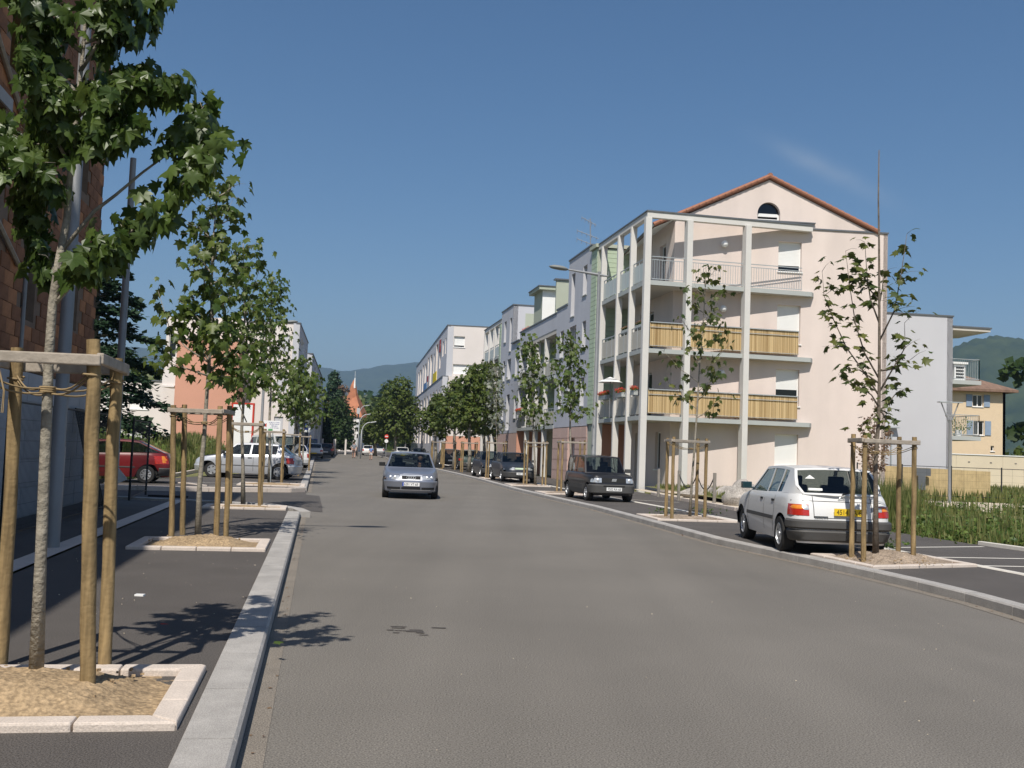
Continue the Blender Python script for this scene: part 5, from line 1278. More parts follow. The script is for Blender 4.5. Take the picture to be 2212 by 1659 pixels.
def seamR(c,y0,z0,y1,z1,front=False,w=.005,m=M_black,nm='panel_seam'):
    mb=MB(); n=10; F_=[]
    dy,dz=y1-y0,z1-z0; l=math.hypot(dy,dz); ny,nz=-dz/l*w,dy/l*w
    for s_ in (-1,1): F_.append([(c.surf_x(y0+dy*i/n,z0+dz*i/n,front)+(.003 if front else -.003),y0+dy*i/n+ny*s_,z0+dz*i/n+nz*s_) for i in range(n+1)])
    mb.grid(F_); obj(nm,mb,m,c.t,world=False)
seamR(c,-W*.92,.855,W*.92,.855); seamR(c,W*.55,.93,W*.55,.6); seamR(c,-W*.55,.93,-W*.55,.6); seamR(c,-W*.55,.6,W*.55,.6)
# badge ring with bar
xr0=c.surf_x(0,.885,False)-.006; mb=MB(); n=14
mb.tube([(xr0,.045*math.cos(2*math.pi*i/n),.885+.045*math.sin(2*math.pi*i/n)) for i in range(n+1)],.007,5); mb.box((xr0-.006,-.06,.88),(xr0+.002,.06,.892)); obj('badge',mb,M_chrome,c.t,world=False)
mb=MB(); xr1=c.surf_x(.4,.585,False)-.004
mb.box((xr1-.002,.24,.615),(xr1,.46,.628)); put_text(mb,'JABERNAL 07 01',.022,lambda a,b_:(xr1-.001,.34-a,.58+b_)); obj('dealer_sticker',mb,M_black,c.t,world=False)
mb=MB(); mb.tube([(-2.0,-.5,.25),(-1.85,-.5,.27)],.03,8); obj('exhaust',mb,M_metal,c.t,world=False)
mb=MB(); mb.tube([(-1.9,-.1,1.0),(-1.84,-.35,1.03)],.008,5); mb.tube([(-1.93,0,.965),(-1.9,-.1,1.0)],.012,5); obj('rear_wiper',mb,M_black,c.t,world=False)
mb=MB(); mb.add([(-1.62,.52,1.20),(-1.62,.36,1.20),(-1.60,.44,1.26)],[(0,1,2)]); mb.add([(-1.76,.50,1.02),(-1.76,.28,1.02),(-1.745,.28,1.055),(-1.745,.50,1.055)],[(0,1,2,3)]); 
mb.v=[(x-.075,y,z) for x,y,z in mb.v]; obj('window_sticker',mb,M_wh,c.t,world=False,solid=.003)
# -------- silver saloon driving toward camera
SED=dict(W=1.73,r=.315,ax=(1.36,-1.26),sill=.2,n=5.0,front=[(.15,2.12),(.3,2.22),(.5,2.24),(.66,2.18),(.9,1.9)],rear=[(.15,-2.1),(.4,-2.22),(.8,-2.18),(1.0,-2.05)],
    top=[(-2.2,.93),(-1.9,.97),(-.6,.95),(.9,.93),(1.15,.90),(1.7,.81),(2.02,.73),(2.22,.66)],A=.98,B=.25,C=-1.02,D=-1.72,Bz=1.385,Cz=1.37,split=[-.35,-1.05],wr=.72)
rza=math.atan2(-1,.12)
c=build_car('moving_car','silver saloon driving towards us in the middle of the street',(-3.22,33.3,0),rza,V(SED,paint=p_silver2,mirm=M_black))
W=c.W_
for sg in (1,-1): 
    o=c.fpatch('headlight',sg*.36,sg*.72,.60,.715,M_lamp,True); 
    for yy in (.48,.62):
        x=c.surf_x(sg*yy,.66,True); mb=MB(); mb.lathe([(0,.022),(.04,.018),(.05,.004)],(x,sg*yy,.655),12,0,'x'); obj('reflector',mb,M_chrome,o,smooth=True,world=False)
    c.fpatch('indicator',sg*.725,sg*.80,.60,.70,M_amb if sg<0 else M_lamp,True)
# chrome grille frame
c.fpatch('grille_frame',-.335,.335,.575,.735,M_chrome,True,.012,z0b=.575,z1b=.735); g1=c.fpatch('grille',-.285,.285,.605,.705,M_black,True,.018)
for k in range(4):
    y0=-.10+k*.066; x=c.surf_x(0,.66,True)+.03; mb=MB(); n=12; mb.tube([(x,y0+.042*math.cos(2*math.pi*i/n),.655+.042*math.sin(2*math.pi*i/n)) for i in range(n+1)],.0065,5); obj('emblem_ring',mb,M_chrome,g1,world=False)
c.wrap('front_bumper',.21,.56,p_silver2,True,1.78,.03); 
for a,b_ in ((-.72,-.32),(-.29,.29),(.32,.72)): c.fpatch('air_intake',a,b_,.30,.365,M_black,True,.034)
c.fpatch('chrome_strip',-.75,.75,.27,.29,M_chrome,True,.036)
c.plate('6291 VT 68',.455,M_wplate,True,True,w=.26)
for sg in (1,-1): c.seam([(.86,.88),(.92,.3)],sg); c.seam([(-.38,.9),(-.38,.3)],sg); c.spatch('side_moulding',-.9,.9,.5,.54,M_bump,sg,.01)
# hood seams, bonnet
for sg in (1,-1): seamR(c,sg*.36,.735,sg*.72,.725,True)
# driver
def skin_chain(name,verts,edges,radii,m,parent=None,sub=1,root=0,world=True):
    me=bpy.data.meshes.new(name); off=wloc(parent) if (parent is not None and world) else Vector((0,0,0))
    me.from_pydata([tuple(Vector(v)-off) for v in verts],edges,[]); o=bpy.data.objects.new(name,me); COL.objects.link(o)
    if parent is not None: o.parent=parent
    sk=o.modifiers.new('skin','SKIN'); sk.use_smooth_shade=True
    for i,rv in enumerate(radii):
        d=me.skin_vertices[0].data[i]; d.radius=(rv,rv) if not hasattr(rv,'__len__') else rv; d.use_root=(i==root)
    if sub: s=o.modifiers.new('sub','SUBSURF'); s.levels=sub; s.render_levels=sub
    me.materials.append(m); return o
M_skin=mat('skin',(.48,.27,.19),.6,.04,9); M_hair=mat('grey_hair',(.30,.27,.24),.9,.1,30); M_hair2=mat('dark_hair',(.05,.03,.02),.8,.1,30)
drv=thing('person','driver in dark clothes with a hand on the wheel in the silver saloon','person',(-2.87,33.15,.45))
dx,dy=-2.88,33.1
o=skin_chain('body',[(dx,dy,.55),(dx,dy+.05,.8),(dx,dy+.1,1.0),(dx,dy+.08,1.12),(dx,dy+.05,1.24),(dx+.2,dy+.03,.96),(dx+.24,dy-.25,.84),(dx+.05,dy-.5,.98),(dx-.2,dy+.03,.96),(dx-.24,dy-.25,.84),(dx-.08,dy-.5,.98)],[(0,1),(1,2),(2,3),(3,4),(2,5),(5,6),(6,7),(2,8),(8,9),(9,10)],[.14,.16,.13,.055,.10,.06,.05,.045,.06,.05,.045],mat('dark_clothes',(.04,.04,.05),.9,.1),drv)
mb=MB(); mb.lathe([(0,-.12),(.06,-.09),(.085,0),(.08,.07),(0,.115)],(dx,dy+.02,1.24),12); obj('head',mb,M_skin,drv,smooth=True)
mb=MB(); mb.lathe([(.088,.0),(.092,.06),(.06,.115),(0,.13)],(dx,dy+.045,1.24),12); obj('hair',mb,M_hair2,drv,smooth=True)
mb=MB(); mb.rbox((dx+.04,dy-.53,1.0),(.045,.02,.05)); mb.tube([(dx+.0,dy-.54,1.03),(dx+.0,dy-.56,1.08)],.012,5); mb.tube([(dx+.025,dy-.54,1.04),(dx+.025,dy-.57,1.09)],.012,5); mb.tube([(dx+.05,dy-.54,1.04),(dx+.05,dy-.57,1.085)],.012,5); mb.tube([(dx+.075,dy-.54,1.03),(dx+.078,dy-.56,1.07)],.011,5); mb.tube([(dx-.005,dy-.53,.98),(dx-.04,dy-.55,1.01)],.012,5); obj('hand',mb,M_skin,drv,bevel=.01)
# -------- boxy black hatchback
BOX=dict(W=1.49,r=.27,ax=(1.1,-1.06),sill=.22,n=9,front=[(.15,1.62),(.3,1.69),(.55,1.69),(.8,1.64),(.95,1.5)],rear=[(.15,-1.6),(.5,-1.68),(.9,-1.62)],
    top=[(-1.7,.86),(-1.3,.89),(.6,.88),(.75,.87),(1.5,.80),(1.66,.76)],A=.78,B=.38,C=-1.40,D=-1.60,Bz=1.39,Cz=1.40,split=[-.30],wr=.79,lean=.4)
rzp=math.atan2(-1,.22)
c=build_car('parked_car','boxy black small hatchback parked at the right kerb facing us',(2.93,33.55,.10),rzp,V(BOX,paint=p_black))
W=c.W_
for sg in (1,-1):
    o=c.fpatch('headlight',sg*.40,sg*.66,.60,.74,M_lamp,True); x=c.surf_x(sg*.5,.67,True); mb=MB(); mb.lathe([(0,.024),(.05,.018),(.062,.004)],(x,sg*.51,.67),12,0,'x'); obj('reflector',mb,M_chrome,o,world=False,smooth=True)
    c.fpatch('indicator',sg*.665,sg*.715,.60,.74,M_lamp,True); c.spatch('side_cladding',-.75,.78,.25,.52,M_bump,sg,.012); c.seam([(.72,.86),(.72,.3)],sg); c.seam([(-.34,.86),(-.34,.3)],sg)
g1=c.fpatch('grille',-.38,.38,.60,.74,M_black,True)
for k in range(5):
    mb=MB(); x=c.surf_x(0,.67,True)+.014; y0=-.075+k*.03; mb.add([(x,y0-.0,.625),(x,y0+.017,.625),(x,y0+.047,.725),(x,y0+.03,.725)],[(0,1,2,3)]); obj('badge_bar',mb,M_chrome,g1,world=False)
c.wrap('front_bumper',.26,.54,M_bump,True,1.42,.035); c.wrap('rear_bumper',.26,.52,M_bump,False,-1.38,.03)
c.plate('7502 RA 68',.40,M_wplate,True,False,w=.25,h=.055)
c.fpatch('air_intake',-.35,.35,.475,.515,M_black,True,.04)
# -------- dark saloon cars in the bay
rzf=math.atan2(-1,.2)
MID=V(HATCH,W=1.68,paint=p_dgrey)
c=build_car('parked_car','dark grey saloon parked facing us behind the second staked tree pair',(.18,50.75,.10),rzf,V(SED,W=1.70,n=4.5,paint=p_dgrey)); 
for sg in (1,-1): c.fpatch('headlight',sg*.33,sg*.78,.60,.72,M_lamp,True)
c.fpatch('grille',-.31,.31,.62,.70,M_green,True,.006); c.wrap('front_bumper',.24,.5,M_bump,True,1.78,.03); c.plate('7521 VL 68',.42,M_wplate,True)
c=build_car('parked_car','dark grey saloon half hidden behind a stake, parked further back facing us',(-1.0,56.9,.11),rzf,V(SED,W=1.68,paint=p_dgrey)); std_front(c,.60,.74,.46,bump=M_bump)
c=build_car('parked_car','dark green hatchback parked at the right kerb with its tail towards us',(-3.05,73.6,.15),rzw,V(HATCH,paint=p_green)); std_rear(c,z0=.66,z1=.82,bump=M_bump,pm=M_wplate)
c=build_car('parked_car','dark car parked beyond the green hatchback under the dense trees',(-4.9,82.5,.2),rzw,V(HATCH,paint=p_dgrey,W=1.72)); std_rear(c,bump=M_bump)
c=build_car('parked_car','second dark hatchback parked on the pavement side under the dense trees',(-3.3,84.5,.2),rzw,V(HATCH,paint=p_green,W=1.66)); std_rear(c,bump=M_bump)
c=build_car('parked_car','white hatchback with tail towards us in the middle distance right of the boy',(-12.55,118.6,gz(118)),math.atan2(1,-.19),V(HATCH,paint=p_white)); std_rear(c,bump=M_bump,pm=M_ygr,z0=.68,z1=.82)
c=build_car('parked_car','dark car facing us behind the silver saloon roof',(-9.9,112,gz(112)),math.atan2(-1,.19),V(HATCH,paint=p_dgrey)); std_front(c,bump=M_bump)
c=build_car('parked_car','tall white van beyond the dark car under the central tree',(-12.2,127,gz(127)),math.atan2(-1,.19),V(BOX,paint=p_white,W=1.8,Bz=1.95,Cz=1.95)); std_front(c,bump=M_bump)
c=build_car('parked_car','white hatchback far down the street before the junction',(-20.3,147,gz(147)),math.atan2(1,-.1),V(HATCH,paint=p_white)); std_rear(c,bump=p_white)
c=build_car('parked_car','small white van at the far end of the street',(-21.4,168,gz(168)),math.atan2(1,-.1),V(BOX,paint=p_white,W=1.8,Bz=1.8,Cz=1.8)); std_rear(c,bump=p_white)
# -------- left side cars
def rz_from(ax_f,ax_r): return math.atan2(ax_f[1]-ax_r[1],ax_f[0]-ax_r[0])
c=build_car('parked_car','silver three door hatchback parked nose to the weeds on the left',(-10.45,41.1,.12),math.atan2(-.02,-1),V(HATCH,L=4.1,W=1.70,paint=p_silver,ax=(1.24,-1.36),r=.30,C=-1.25,D=-1.80,re=.9,split=[-.22,-1.28],solidlast=True,B=.35,n=7,spokes=5,spw=.22,mirm=M_black,rear=[(.15,-1.95),(.3,-2.03),(.5,-2.06),(.75,-2.02),(.95,-1.90)]))
W=c.W_
for sg in (1,-1):
    c.fpatch('tail_light',sg*W*.84,sg*W*.955,.62,.86,M_red,False); c.spatch('tail_light',-1.93,-1.82,.62,.86,M_red,sg,sk=-.15); c.spatch('side_moulding',-.95,.88,.50,.525,M_bump,sg,.01); c.seam([(-.36,.9),(-.36,.3)],sg); c.seam([(.86,.86),(.90,.3)],sg); c.spatch('door_handle',-.3,-.14,.80,.83,M_black,sg,.014)
    c.fpatch('headlight',sg*(W-.40),sg*W*.93,.60,.74,M_lamp,True)
c.wrap('rear_bumper',.22,.56,p_silver,False,-1.74,.03); c.wrap('front_bumper',.22,.5,p_silver,True,1.66,.03); c.plate(None,.66,M_wplate,False)
c=build_car('parked_car','dark car parked beside the silver hatchback, only its bonnet showing',(-11.2,43.8,.12),math.atan2(.1,-1),V(HATCH,paint=p_dgrey)); std_front(c,bump=M_bump); std_rear(c,bump=M_bump)
c=build_car('parked_car','dark red three door hatchback parked behind the fence panel on the left',(-12.95,33.05,.12),math.atan2(-.22,-1),V(HATCH,W=1.63,paint=p_red,n=6,r=.28,ax=(1.15,-1.27),split=[-.25],C=-.98,D=-1.82,re=1,Bz=1.33,Cz=1.32,spokes=9,spw=.12))
W=c.W_
for sg in (1,-1): c.fpatch('tail_light',sg*W*.74,sg*W*.955,.62,.88,M_red,False); c.spatch('tail_light',-1.90,-1.76,.66,.88,M_amb,sg,sk=.2); c.seam([(-.3,.9),(-.3,.3)],sg); c.spatch('side_moulding',-.93,.84,.49,.53,M_bump,sg,.01); c.spatch('door_handle',-.22,-.08,.78,.81,M_black,sg,.014); c.fpatch('headlight',sg*.45,sg*W*.93,.6,.72,M_lamp,True)
c.wrap('rear_bumper',.24,.50,M_bump,False,-1.66,.03); c.wrap('front_bumper',.24,.46,M_bump,True,1.6,.03); c.plate(None,.62,M_wplate,False)
VAN=V(HATCH,W=1.72,r=.30,ax=(1.3,-1.3),Bz=1.76,Cz=1.8,B=.75,A=1.35,C=-1.72,D=-1.98,top=[(-2.1,.98),(-1.5,1.0),(.8,.98),(1.35,.95),(2.02,.72)],split=[.2,-.75],wr=.80)
c=build_car('parked_car','white people carrier parked just behind the silver hatchback',(-11.55,49.6,.12),math.atan2(1.3,-1),V(VAN,paint=p_white)); std_rear(c,z0=.7,z1=1.0,w=.2,bump=M_bump)
c=build_car('parked_car','dark blue car parked beyond the white people carrier',(-14.4,66,.14),math.atan2(1.3,-1),V(HATCH,paint=p_blue)); std_rear(c,bump=M_bump)
c=build_car('parked_car','white car tail just behind the white people carrier at the left kerb',(-13.55,61.5,.14),math.atan2(1.3,-1),V(HATCH,paint=p_white)); std_rear(c,bump=p_white)
c=build_car('parked_car','white hatchback with yellow plate parked at the far left kerb, tail towards us',(-18.35,96,.12+gz(96)),math.atan2(1,-.19),V(HATCH,paint=p_white)); std_rear(c,bump=M_bump,pm=M_ygr,z0=.66,z1=.80,bz=(.22,.5))
c=build_car('parked_car','dark blue estate parked behind the white hatchback on the far left',(-20.1,103,.12+gz(103)),math.atan2(1,-.19),V(VAN,paint=p_blue)); std_rear(c,bump=M_bump)
c=build_car('parked_car','dark grey car in the far left row beyond the white hatchback',(-20.0,111,.12+gz(111)),math.atan2(1,-.19),V(HATCH,paint=p_dgrey)); std_rear(c,bump=M_bump)
c=build_car('parked_car','bright red car at the end of the far left row',(-22.1,124,.12+gz(124)),math.atan2(1,-.19),V(HATCH,paint=p_red3)); std_rear(c,bump=M_bump)
# ================================================================ trees
LEAF_HI=[(0,0),(.16,-.10),(.34,-.14),(.28,.02),(.50,.06),(.68,.16),(.50,.26),(.62,.46),(.66,.62),(.46,.54),(.30,.50),(.26,.66),(.14,.72),(0,1.0)]
LEAF_MD=[(0,0),(.34,-.12),(.30,.06),(.66,.16),(.46,.30),(.60,.60),(.28,.52),(0,1.0)]
LEAF_LO=[(0,0),(.45,-.02),(.42,.22),(.60,.58),(.2,.55),(0,1.0)]
def leafpoly(h):
    r=h; l=[(-x,y) for x,y in h[1:-1]][::-1]; o=r+l
    P=[(0,.30,0.0)]+[(x,y,-.22*abs(x)-.18*max(0,y-.3)**2+ .04*math.sin(y*9)) for x,y in o]; n=len(o)
    F=[(0,1+i,1+(i+1)%n) for i in range(n)]; return np.array(P,dtype=np.float64),F
LP={'hi':leafpoly(LEAF_HI),'md':leafpoly(LEAF_MD),'lo':leafpoly(LEAF_LO),'quad':(np.array([(0,-.1,0),(.5,.4,-.1),(0,1,0),(-.5,.4,-.1)],dtype=float),[(0,1,2),(0,2,3)])}
def leaf_mesh(name,T,lod,m):
    """T: list of (pos,tip,normal,size)"""
    P,F=LP[lod]; n=len(P); N=len(T); V_=np.empty((N*n,3)); 
    rl=random.Random(len(T))
    for i,(p,t,nn,s) in enumerate(T):
        Pi=P*np.array([rl.uniform(.62,1.05),1,rl.uniform(.4,2.6)]) if lod!='quad' else P
        t=t.normalized(); x=t.cross(nn); x=x.normalized() if x.length>1e-5 else t.orthogonal().normalized(); z=x.cross(t)
        M=np.array([[x.x,t.x,z.x],[x.y,t.y,z.y],[x.z,t.z,z.z]])*s
        V_[i*n:(i+1)*n]=Pi@M.T+np.array([p.x,p.y,p.z])
    Fn=np.array(F); A_=(Fn[None,:,:]+(np.arange(N)*n)[:,None,None]).reshape(-1,3)
    me=bpy.data.meshes.new(name); me.vertices.add(len(V_)); me.vertices.foreach_set('co',V_.ravel())
    me.loops.add(A_.size); me.loops.foreach_set('vertex_index',A_.ravel().astype(np.int32))
    me.polygons.add(len(A_)); me.polygons.foreach_set('loop_start',np.arange(0,A_.size,3,dtype=np.int32)); me.polygons.foreach_set('loop_total',np.full(len(A_),3,dtype=np.int32))
    me.materials.append(m); me.update(); me.validate(); return me
def rv(r,s=1): return Vector((r.gauss(0,s),r.gauss(0,s),r.gauss(0,s)))
def tree(label,base,trunk,limbs,tr,lod,lm,nleaf,lsize,seed,group=None,single=0,hang=.75,cat='tree',name='maple_tree',bark=None,spread=.10,sub=True,bias=.3,crown_name='foliage',tipn=3,tw=1.0,lstart={}):
    """trunk / limbs: world polylines; tr: trunk radius"""
    r=random.Random(seed); t=thing(name,label,cat,base,0,group)
    mb=MB(); n=len(trunk); mb.tube(trunk,[tr*(1.25 if i==0 else 1)*(1-.82*i/(n-1)) for i in range(n)],10); obj('trunk',mb,bark or M_bark,t,smooth=True)
    br=MB(); segs=[]
    for li,L in enumerate(limbs):
        L=[Vector(p) for p in L]; m_=len(L); r0=tr*.36; ls0=lstart.get(li,0)
        br.tube(L,[r0*(1-.8*i/(m_-1)) for i in range(m_)],6); segs.append((L[int(ls0*(m_-1)):],1.0))
        if sub:
            for i in range(1+int(ls0*(m_-1)),m_):
                for _ in range(2 if tipn>2 else 1):
                    d=(L[i]-L[i-1]).normalized(); side=(rv(r)+d*.6); side.z=abs(side.z)*.5; side.normalize(); ln=r.uniform(.16,.42)*(1 if i<m_-1 else .7)*max(.8,lsize*7)*tw
                    S=[L[i],L[i]+side*ln*.5+Vector((0,0,.02)),L[i]+side*ln]; br.tube(S,[r0*.3,r0*.2,r0*.1],4); segs.append((S,.7))
    obj('branches',br,bark or M_bark,t,smooth=True)
    T=[]
    tot=sum(sum((b-a).length for a,b in zip(L,L[1:]))*w_ for L,w_ in segs)
    bc=Vector(base)
    for L,w_ in segs:
        ln=sum((b-a).length for a,b in zip(L,L[1:])); k=int(nleaf*ln*w_/tot+.5)
        for _ in range(k):
            u=bias+(1-bias)*r.random()**.8 if w_==1 else r.uniform(.3,1.05); f_=u*(len(L)-1); i=min(len(L)-2,int(f_)); p=L[i].lerp(L[i+1],f_-i)
            off=rv(r,spread*.8); off.z*=.8; p=p+off
            outd=Vector((off.x,off.y,0)); outd=outd.normalized() if outd.length>1e-4 else Vector((1,0,0))
            tip=outd*(1.1-hang)+Vector((0,0,-hang))+rv(r,.22); nor=outd*.8+Vector((0,0,.7))+rv(r,.35)
            T.append((p,tip,nor,lsize*r.uniform(.55,1.2)))
    if single:
        T.sort(key=lambda q:(q[0].y-q[3])); P,F=LP[lod]
        bms=[]
        for kx,kz in ((1,1),(.85,2.2),(.7,1.6),(.95,.5),(.75,2.8)):
            q=bpy.data.meshes.new('leaf'); q.from_pydata([(x[0]*kx,x[1],x[2]*kz) for x in P],[],F); q.materials.append(lm); q.update(); bms.append(q)
        wl=wloc(t); vis=[q for q in T if q[0].z<3.95]; rest=[q for q in T if q[0].z>=3.95]
        one=vis[:single]; rest+=vis[single:]
        for p,tp,nn,s in one:
            y=tp.normalized(); x=y.cross(nn); x=x.normalized() if x.length>1e-5 else y.orthogonal().normalized(); z=x.cross(y)
            o=bpy.data.objects.new('leaf',r.choice(bms)); COL.objects.link(o); o.parent=t
            o.matrix_local=Matrix.Translation(p-wl)@Matrix(((x.x,y.x,z.x),(x.y,y.y,z.y),(x.z,y.z,z.z))).to_4x4()@Matrix.Scale(s,4)
        T=rest
    wl=wloc(t); T=[(p-wl,a,b_,s) for p,a,b_,s in T]
    me=leaf_mesh(crown_name,T,lod,lm); o=bpy.data.objects.new(crown_name,me); COL.objects.link(o); o.parent=t
    if lod!='quad' or len(T)>300: o['kind']='stuff'
    return t
def dz(L,r,s=.25,Y=None):
    """give limbs depth: drift in y along the limb"""
    k=r.uniform(-1,1)*s; 
    return [(x,y+k*i,z) for i,(x,y,z) in enumerate(L)]
r_=random.Random(5)
# tree 1
y0=5.85
t1=[(-2.62,y0,.12),(-2.64,y0,.87),(-2.66,y0,1.65),(-2.67,y0,1.97),(-2.67,y0,2.31),(-2.65,y0,2.56),(-2.62,y0,2.8),(-2.62,y0,2.99),(-2.61,y0,3.26),(-2.60,y0,3.54),(-2.59,y0,3.87),(-2.59,y0,4.4),(-2.61,y0,5.0)]
lb=[[(-2.66,2.3),(-2.56,2.43),(-2.43,2.56),(-2.28,2.71),(-2.13,2.85),(-1.98,3.01),(-1.86,3.18),(-1.74,3.28)],
 [(-2.64,2.61),(-2.48,2.86),(-2.37,2.97),(-2.23,3.12),(-2.08,3.26),(-2.0,3.37),(-1.93,3.55)],
 [(-2.62,2.94),(-2.8,3.12),(-2.94,3.23),(-3.08,3.3)],[(-2.67,2.34),(-2.71,2.55),(-2.82,2.71),(-2.92,2.84)],
 [(-2.61,3.26),(-2.44,3.42),(-2.31,3.52),(-2.15,3.56),(-1.96,3.58)],[(-2.6,3.54),(-2.78,3.72),(-2.9,3.86),(-2.96,4.02)],
 [(-2.6,3.68),(-2.46,3.87),(-2.39,4.02),(-2.32,4.21)],[(-2.61,3.18),(-2.73,3.33),(-2.87,3.45),(-3.01,3.52)],
 [(-2.66,2.42),(-2.50,2.5),(-2.4,2.56),(-2.3,2.66)],[(-2.62,2.85),(-2.70,3.0),(-2.78,3.05),(-2.95,3.02)],[(-2.61,3.1),(-2.7,3.3),(-2.66,3.45),(-2.75,3.6)],[(-2.6,3.3),(-2.5,3.5),(-2.52,3.7),(-2.4,3.8)],
 [(-2.61,3.1),(-2.75,3.25),(-2.95,3.3),(-3.1,3.2)],[(-2.6,3.4),(-2.45,3.5),(-2.35,3.45)],[(-2.6,3.2),(-2.5,3.3),(-2.42,3.25)],[(-2.61,3.0),(-2.75,3.0),(-2.9,2.9)],[(-2.6,3.15),(-2.45,3.25),(-2.35,3.3),(-2.22,3.33)],[(-2.6,3.85),(-2.45,3.95),(-2.3,4.05)],[(-2.6,3.8),(-2.75,3.9),(-2.88,4.05)],[(-2.6,4.0),(-2.4,4.15),(-2.2,4.2)],
 [(-2.6,3.9),(-2.8,4.15),(-2.95,4.35)],[(-2.6,4.1),(-2.4,4.4),(-2.25,4.6)],[(-2.6,4.4),(-2.7,4.7),(-2.8,4.9)]]
drift=[.0,.03,-.05,.06,-.03,.08,-.06,.12,-.05,-.08,-.12,.1,.09,-.1,-.08,.07,-.06,.08,-.1,.06,-.1,.1,.05,.0,.03,-.02]
LB=[[(x,y0+drift[j]*i,z) for i,(x,z) in enumerate(L)] for j,L in enumerate(lb)]
tree('nearest young maple with grey trunk and big drooping leaves, left foreground',(-2.62,y0,.12),t1,LB,.035,'hi',M_maple,1900,.112,21,'young maples tied in stake frames along the left kerb',single=298,spread=.062,bias=.2,hang=1.0,tw=.62,lstart={0:.30,1:.62})
def auto_limbs(trunk,z0,z1,n,len_fn,seed,up=.55,curve=.25):
    r=random.Random(seed); out=[]; tv=[Vector(p) for p in trunk]
    for i in range(n):
        s=(i+.5)/n; z=z0+(z1-z0)*s
        for a,b_ in zip(tv,tv[1:]):
            if a.z<=z<=b_.z: p=a.lerp(b_,(z-a.z)/(b_.z-a.z)); break
        else: p=tv[-1].copy()
        ang=i*2.4+r.uniform(-.4,.4); ln=len_fn(s)*r.uniform(.75,1.15); d=Vector((math.cos(ang),math.sin(ang),0))
        L=[p]; 
        for k in range(1,5): q=k/4; L.append(p+d*ln*q+Vector((0,0,ln*(up*q+curve*q*q)))+rv(r,.02*ln))
        out.append([tuple(x) for x in L])
    return out
def std(label,base,top,tr,z0,nl,len_fn,nleaf,ls,seed,lod,group,lm=M_maple2,extra=[],spread=.14,up=.6,bark=None,lean=0,name='maple_tree',single=0):
    x,y,z=base; r=random.Random(seed); n=7; tk=[(x+(top[0]-x)*i/n+r.gauss(0,.02)*(0<i<n),y+r.gauss(0,.02),z+(top[1]-z)*i/n) for i in range(n+1)]
    L=auto_limbs(tk,z0,top[1]-.1,nl,len_fn,seed,up)+[[(a,y+b_,c_) for a,b_,c_ in e] for e in extra]
    return tree(label,base,tk,L,tr,lod,lm,nleaf,ls,seed,group,spread=spread,bark=bark,tipn=2,bias=.15,name=name,single=single)
GL='young maples tied in stake frames along the left kerb'; GR_='young trees tied in stake frames along the right kerb'
std('second young maple on the left, tall and narrow above its stake frame',(-4.47,14.9,.14),(-4.47,5.35),.04,2.45,17,lambda s:.30*(1-s)**.8+.18,600,.15,31,'md',GL,extra=[[(-4.47,0,2.6),(-4.15,.1,2.75),(-3.95,.1,3.1)],[(-4.47,0,3.0),(-4.75,.1,3.3),(-4.9,.1,3.6)],[(-4.47,0,2.7),(-4.8,0,2.9),(-5.1,.1,3.2),(-5.3,.1,3.75)],[(-4.47,0,2.5),(-4.8,-.1,2.6),(-5.2,-.1,2.7)],[(-4.47,0,2.4),(-4.25,0,2.5),(-4.0,.1,2.45)]],spread=.13)
std('third young maple standing at the corner of the side street',(-5.98,23.2,.14),(-6.3,6.1),.045,2.5,19,lambda s:.40*(1-s)**.8+.15,580,.16,32,'md',GL,extra=[[(-6.0,0,2.0),(-6.35,0,2.7),(-6.55,0,3.1)],[(-6.0,0,2.6),(-5.6,0,3.0),(-5.2,0,3.2)]],spread=.17)
std('fourth maple with dense crown in front of the silver hatchback',(-8.7,37.3,.13),(-9.0,7.5),.06,3.3,20,lambda s:.7*(1-s)**.6+.2,850,.19,33,'lo',GL,spread=.26)
std('fifth young tree behind the silver hatchback on the left',(-9.75,46,.13),(-9.7,5.2),.05,2.4,14,lambda s:.85*(1-s)**.5+.25,700,.22,34,'lo',GL,spread=.24)
std('sixth young tree in the left row near the white people carrier',(-11.1,55,.14),(-11.1,5.0),.05,2.3,13,lambda s:.85*(1-s)**.5+.25,600,.24,35,'lo',GL,spread=.25)
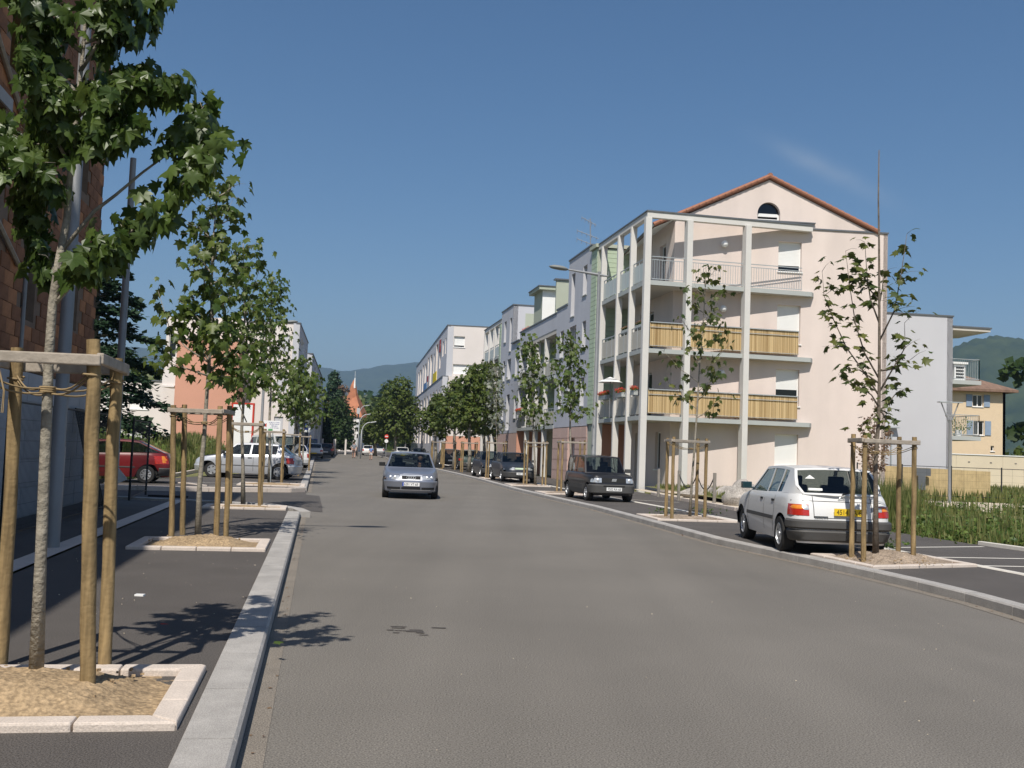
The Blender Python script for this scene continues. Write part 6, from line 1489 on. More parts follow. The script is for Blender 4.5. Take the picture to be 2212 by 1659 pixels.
# right
r1=[(5.58, 15.5, 0.2), (5.57, 15.5, 1.04), (5.56, 15.5, 1.59), (5.6, 15.5, 2.28), (5.6, 15.5, 2.88), (5.59, 15.5, 3.71), (5.57, 15.5, 4.93), (5.55, 15.5, 5.65), (5.55, 15.5, 6.42)]  # trunk and limb points scaled about the camera, kept as plain coordinates
R1L=[[(5.6, 15.5, 2.43), (5.45, 15.4, 2.61), (5.17, 15.28, 2.75), (4.89, 15.17, 2.84)], [(5.6, 15.5, 2.39), (5.72, 15.5, 2.47), (5.86, 15.5, 2.66), (5.99, 15.5, 2.72)], [(5.6, 15.5, 2.61), (5.39, 15.61, 2.99), (5.17, 15.73, 3.35), (4.99, 15.83, 3.8), (4.87, 15.94, 4.19), (4.87, 16.06, 4.6)], [(5.6, 15.5, 2.66), (5.81, 15.45, 3.07), (5.95, 15.4, 3.35), (5.91, 15.33, 3.72)], [(5.59, 15.5, 2.88), (5.39, 15.56, 3.26), (5.26, 15.61, 3.72), (5.19, 15.67, 4.27), (5.13, 15.73, 4.87)], [(5.59, 15.5, 3.44), (5.78, 15.4, 3.91), (5.83, 15.28, 4.45), (5.87, 15.17, 5.05)], [(5.59, 15.5, 3.72), (5.45, 15.5, 4.08), (5.39, 15.5, 4.45), (5.35, 15.5, 4.97)], [(5.58, 15.5, 4.0), (5.67, 15.61, 4.27), (5.72, 15.73, 4.55)], [(5.6, 15.5, 2.34), (5.45, 15.45, 2.23), (5.35, 15.4, 2.06)], [(5.6, 15.5, 2.43), (5.72, 15.56, 2.28), (5.81, 15.61, 2.15)], [(5.6, 15.5, 2.99), (5.81, 15.4, 3.02), (5.99, 15.28, 3.16)], [(5.6, 15.5, 2.8), (5.3, 15.5, 2.99), (5.07, 15.5, 3.02)], [(5.58, 15.5, 4.08), (5.46, 15.61, 4.27), (5.43, 15.73, 4.51)]]
tree('sparse young tree with a long bare whip at its top, right foreground',r1[0],r1,R1L,.04,'md',M_sparse,330,.14,41,GR_,bark=M_barkd,spread=.09,hang=.35,bias=.25,tipn=2,name='young_tree')
std('very sparse young tree before the bamboo balconies',(4.38,24.6,.14),(4.63,6.15),.033,2.42,17,lambda s:.8*(1-s)**.5+.15,250,.16,42,'md',GR_,lm=M_sparse,spread=.12,name='young_tree')
std('young maple rising behind the boxy black car',(2.35,38,.12),(2.1,6.0),.05,2.7,16,lambda s:.52*(1-s)**.5+.18,470,.19,43,'lo',GR_,spread=.2)
std('young maple in the frame behind the dark saloon on the right',(1.18,44.5,.12),(.75,6.4),.05,2.5,17,lambda s:.5*(1-s)**.6+.18,470,.2,44,'lo',GR_,spread=.22)
std('thin pale leaved young tree before the last grey stair block',(-.6,54,.13),(-.9,6.0),.04,2.5,13,lambda s:.55,260,.18,45,'lo',GR_,lm=leafmat('silver_leaf',(.13,.15,.10),(.33,.34,.28),.3,.5),spread=.2,name='young_tree')
GD='broad street trees further down the right side'
def big(label,base,h,rad,zc,n,ls,seed,group,lm=M_wt,tr=.12,lod='lo',name='street_tree',lobes=9,cat='tree',asp=1.0):
    r=random.Random(seed); t=thing(name,label,cat,base,0,group); x,y,z=base
    mb=MB(); mb.tube([(x,y,z-.05),(x+.05,y,z+zc*.5),(x-.03,y,z+zc),(x,y,z+h*.75)],[tr*1.2,tr,tr*.8,tr*.3],8)
    L=[]
    for i in range(lobes):
        a=i*2.4+r.uniform(-.3,.3); q=(i+.5)/lobes; zz=zc+(h-zc)*(.12+.78*q); rr=rad*(math.sin(math.pi*min(1,(.22+.70*q)))**.7)*r.uniform(.35,.72); c=Vector((x+rr*math.cos(a),y+rr*math.sin(a),z+zz)); L.append((c,rad*r.uniform(.38,.58)))
        mb.tube([(x,y,z+zc+(zz-zc)*.4),tuple(c)],[tr*.4,tr*.1],5)
    L.append((Vector((x,y,z+h-rad*.35)),rad*.35)); L.append((Vector((x,y,z+(h+zc)/2)),rad*.65))
    obj('trunk',mb,M_bark,t,smooth=True); T=[]; wl=wloc(t); vol=sum(q[1]**2 for q in L)
    for c,R_ in L:
        for _ in range(int(n*R_*R_/vol)):
            d=rv(r).normalized(); rr=R_*(.55+.5*r.random()); p=c+Vector((d.x*rr,d.y*rr,d.z*rr*.85*asp)); 
            if p.z<z+zc*.8: p.z=z+zc*.8+r.random()*.5
            T.append((p-wl,d*.5+Vector((0,0,-.5))+rv(r,.4),d+Vector((0,0,.6))+rv(r,.4),ls*r.uniform(.6,1.25)))
    me=leaf_mesh('crown',T,lod,lm); o=bpy.data.objects.new('crown',me); COL.objects.link(o); o.parent=t; return t
big('dense round tree left of the last balcony stack',(-2.6,66,.2),7.0,1.5,2.1,1900,.25,51,GD)
big('dense tree beside the last balcony stack, slightly taller',(-1.75,70,.2),7.7,1.6,2.2,1900,.25,52,GD)
big('dense tree in the middle of the broad right hand group',(-3.9,72,.2),6.6,1.6,2.1,1800,.25,53,GD)
big('leftmost dense tree of the broad right hand group',(-5.6,77,.25),5.6,1.25,2.0,1500,.25,54,GD)
big('dark shaded tree filling the gap behind the right hand group',(.3,90,.3),7.5,3,1.0,2200,.35,55,GD)
big('big rounded tree in the middle of the view at the end of the street',(-14.0,125,gz(125)),9.9,3.1,1.9,4200,.36,56,'large trees at the end of the street',tr=.2,lobes=14)
big('lower tree leaning beside the central tree',(-18.4,140,gz(140)),6.5,2.6,1.4,2200,.38,57,'large trees at the end of the street',tr=.2)
big('dark dense tree beyond the white block on the left',(-25.6,150,gz(150)),8.2,3.3,1.0,3600,.4,58,'large trees at the end of the street',tr=.2,lobes=12,lm=leafmat('dark_leaf',(.018,.042,.008),(.045,.075,.015),.25,.5))
big('dark tree in front of the church',(-29.5,170,gz(170)),7.6,3.6,.8,3000,.45,59,'large trees at the end of the street',tr=.2,lobes=12,lm=MATS['dark_leaf'])
big('tall narrow conifer above the dark trees on the left',(-27.0,155,gz(155)),12.6,1.7,5,1600,.4,60,None,lm=M_con,name='conifer',tr=.2,lobes=10)
big('brownish treetop beside the narrow conifer',(-31.5,185,gz(185)),12.2,2.5,5,1400,.45,61,None,lm=M_brown,tr=.2)
# conifer (cedar) left behind brick building
def conifer(label,base,h,rad,n,seed):
    r=random.Random(seed); t=thing('conifer',label,'tree',base); x,y,z=base; mb=MB(); mb.tube([(x,y,z),(x,y,z+h)],[.28,.04],8); T=[]; wl=wloc(t)
    for i in range(40):
        q=i/40; zz=z+1.2+(h-1.2)*q; a=i*2.4; ln=rad*(1-q)**.75*r.uniform(.75,1.2)+.3; d=Vector((math.cos(a),math.sin(a),0)); pts=[Vector((x,y,zz))]
        for k in range(1,6): s=k/5; pts.append(Vector((x,y,zz))+d*ln*s+Vector((0,0,.14*ln*math.sin(s*2.0)-.22*ln*s*s)))
        mb.tube(pts,[.07*(1-s/6)+.01 for s in range(6)],5)
        for _ in range(int(n/40)):
            s=r.random()**.6; f_=s*5; j=min(4,int(f_)); p=pts[j].lerp(pts[j+1],f_-j); sp=.42*ln*(1-.45*s)*.55
            w2=d.cross(Vector((0,0,1)))*r.gauss(0,sp)+Vector((0,0,r.gauss(-.03,.09))); T.append((p+w2-wl,d*.8+w2*.8+Vector((0,0,-.3))+rv(r,.3),Vector((0,0,1))+rv(r,.35),r.uniform(.16,.34)))
    obj('trunk',mb,M_bark,t,smooth=True); me=leaf_mesh('crown',T,'quad',M_con); o=bpy.data.objects.new('crown',me); COL.objects.link(o); o.parent=t
conifer('dark spreading conifer beside the brick building',(-20.6,50,0),11.2,4.2,15000,71)
# background woods
def wood(name,label,n,fn,ls,m,seed):
    r=random.Random(seed); T=[]
    for _ in range(n):
        p=fn(r); T.append((p,rv(r),rv(r)+Vector((0,-.6,.8)),ls*r.uniform(.6,1.4)))
    me=leaf_mesh(name,T,'quad',m); o=bpy.data.objects.new(name,me); COL.objects.link(o); o['kind']='stuff'; o['label']=label; return o
def woodfn(x0,x1,y0,y1,h,bump):
    def f(r):
        x=r.uniform(x0,x1); y=r.uniform(y0,y1); top=h*(.72+.28*abs(math.sin(x*.13+y*.05))*abs(math.cos(x*.31+1))+.1*math.sin(x*.9)); z=top*(1-r.random()**2.2*.98)
        return Vector((x,y,z+gz(y)))
    return f
wood('wood_band','belt of trees closing off the end of the street',16000,woodfn(-110,60,262,300,14,1),1.6,M_wt,81)
wood('far_wood','higher wooded slope behind the church',12000,woodfn(-230,150,420,470,24,1),3.2,MATS['dark_leaf'],82)
wood('wood_band','tall dark trees at the right behind the yellow house',7000,lambda r:(lambda a,z:Vector((43.5+a+ 2.2*math.sin(z*1.1),78+r.uniform(0,9),z)))(r.uniform(0,22)-0.0,r.uniform(.3,1)**.8*(10.5+1.2*math.sin(3))),.75,MATS['dark_leaf'],83)
wood('wood_band','low green hedge line beside the yellow house',2500,lambda r:Vector((r.uniform(36.5,60),r.uniform(72.5,76),r.uniform(.5,3.1))),.5,M_wt,84)
wood('wood_band','trees between the far left block and the hills',6000,lambda r:Vector((r.uniform(-75,-34),r.uniform(88,100),r.uniform(0,1)**.7*8.5)),.7,M_wt,85)
# vine on balcony/yellow house, brown shrub by the gable
sh=thing('shrub','brown withered upright shrub against the pink wall','shrub',(15.2,42.4,.3)); mb=MB(); r=random.Random(9); T=[]; wl=wloc(sh)
for i in range(9):
    a=r.uniform(-.5,.5); tp=Vector((15.2+a*1.3,42.4+r.uniform(-.3,.3),.3+r.uniform(2.4,4.1)-abs(a)*1.2)); b0=Vector((15.2+a*.15,42.4,.3)); mb.tube([b0,b0.lerp(tp,.5)+Vector((0,0,.1)),tp],[.03,.018,.006],5)
    for _ in range(90): s=r.uniform(.35,1); T.append((b0.lerp(tp,s)+rv(r,.09)-wl,rv(r)+Vector((0,0,.8)),rv(r),.11))
obj('branches',mb,M_bark,sh); me=leaf_mesh('foliage',T,'quad',M_brown); o=bpy.data.objects.new('foliage',me); COL.objects.link(o); o.parent=sh
# ================================================================ weeds and grass
def weeds(name,label,n,fn,hfn,m,seed,kind='blade',w=.012):
    r=random.Random(seed); V_=[];F=[]
    if kind=='blade':
        for _ in range(n):
            x,y,z=fn(r); h=hfn(x,y,r); a=r.uniform(0,6.28); bx,by=math.cos(a)*h*.3*r.random(),math.sin(a)*h*.3*r.random(); ww=w*r.uniform(.6,1.6); c,s=math.cos(a+1.3)*ww,math.sin(a+1.3)*ww
            b=len(V_); V_+=[(x-c,y-s,z),(x+c,y+s,z),(x+bx*.5+c*.7,y+by*.5+s*.7,z+h*.6),(x+bx*.5-c*.7,y+by*.5-s*.7,z+h*.6),(x+bx,y+by,z+h)]; F+=[(b,b+1,b+2,b+3),(b+3,b+2,b+4)]
        me=bpy.data.meshes.new(name); me.from_pydata(V_,[],F); me.materials.append(m)
    else:
        T=[]
        for _ in range(n):
            x,y,z=fn(r); h=hfn(x,y,r)*r.random()**.6; T.append((Vector((x,y,z+h)),rv(r,1)+Vector((0,0,-.2)),Vector((0,-.3,1))+rv(r,.6),w*r.uniform(.5,1.4)))
        me=leaf_mesh(name,T,'lo' if kind=='leaf' else 'quad',m)
    o=bpy.data.objects.new(name,me); COL.objects.link(o); o['kind']='stuff'; o['label']=label; return o
def fR(r):
    y=r.uniform(19.5,31); x0=interp([(9.6,18.4),(9.15,20),(8.9,21.5),(8.7,23),(8.6,26),(9.5,33)],y); 
    x=x0+ (r.random()**1.3)*9; return (x,y-(x-x0)*.18 if y<24 else y,.02)
hR=lambda x,y,r:(.16+.34*abs(math.sin(x*1.7+y))*abs(math.cos(y*1.1-x*.6)))*r.uniform(.4,1.1)*((2.1 if x/y<.39 else .8) if y>21 else .8)*(.75 if x>12.5 else 1)
weeds('weeds','tall rough weeds beside the parking stalls at right',15000,fR,hR,M_weed,91,w=.018)
weeds('weeds','broad leaved weeds beside the parking stalls at right',9000,fR,lambda x,y,r:hR(x,y,r)*.6,M_weedd,92,'leaf',.10)
def fR2(r): y=r.uniform(24,32); return (y*r.uniform(.358,.40),y,.02)
rc=random.Random(77); CL=[]
for _ in range(330):
    y=rc.uniform(19.6,31); x0=interp([(9.6,18.4),(9.2,20),(9.0,21.5),(8.8,23),(8.7,26),(9.5,33)],y); CL.append((x0+.2+rc.random()**1.2*8.5,y,rc.uniform(.15,.55)*(1.6 if x0/y<.33 else 1),rc.uniform(.2,.55)))
def fCl(r): c=r.choice(CL); return (c[0]+r.gauss(0,c[3]),c[1]+r.gauss(0,c[3]),.02)
def hCl(x,y,r):
    h=.12
    for c in CL:
        d=((c[0]-x)**2+(c[1]-y)**2)/(c[3]**2)
        if d<2.5: h=max(h,c[2]*(1-d/3.2))
    return h*r.uniform(.5,1.15)
weeds('weeds','uneven leafy clumps in the weeds at right',13000,fCl,hCl,M_weedd,191,'leaf',.075)
weeds('weeds','uneven grassy clumps in the weeds at right',6000,fCl,lambda x,y,r:hCl(x,y,r)*1.35,M_weed,192,w=.014)
weeds('tall_weeds','tall flowering weeds below the pink wall at right',7000,fR2,lambda x,y,r:r.uniform(.35,1.35)*(.6+.4*math.sin(x*3)),M_weed,93)
def fR3(r): y=r.uniform(44.5,68); return (r.uniform(15,46),y,.1)
weeds('weeds','rough grass field before the cream wall',16000,fR3,lambda x,y,r:r.uniform(.2,.6),M_weed,94,w=.04)
def fR4(r): y=r.uniform(26,32); return (r.uniform(13,34),y,.02)
weeds('weeds','weeds before the gravel track',12000,fR4,lambda x,y,r:r.uniform(.08,.3),M_weed,95,w=.03)
def fB(r): y=r.uniform(27,43); x0=GR(y)+.8; return (x0+r.random()*5,y,.3)
weeds('grass','short grass in the raised bed of the pink gable',9000,fB,lambda x,y,r:r.uniform(.05,.22),M_weed,96,w=.02)
def fLw(r): 
    x=r.uniform(-34,-12.6); y0=interp([(54,-34),(36.5,-13.2)][::-1] if False else [(0,0)],0) if False else 0
    y=35+39*r.random()**1.2
    if x>-13.4-.19*(y-36): x=-13.6-.19*(y-36)-r.random()*4
    x=-14.1-.16*(y-42)-r.random()**1.2*18
    return (x,y,bank(x,y)-.03)
weeds('weeds','tall meadow weeds behind the cars on the left',42000,fLw,lambda x,y,r:r.uniform(.5,1.25)*(.75+.25*math.sin(x*.9+y*.3)),M_weed,97,w=.03)
weeds('weeds','leafy weeds behind the cars on the left',7000,fLw,lambda x,y,r:r.uniform(.4,1.1),M_weedd,98,'quad',.13)
def fL2(r): a=r.uniform(0,1); return (-13.3-a*10,31.9+2.3*r.random()+a*.5 if False else 34.3+r.random()*3,.02)
weeds('weeds','weeds close behind the red car',7000,fL2,lambda x,y,r:r.uniform(.3,1.25),M_weed,99,w=.02)
for (cx,cy,n,lb) in ((6.45,17.6,120,'small green weeds in the bed of the right foreground tree'),(3.9,25.7,50,'small weed tuft in the bed of the second right tree'),(5.1,26.3,50,'grass tuft at the far side of the second right bed')):
    rr_2=random.Random(int(cx*100)); T=[]
    for _ in range(n): a=rr_2.gauss(0,.22); T.append((Vector((cx+a,cy+rr_2.gauss(0,.1),.16+rr_2.random()*.13)),rv(rr_2),Vector((0,0,1))+rv(rr_2,.5),.06))
    me=leaf_mesh('weed_tuft',T,'lo',M_weedd); o=bpy.data.objects.new('weed_tuft',me); COL.objects.link(o); o['kind']='stuff'; o['label']=lb
# ================================================================ stake frames
def frame(label,stakes,z0,h,r=.04,rails=None,seed=1,group='wooden stake frames round the young trees',rope_to=None,lean=.02,rr=(.02,.031),shift=(0,0,0,0)):
    """stakes: 4 (x,y) base points in order round the square"""
    rd=random.Random(seed); t=thing('stake_frame',label,'tree stakes',(stakes[0][0],stakes[0][1],z0),0,group); tops=[]
    for i,(x,y) in enumerate(stakes):
        cx=sum(s[0] for s in stakes)/4; cy=sum(s[1] for s in stakes)/4; tx,ty=x+(cx-x)*lean+shift[i],y+(cy-y)*lean; hh=h+rd.uniform(.0,.05)
        mb=MB(); n=9; pts=[]
        for k in range(n): s=k/(n-1); pts.append((x+(tx-x)*s+rd.gauss(0,.0025),y+(ty-y)*s+rd.gauss(0,.0025),z0-.1+(hh+.1)*s))
        mb.tube(pts,[r*(1.06-.10*k/(n-1))*(1+rd.gauss(0,.02)) for k in range(n)],14); obj('stake',mb,M_wood,t,smooth='auto'); tops.append((tx,ty,z0+hh))
    zr=z0+h-.06
    for i,(a,b_) in enumerate(((0,1),(1,2),(2,3),(3,0))):
        A_=Vector(tops[a]); B_=Vector(tops[b_]); d=(B_-A_); d.z=0; L=d.length; d.normalize(); n_=Vector((d.y,-d.x,0)); c=Vector(((A_.x+B_.x)/2,(A_.y+B_.y)/2,zr-(.0 if i%2==0 else .01)))
        cc=Vector((sum(s[0] for s in stakes)/4,sum(s[1] for s in stakes)/4,0)); o=(c-cc); o.z=0; 
        if n_.dot(o)<0: n_=-n_
        c+=n_*(r+.012); mb=MB(); mb.rbox(tuple(c),(L/2+r*1.6,rr[0],rr[1]),math.atan2(d.y,d.x)); obj('rail',mb,M_woodo,t,bevel=.008)
    if rope_to:
        R=Vector(rope_to); ro=MB()
        for T_ in tops:
            for k in range(2):
                A_=Vector((T_[0],T_[1],zr-.06-k*.03)); B_=Vector((R.x+rd.gauss(0,.02),R.y+rd.gauss(0,.02),zr-.16-k*.03)); pts=[]
                for q in range(9): s=q/8; p=A_.lerp(B_,s); p.z-=.05*math.sin(math.pi*s); pts.append(p)
                ro.tube(pts,.006,5)
            n=10; ro.tube([(T_[0]+(r+.008)*math.cos(2*math.pi*i/n),T_[1]+(r+.008)*math.sin(2*math.pi*i/n),zr-.075-.002*i) for i in range(n+1)],.007,5)
        n=10
        for k in range(3): ro.tube([(R.x+.042*math.cos(2*math.pi*i/n),R.y+.042*math.sin(2*math.pi*i/n),zr-.16-.012*k) for i in range(n+1)],.007,5)
        obj('rope',ro,M_rope,t,smooth=True)
    return t
def square(c,w,d,TLv,NLv):
    return [(c[0]+TLv[0]*a*d+NLv[0]*b_*w,c[1]+TLv[1]*a*d+NLv[1]*b_*w) for a,b_ in ((-.5,-.5),(.5,-.5),(.5,.5),(-.5,.5))]
f1=frame('stake frame of thick pine posts round the nearest maple',[(-2.25,5.66),(-2.43,6.36),(-3.07,6.36),(-2.93,5.60)],.14,1.90,.039,rope_to=(-2.665,5.85,1.8),seed=2,lean=0,shift=(-.09,-.05,-.03,-.05))
for k in range(5):   # loose ends of raffia
    pass
ro=MB(); rd=random.Random(4)
for k in range(9): x=-2.93+rd.uniform(-.05,.12); ro.tube([(x,5.58,1.93),(x+rd.uniform(-.04,.08),5.55,1.78),(x+rd.uniform(-.08,.1),5.54,1.66)],.003,4)
obj('loose_rope',ro,M_rope,f1)
frame('stake frame round the second maple on the left',[(-4.13,14.66),(-4.18,15.35),(-4.88,15.50),(-4.80,14.75)],.14,1.9,.039,rope_to=(-4.47,14.9,1.8),seed=3,lean=.02,shift=(-.05,-.05,-.09,-.09))
frame('stake frame round the third maple at the side street corner',square((-5.9,23.05),.68,.62,TL,NL),.14,1.88,.039,rope_to=(-5.98,23.2,1.8),seed=4,shift=(-.07,-.07,-.07,-.07))
frame('stake frame round the fourth tree before the silver hatchback',square((-8.45,36.6),.68,.9,TL,NL),.14,1.88,.039,seed=5)
frame('stake frame round the fifth tree on the left',square((-9.8,46),.7,.7,TL,NL),.14,1.88,.039,seed=6)
frame('stake frame round the sixth tree on the left',square((-11.1,55),.7,.7,TL,NL),.14,1.88,.039,seed=7)
frame('stake frame round the sparse tree in the right foreground',[(5.27,15.14),(5.25,15.6),(6.05,15.85),(6.13,15.46)],.18,1.80,.037,rope_to=(5.57,15.5,1.8),seed=8,lean=0)
frame('stake frame round the very sparse tree before the balconies',[(3.83,23.85),(3.78,24.45),(4.58,24.85),(4.72,24.5)],.14,1.88,.039,rope_to=(4.38,24.6,1.8),seed=9,lean=0)
frame('stake frame behind the boxy black car',square((2.3,38),.85,.7,(-.17,.98),(.98,.17)),.12,1.93,.039,seed=10)
frame('stake frame of the maple behind the dark saloon',square((1.15,44.9),.85,.7,(-.17,.98),(.98,.17)),.12,1.93,.039,seed=11,rope_to=(1.18,44.5,1.8))
frame('stake frame of the thin pale leaved tree',square((-.7,54),.9,.8,(-.17,.98),(.98,.17)),.12,1.93,.039,seed=12)
frame('stake frame beside the green hatchback',square((-2.6,65.8),.9,.9,(-.17,.98),(.98,.17)),.15,1.93,.05,seed=13)
frame('stake frame at the left end of the broad trees',square((-4.3,72),.9,.9,(-.17,.98),(.98,.17)),.15,1.93,.05,seed=14)
frame('single far stake frame before the dark parked cars',square((-5.4,77),.9,.9,(-.17,.98),(.98,.17)),.2,1.93,.05,seed=15)
# ================================================================ street lamps
def street_lamp(label,base,h=8.7,arm=(-1.75,0),group='tall street lamps with flat oval heads',r=.085,head=True,tilt=.12):
    t=thing('street_lamp',label,'street lamp',base,0,group); x,y,z=base
    mb=MB(); mb.tube([(x,y,z),(x,y,z+1.3),(x,y,z+1.32),(x,y,z+h)],[r*1.12,r*1.1,r,r*.72],16); obj('post',mb,M_metal,t,smooth='auto')
    if head:
        ax,ay=arm; L=math.hypot(ax,ay); d=Vector((ax/L,ay/L,tilt)); p0=Vector((x,y,z+h-.12)); p1=p0+d*L
        mb=MB(); mb.tube([p0-d*.35+Vector((0,0,.0)),p0,p1],[.03,.06,.03],8); mb.tube([p0-d*.38,p0-d*.38+Vector((0,0,.2))],.02,5); obj('arm',mb,M_metal,t,smooth='auto')
        mb=MB(); 
        n=16; M_=Matrix.Translation(p1+d*.3)@Vector((d.x,d.y,d.z)).to_track_quat('X','Z').to_matrix().to_4x4()
        prof=[(0,.10),(.55,.085),(.85,.045),(1,0),(.8,-.05),(0,-.07)]
        b=len(mb.v)
        for rr_,zz in prof:
            for k in range(n): a=2*math.pi*k/n; q=M_@Vector((.40*rr_*math.cos(a),.20*rr_*math.sin(a),zz)); mb.v.append(tuple(q))
        for i in range(len(prof)-1):
            for k in range(n): k2=(k+1)%n; mb.f.append((b+i*n+k,b+i*n+k2,b+(i+1)*n+k2,b+(i+1)*n+k)); mb.m.append(0)
        obj('lamp_head',mb,mat('lamp_head_grey',(.22,.23,.22),.5,.05),t,smooth=True)
    return t
street_lamp('tall grey lamp post with oval head on the right behind the boxy black car',(3.22,39.2,.1),8.55,(-1.28,-.1))
street_lamp('thick grey lamp post behind the nearest maple in front of the brick wall',(-5.74,13.0,.09),8.6,(1.7,.3))
street_lamp('plain grey steel mast beside the corner of the brick building',(-8.6,22.3,.0),7.75,(1.6,.3),None,.09,False)
street_lamp('far lamp post showing its oval head above the left buildings',(-13.9,57,.12),8.25,(1.0,.2))
# Y shaped lamp at right
yl=thing('garden_lamp','slim lamp post with a flat bar on a V shaped fork, right side','street lamp',(18.2,42.2,.1))
mb=MB(); mb.tube([(18.2,42.2,.1),(18.2,42.2,3.4),(18.2,42.2,3.55)],[.065,.05,.09],10); obj('post',mb,M_metal,yl,smooth='auto')
mb=MB(); mb.tube([(18.17,42.2,3.4),(17.83,42.2,4.25)],.025,6); mb.tube([(18.23,42.2,3.4),(18.55,42.2,4.25)],.025,6); mb.prism([(18.02,42.15),(18.38,42.15),(18.38,42.25),(18.02,42.25)],3.68,3.74); obj('fork',mb,M_metal,yl)
mb=MB(); mb.box((17.72,42.05,4.25),(18.68,42.35,4.29)); obj('reflector_bar',mb,M_rail,yl)
# globe lamps in the left row
M_globe=mat('white_globe',(.75,.76,.76),.15,0,coat=1)
for i in range(8):
    y=50.5+i*6.6; x=LK(y)-.75; z=.12+gz(y); t=thing('globe_lamp','%s black post with a cluster of white globes in the far left row'%['nearest','second','third','fourth','fifth','sixth','seventh','farthest'][i],'street lamp',(x,y,z),0,'globe lamps along the far left pavement')
    mb=MB(); mb.tube([(x,y,z),(x,y,z+3.9)],[.05,.03],6); mb.tube([(x-.35,y,z+3.45),(x,y,z+3.3),(x+.35,y,z+3.45)],.02,5); obj('post',mb,M_black,t)
    for dx,dz_ in ((0,3.98),(-.35,3.62),(.35,3.62)):
        mb=MB(); mb.lathe([(0,-.19),(.11,-.155),(.175,-.07),(.19,0),(.175,.07),(.11,.155),(0,.19)],(x+dx,y,z+dz_),12); obj('globe',mb,M_globe,t,smooth=True)
# curved lamps at the street end
for (x,y,h,lb) in ((-16.3,112,4.0,'nearer of the curved white lamps at the end of the street'),(-19.0,128,5.3,'second curved white lamp at the end of the street'),(-22.4,150,7.2,'farthest curved white lamp at the end of the street')):
    z=gz(y); t=thing('curved_lamp',lb,'street lamp',(x,y,z),0,'curved lamps at the end of the street'); P=[(x,y,z),(x,y,z+h*.72)]
    for k in range(1,7): a=k/6*math.pi/2; P.append((x+.9*(1-math.cos(a))*1.0,y,z+h*.72+h*.28*math.sin(a)))
    mb=MB(); mb.tube(P,[.075]*2+[.05]*6,8); obj('post',mb,M_lampw,t,smooth=True); mb=MB(); mb.rbox((x+1.25,y,z+h+.05),(.32,.12,.05),0,0,-.2); obj('lamp_head',mb,M_lampw,t,bevel=.03)
# ================================================================ signs
s1=thing('direction_sign','small white sign board with a red arrow at its left on a thin post','sign',(-8.55,37.2,.12))
mb=MB(); mb.tube([(-8.66,37.25,.12),(-8.66,37.25,2.05)],.025,6); obj('post',mb,M_rail,s1)
mb=MB(); mb.box((-9.0,37.2,1.98),(-8.38,37.23,2.36)) ; b0=obj('board',mb,M_wh,s1)
mb=MB(); mb.add([(-8.98,37.194,2.19),(-8.89,37.194,2.27),(-8.89,37.194,2.11)],[(0,1,2)]); obj('arrow',mb,M_red2,b0)
mb=MB(); rdl=random.Random(8)
for zz_,x0_,x1_,h_ in ((2.30,-8.80,-8.42,.03),(2.24,-8.77,-8.46,.035),(2.17,-8.72,-8.5,.04),(2.10,-8.76,-8.44,.02)):
    x_=x0_
    while x_<x1_: w_=rdl.uniform(.012,.04); mb.box((x_,37.192,zz_-h_*rdl.uniform(.2,.5)),(x_+w_,37.197,zz_+h_*rdl.uniform(.2,.5))); x_+=w_+rdl.uniform(.012,.03)
obj('lettering',mb,mat('blue_ink',(.08,.10,.3),.6,0),b0)
mb=MB(); mb.box((-8.82,37.192,2.0),(-8.66,37.196,2.06)); obj('green_mark',mb,mat('green_ink',(.08,.35,.12),.6,0),b0)
s2=thing('shop_sign','small white sign with a blue triangle above the far left pavement','sign',(-11.4,55,.14))
mb=MB(); mb.tube([(-11.55,55.1,.14),(-11.55,55.1,2.7)],.03,6); obj('post',mb,M_black,s2)
mb=MB(); mb.box((-11.3,55,2.2),(-10.75,55.04,2.85)); b1=obj('board',mb,M_wh,s2); mb=MB(); mb.box((-11.6,55.02,2.45),(-11.3,55.05,2.5)); obj('bracket',mb,M_black,s2)
mb=MB(); mb.add([(-11.2,54.995,2.32),(-10.88,54.995,2.32),(-11.02,54.995,2.72)],[(0,1,2)]); obj('triangle',mb,mat('sign_blue',(.1,.16,.5),.6,0),b1)
s3=thing('road_sign','round red no entry sign on a post at the street end','sign',(-13.5,120,gz(120)))
mb=MB(); mb.tube([(-14.5,120,gz(120)),(-14.5,120,gz(120)+2.7)],.04,6); obj('post',mb,M_metal,s3); mb=MB(); mb.lathe([(0,-.03),(.24,-.03),(.24,.0)],(-14.5,119.95,gz(120)+2.6),18,0,'y'); d_=obj('disc',mb,M_red2,s3)
mb=MB(); mb.box((-14.66,119.9,gz(120)+2.56),(-14.34,119.915,gz(120)+2.65)); obj('white_bar',mb,M_wh,d_)
mb=MB(); mb.lathe([(0,-.03),(.22,-.03),(.22,.0)],(-14.5,119.95,gz(120)+2.05),14,0,'y'); obj('second_disc',mb,M_wplate,s3)
s4=thing('traffic_signs','narrow stack of pale signs on a dark post beside the far lamps','sign',(-21.0,135,gz(135)))
mb=MB(); mb.tube([(-20.2,135,gz(135)),(-20.2,135,6.8)],.09,6); obj('post',mb,M_black,s4)
for z,h,w_,m in ((6.2,.38,.2,M_lampw),(4.9,.2,.18,M_wh),(4.2,.16,.22,M_lampw),(3.3,.16,.16,M_wh),(2.0,.6,.14,M_lampw)):
    mb=MB(); mb.box((-20.2-w_,134.85,z-h),(-20.2+w_,134.9,z+h)); obj('sign_plate',mb,m,s4)
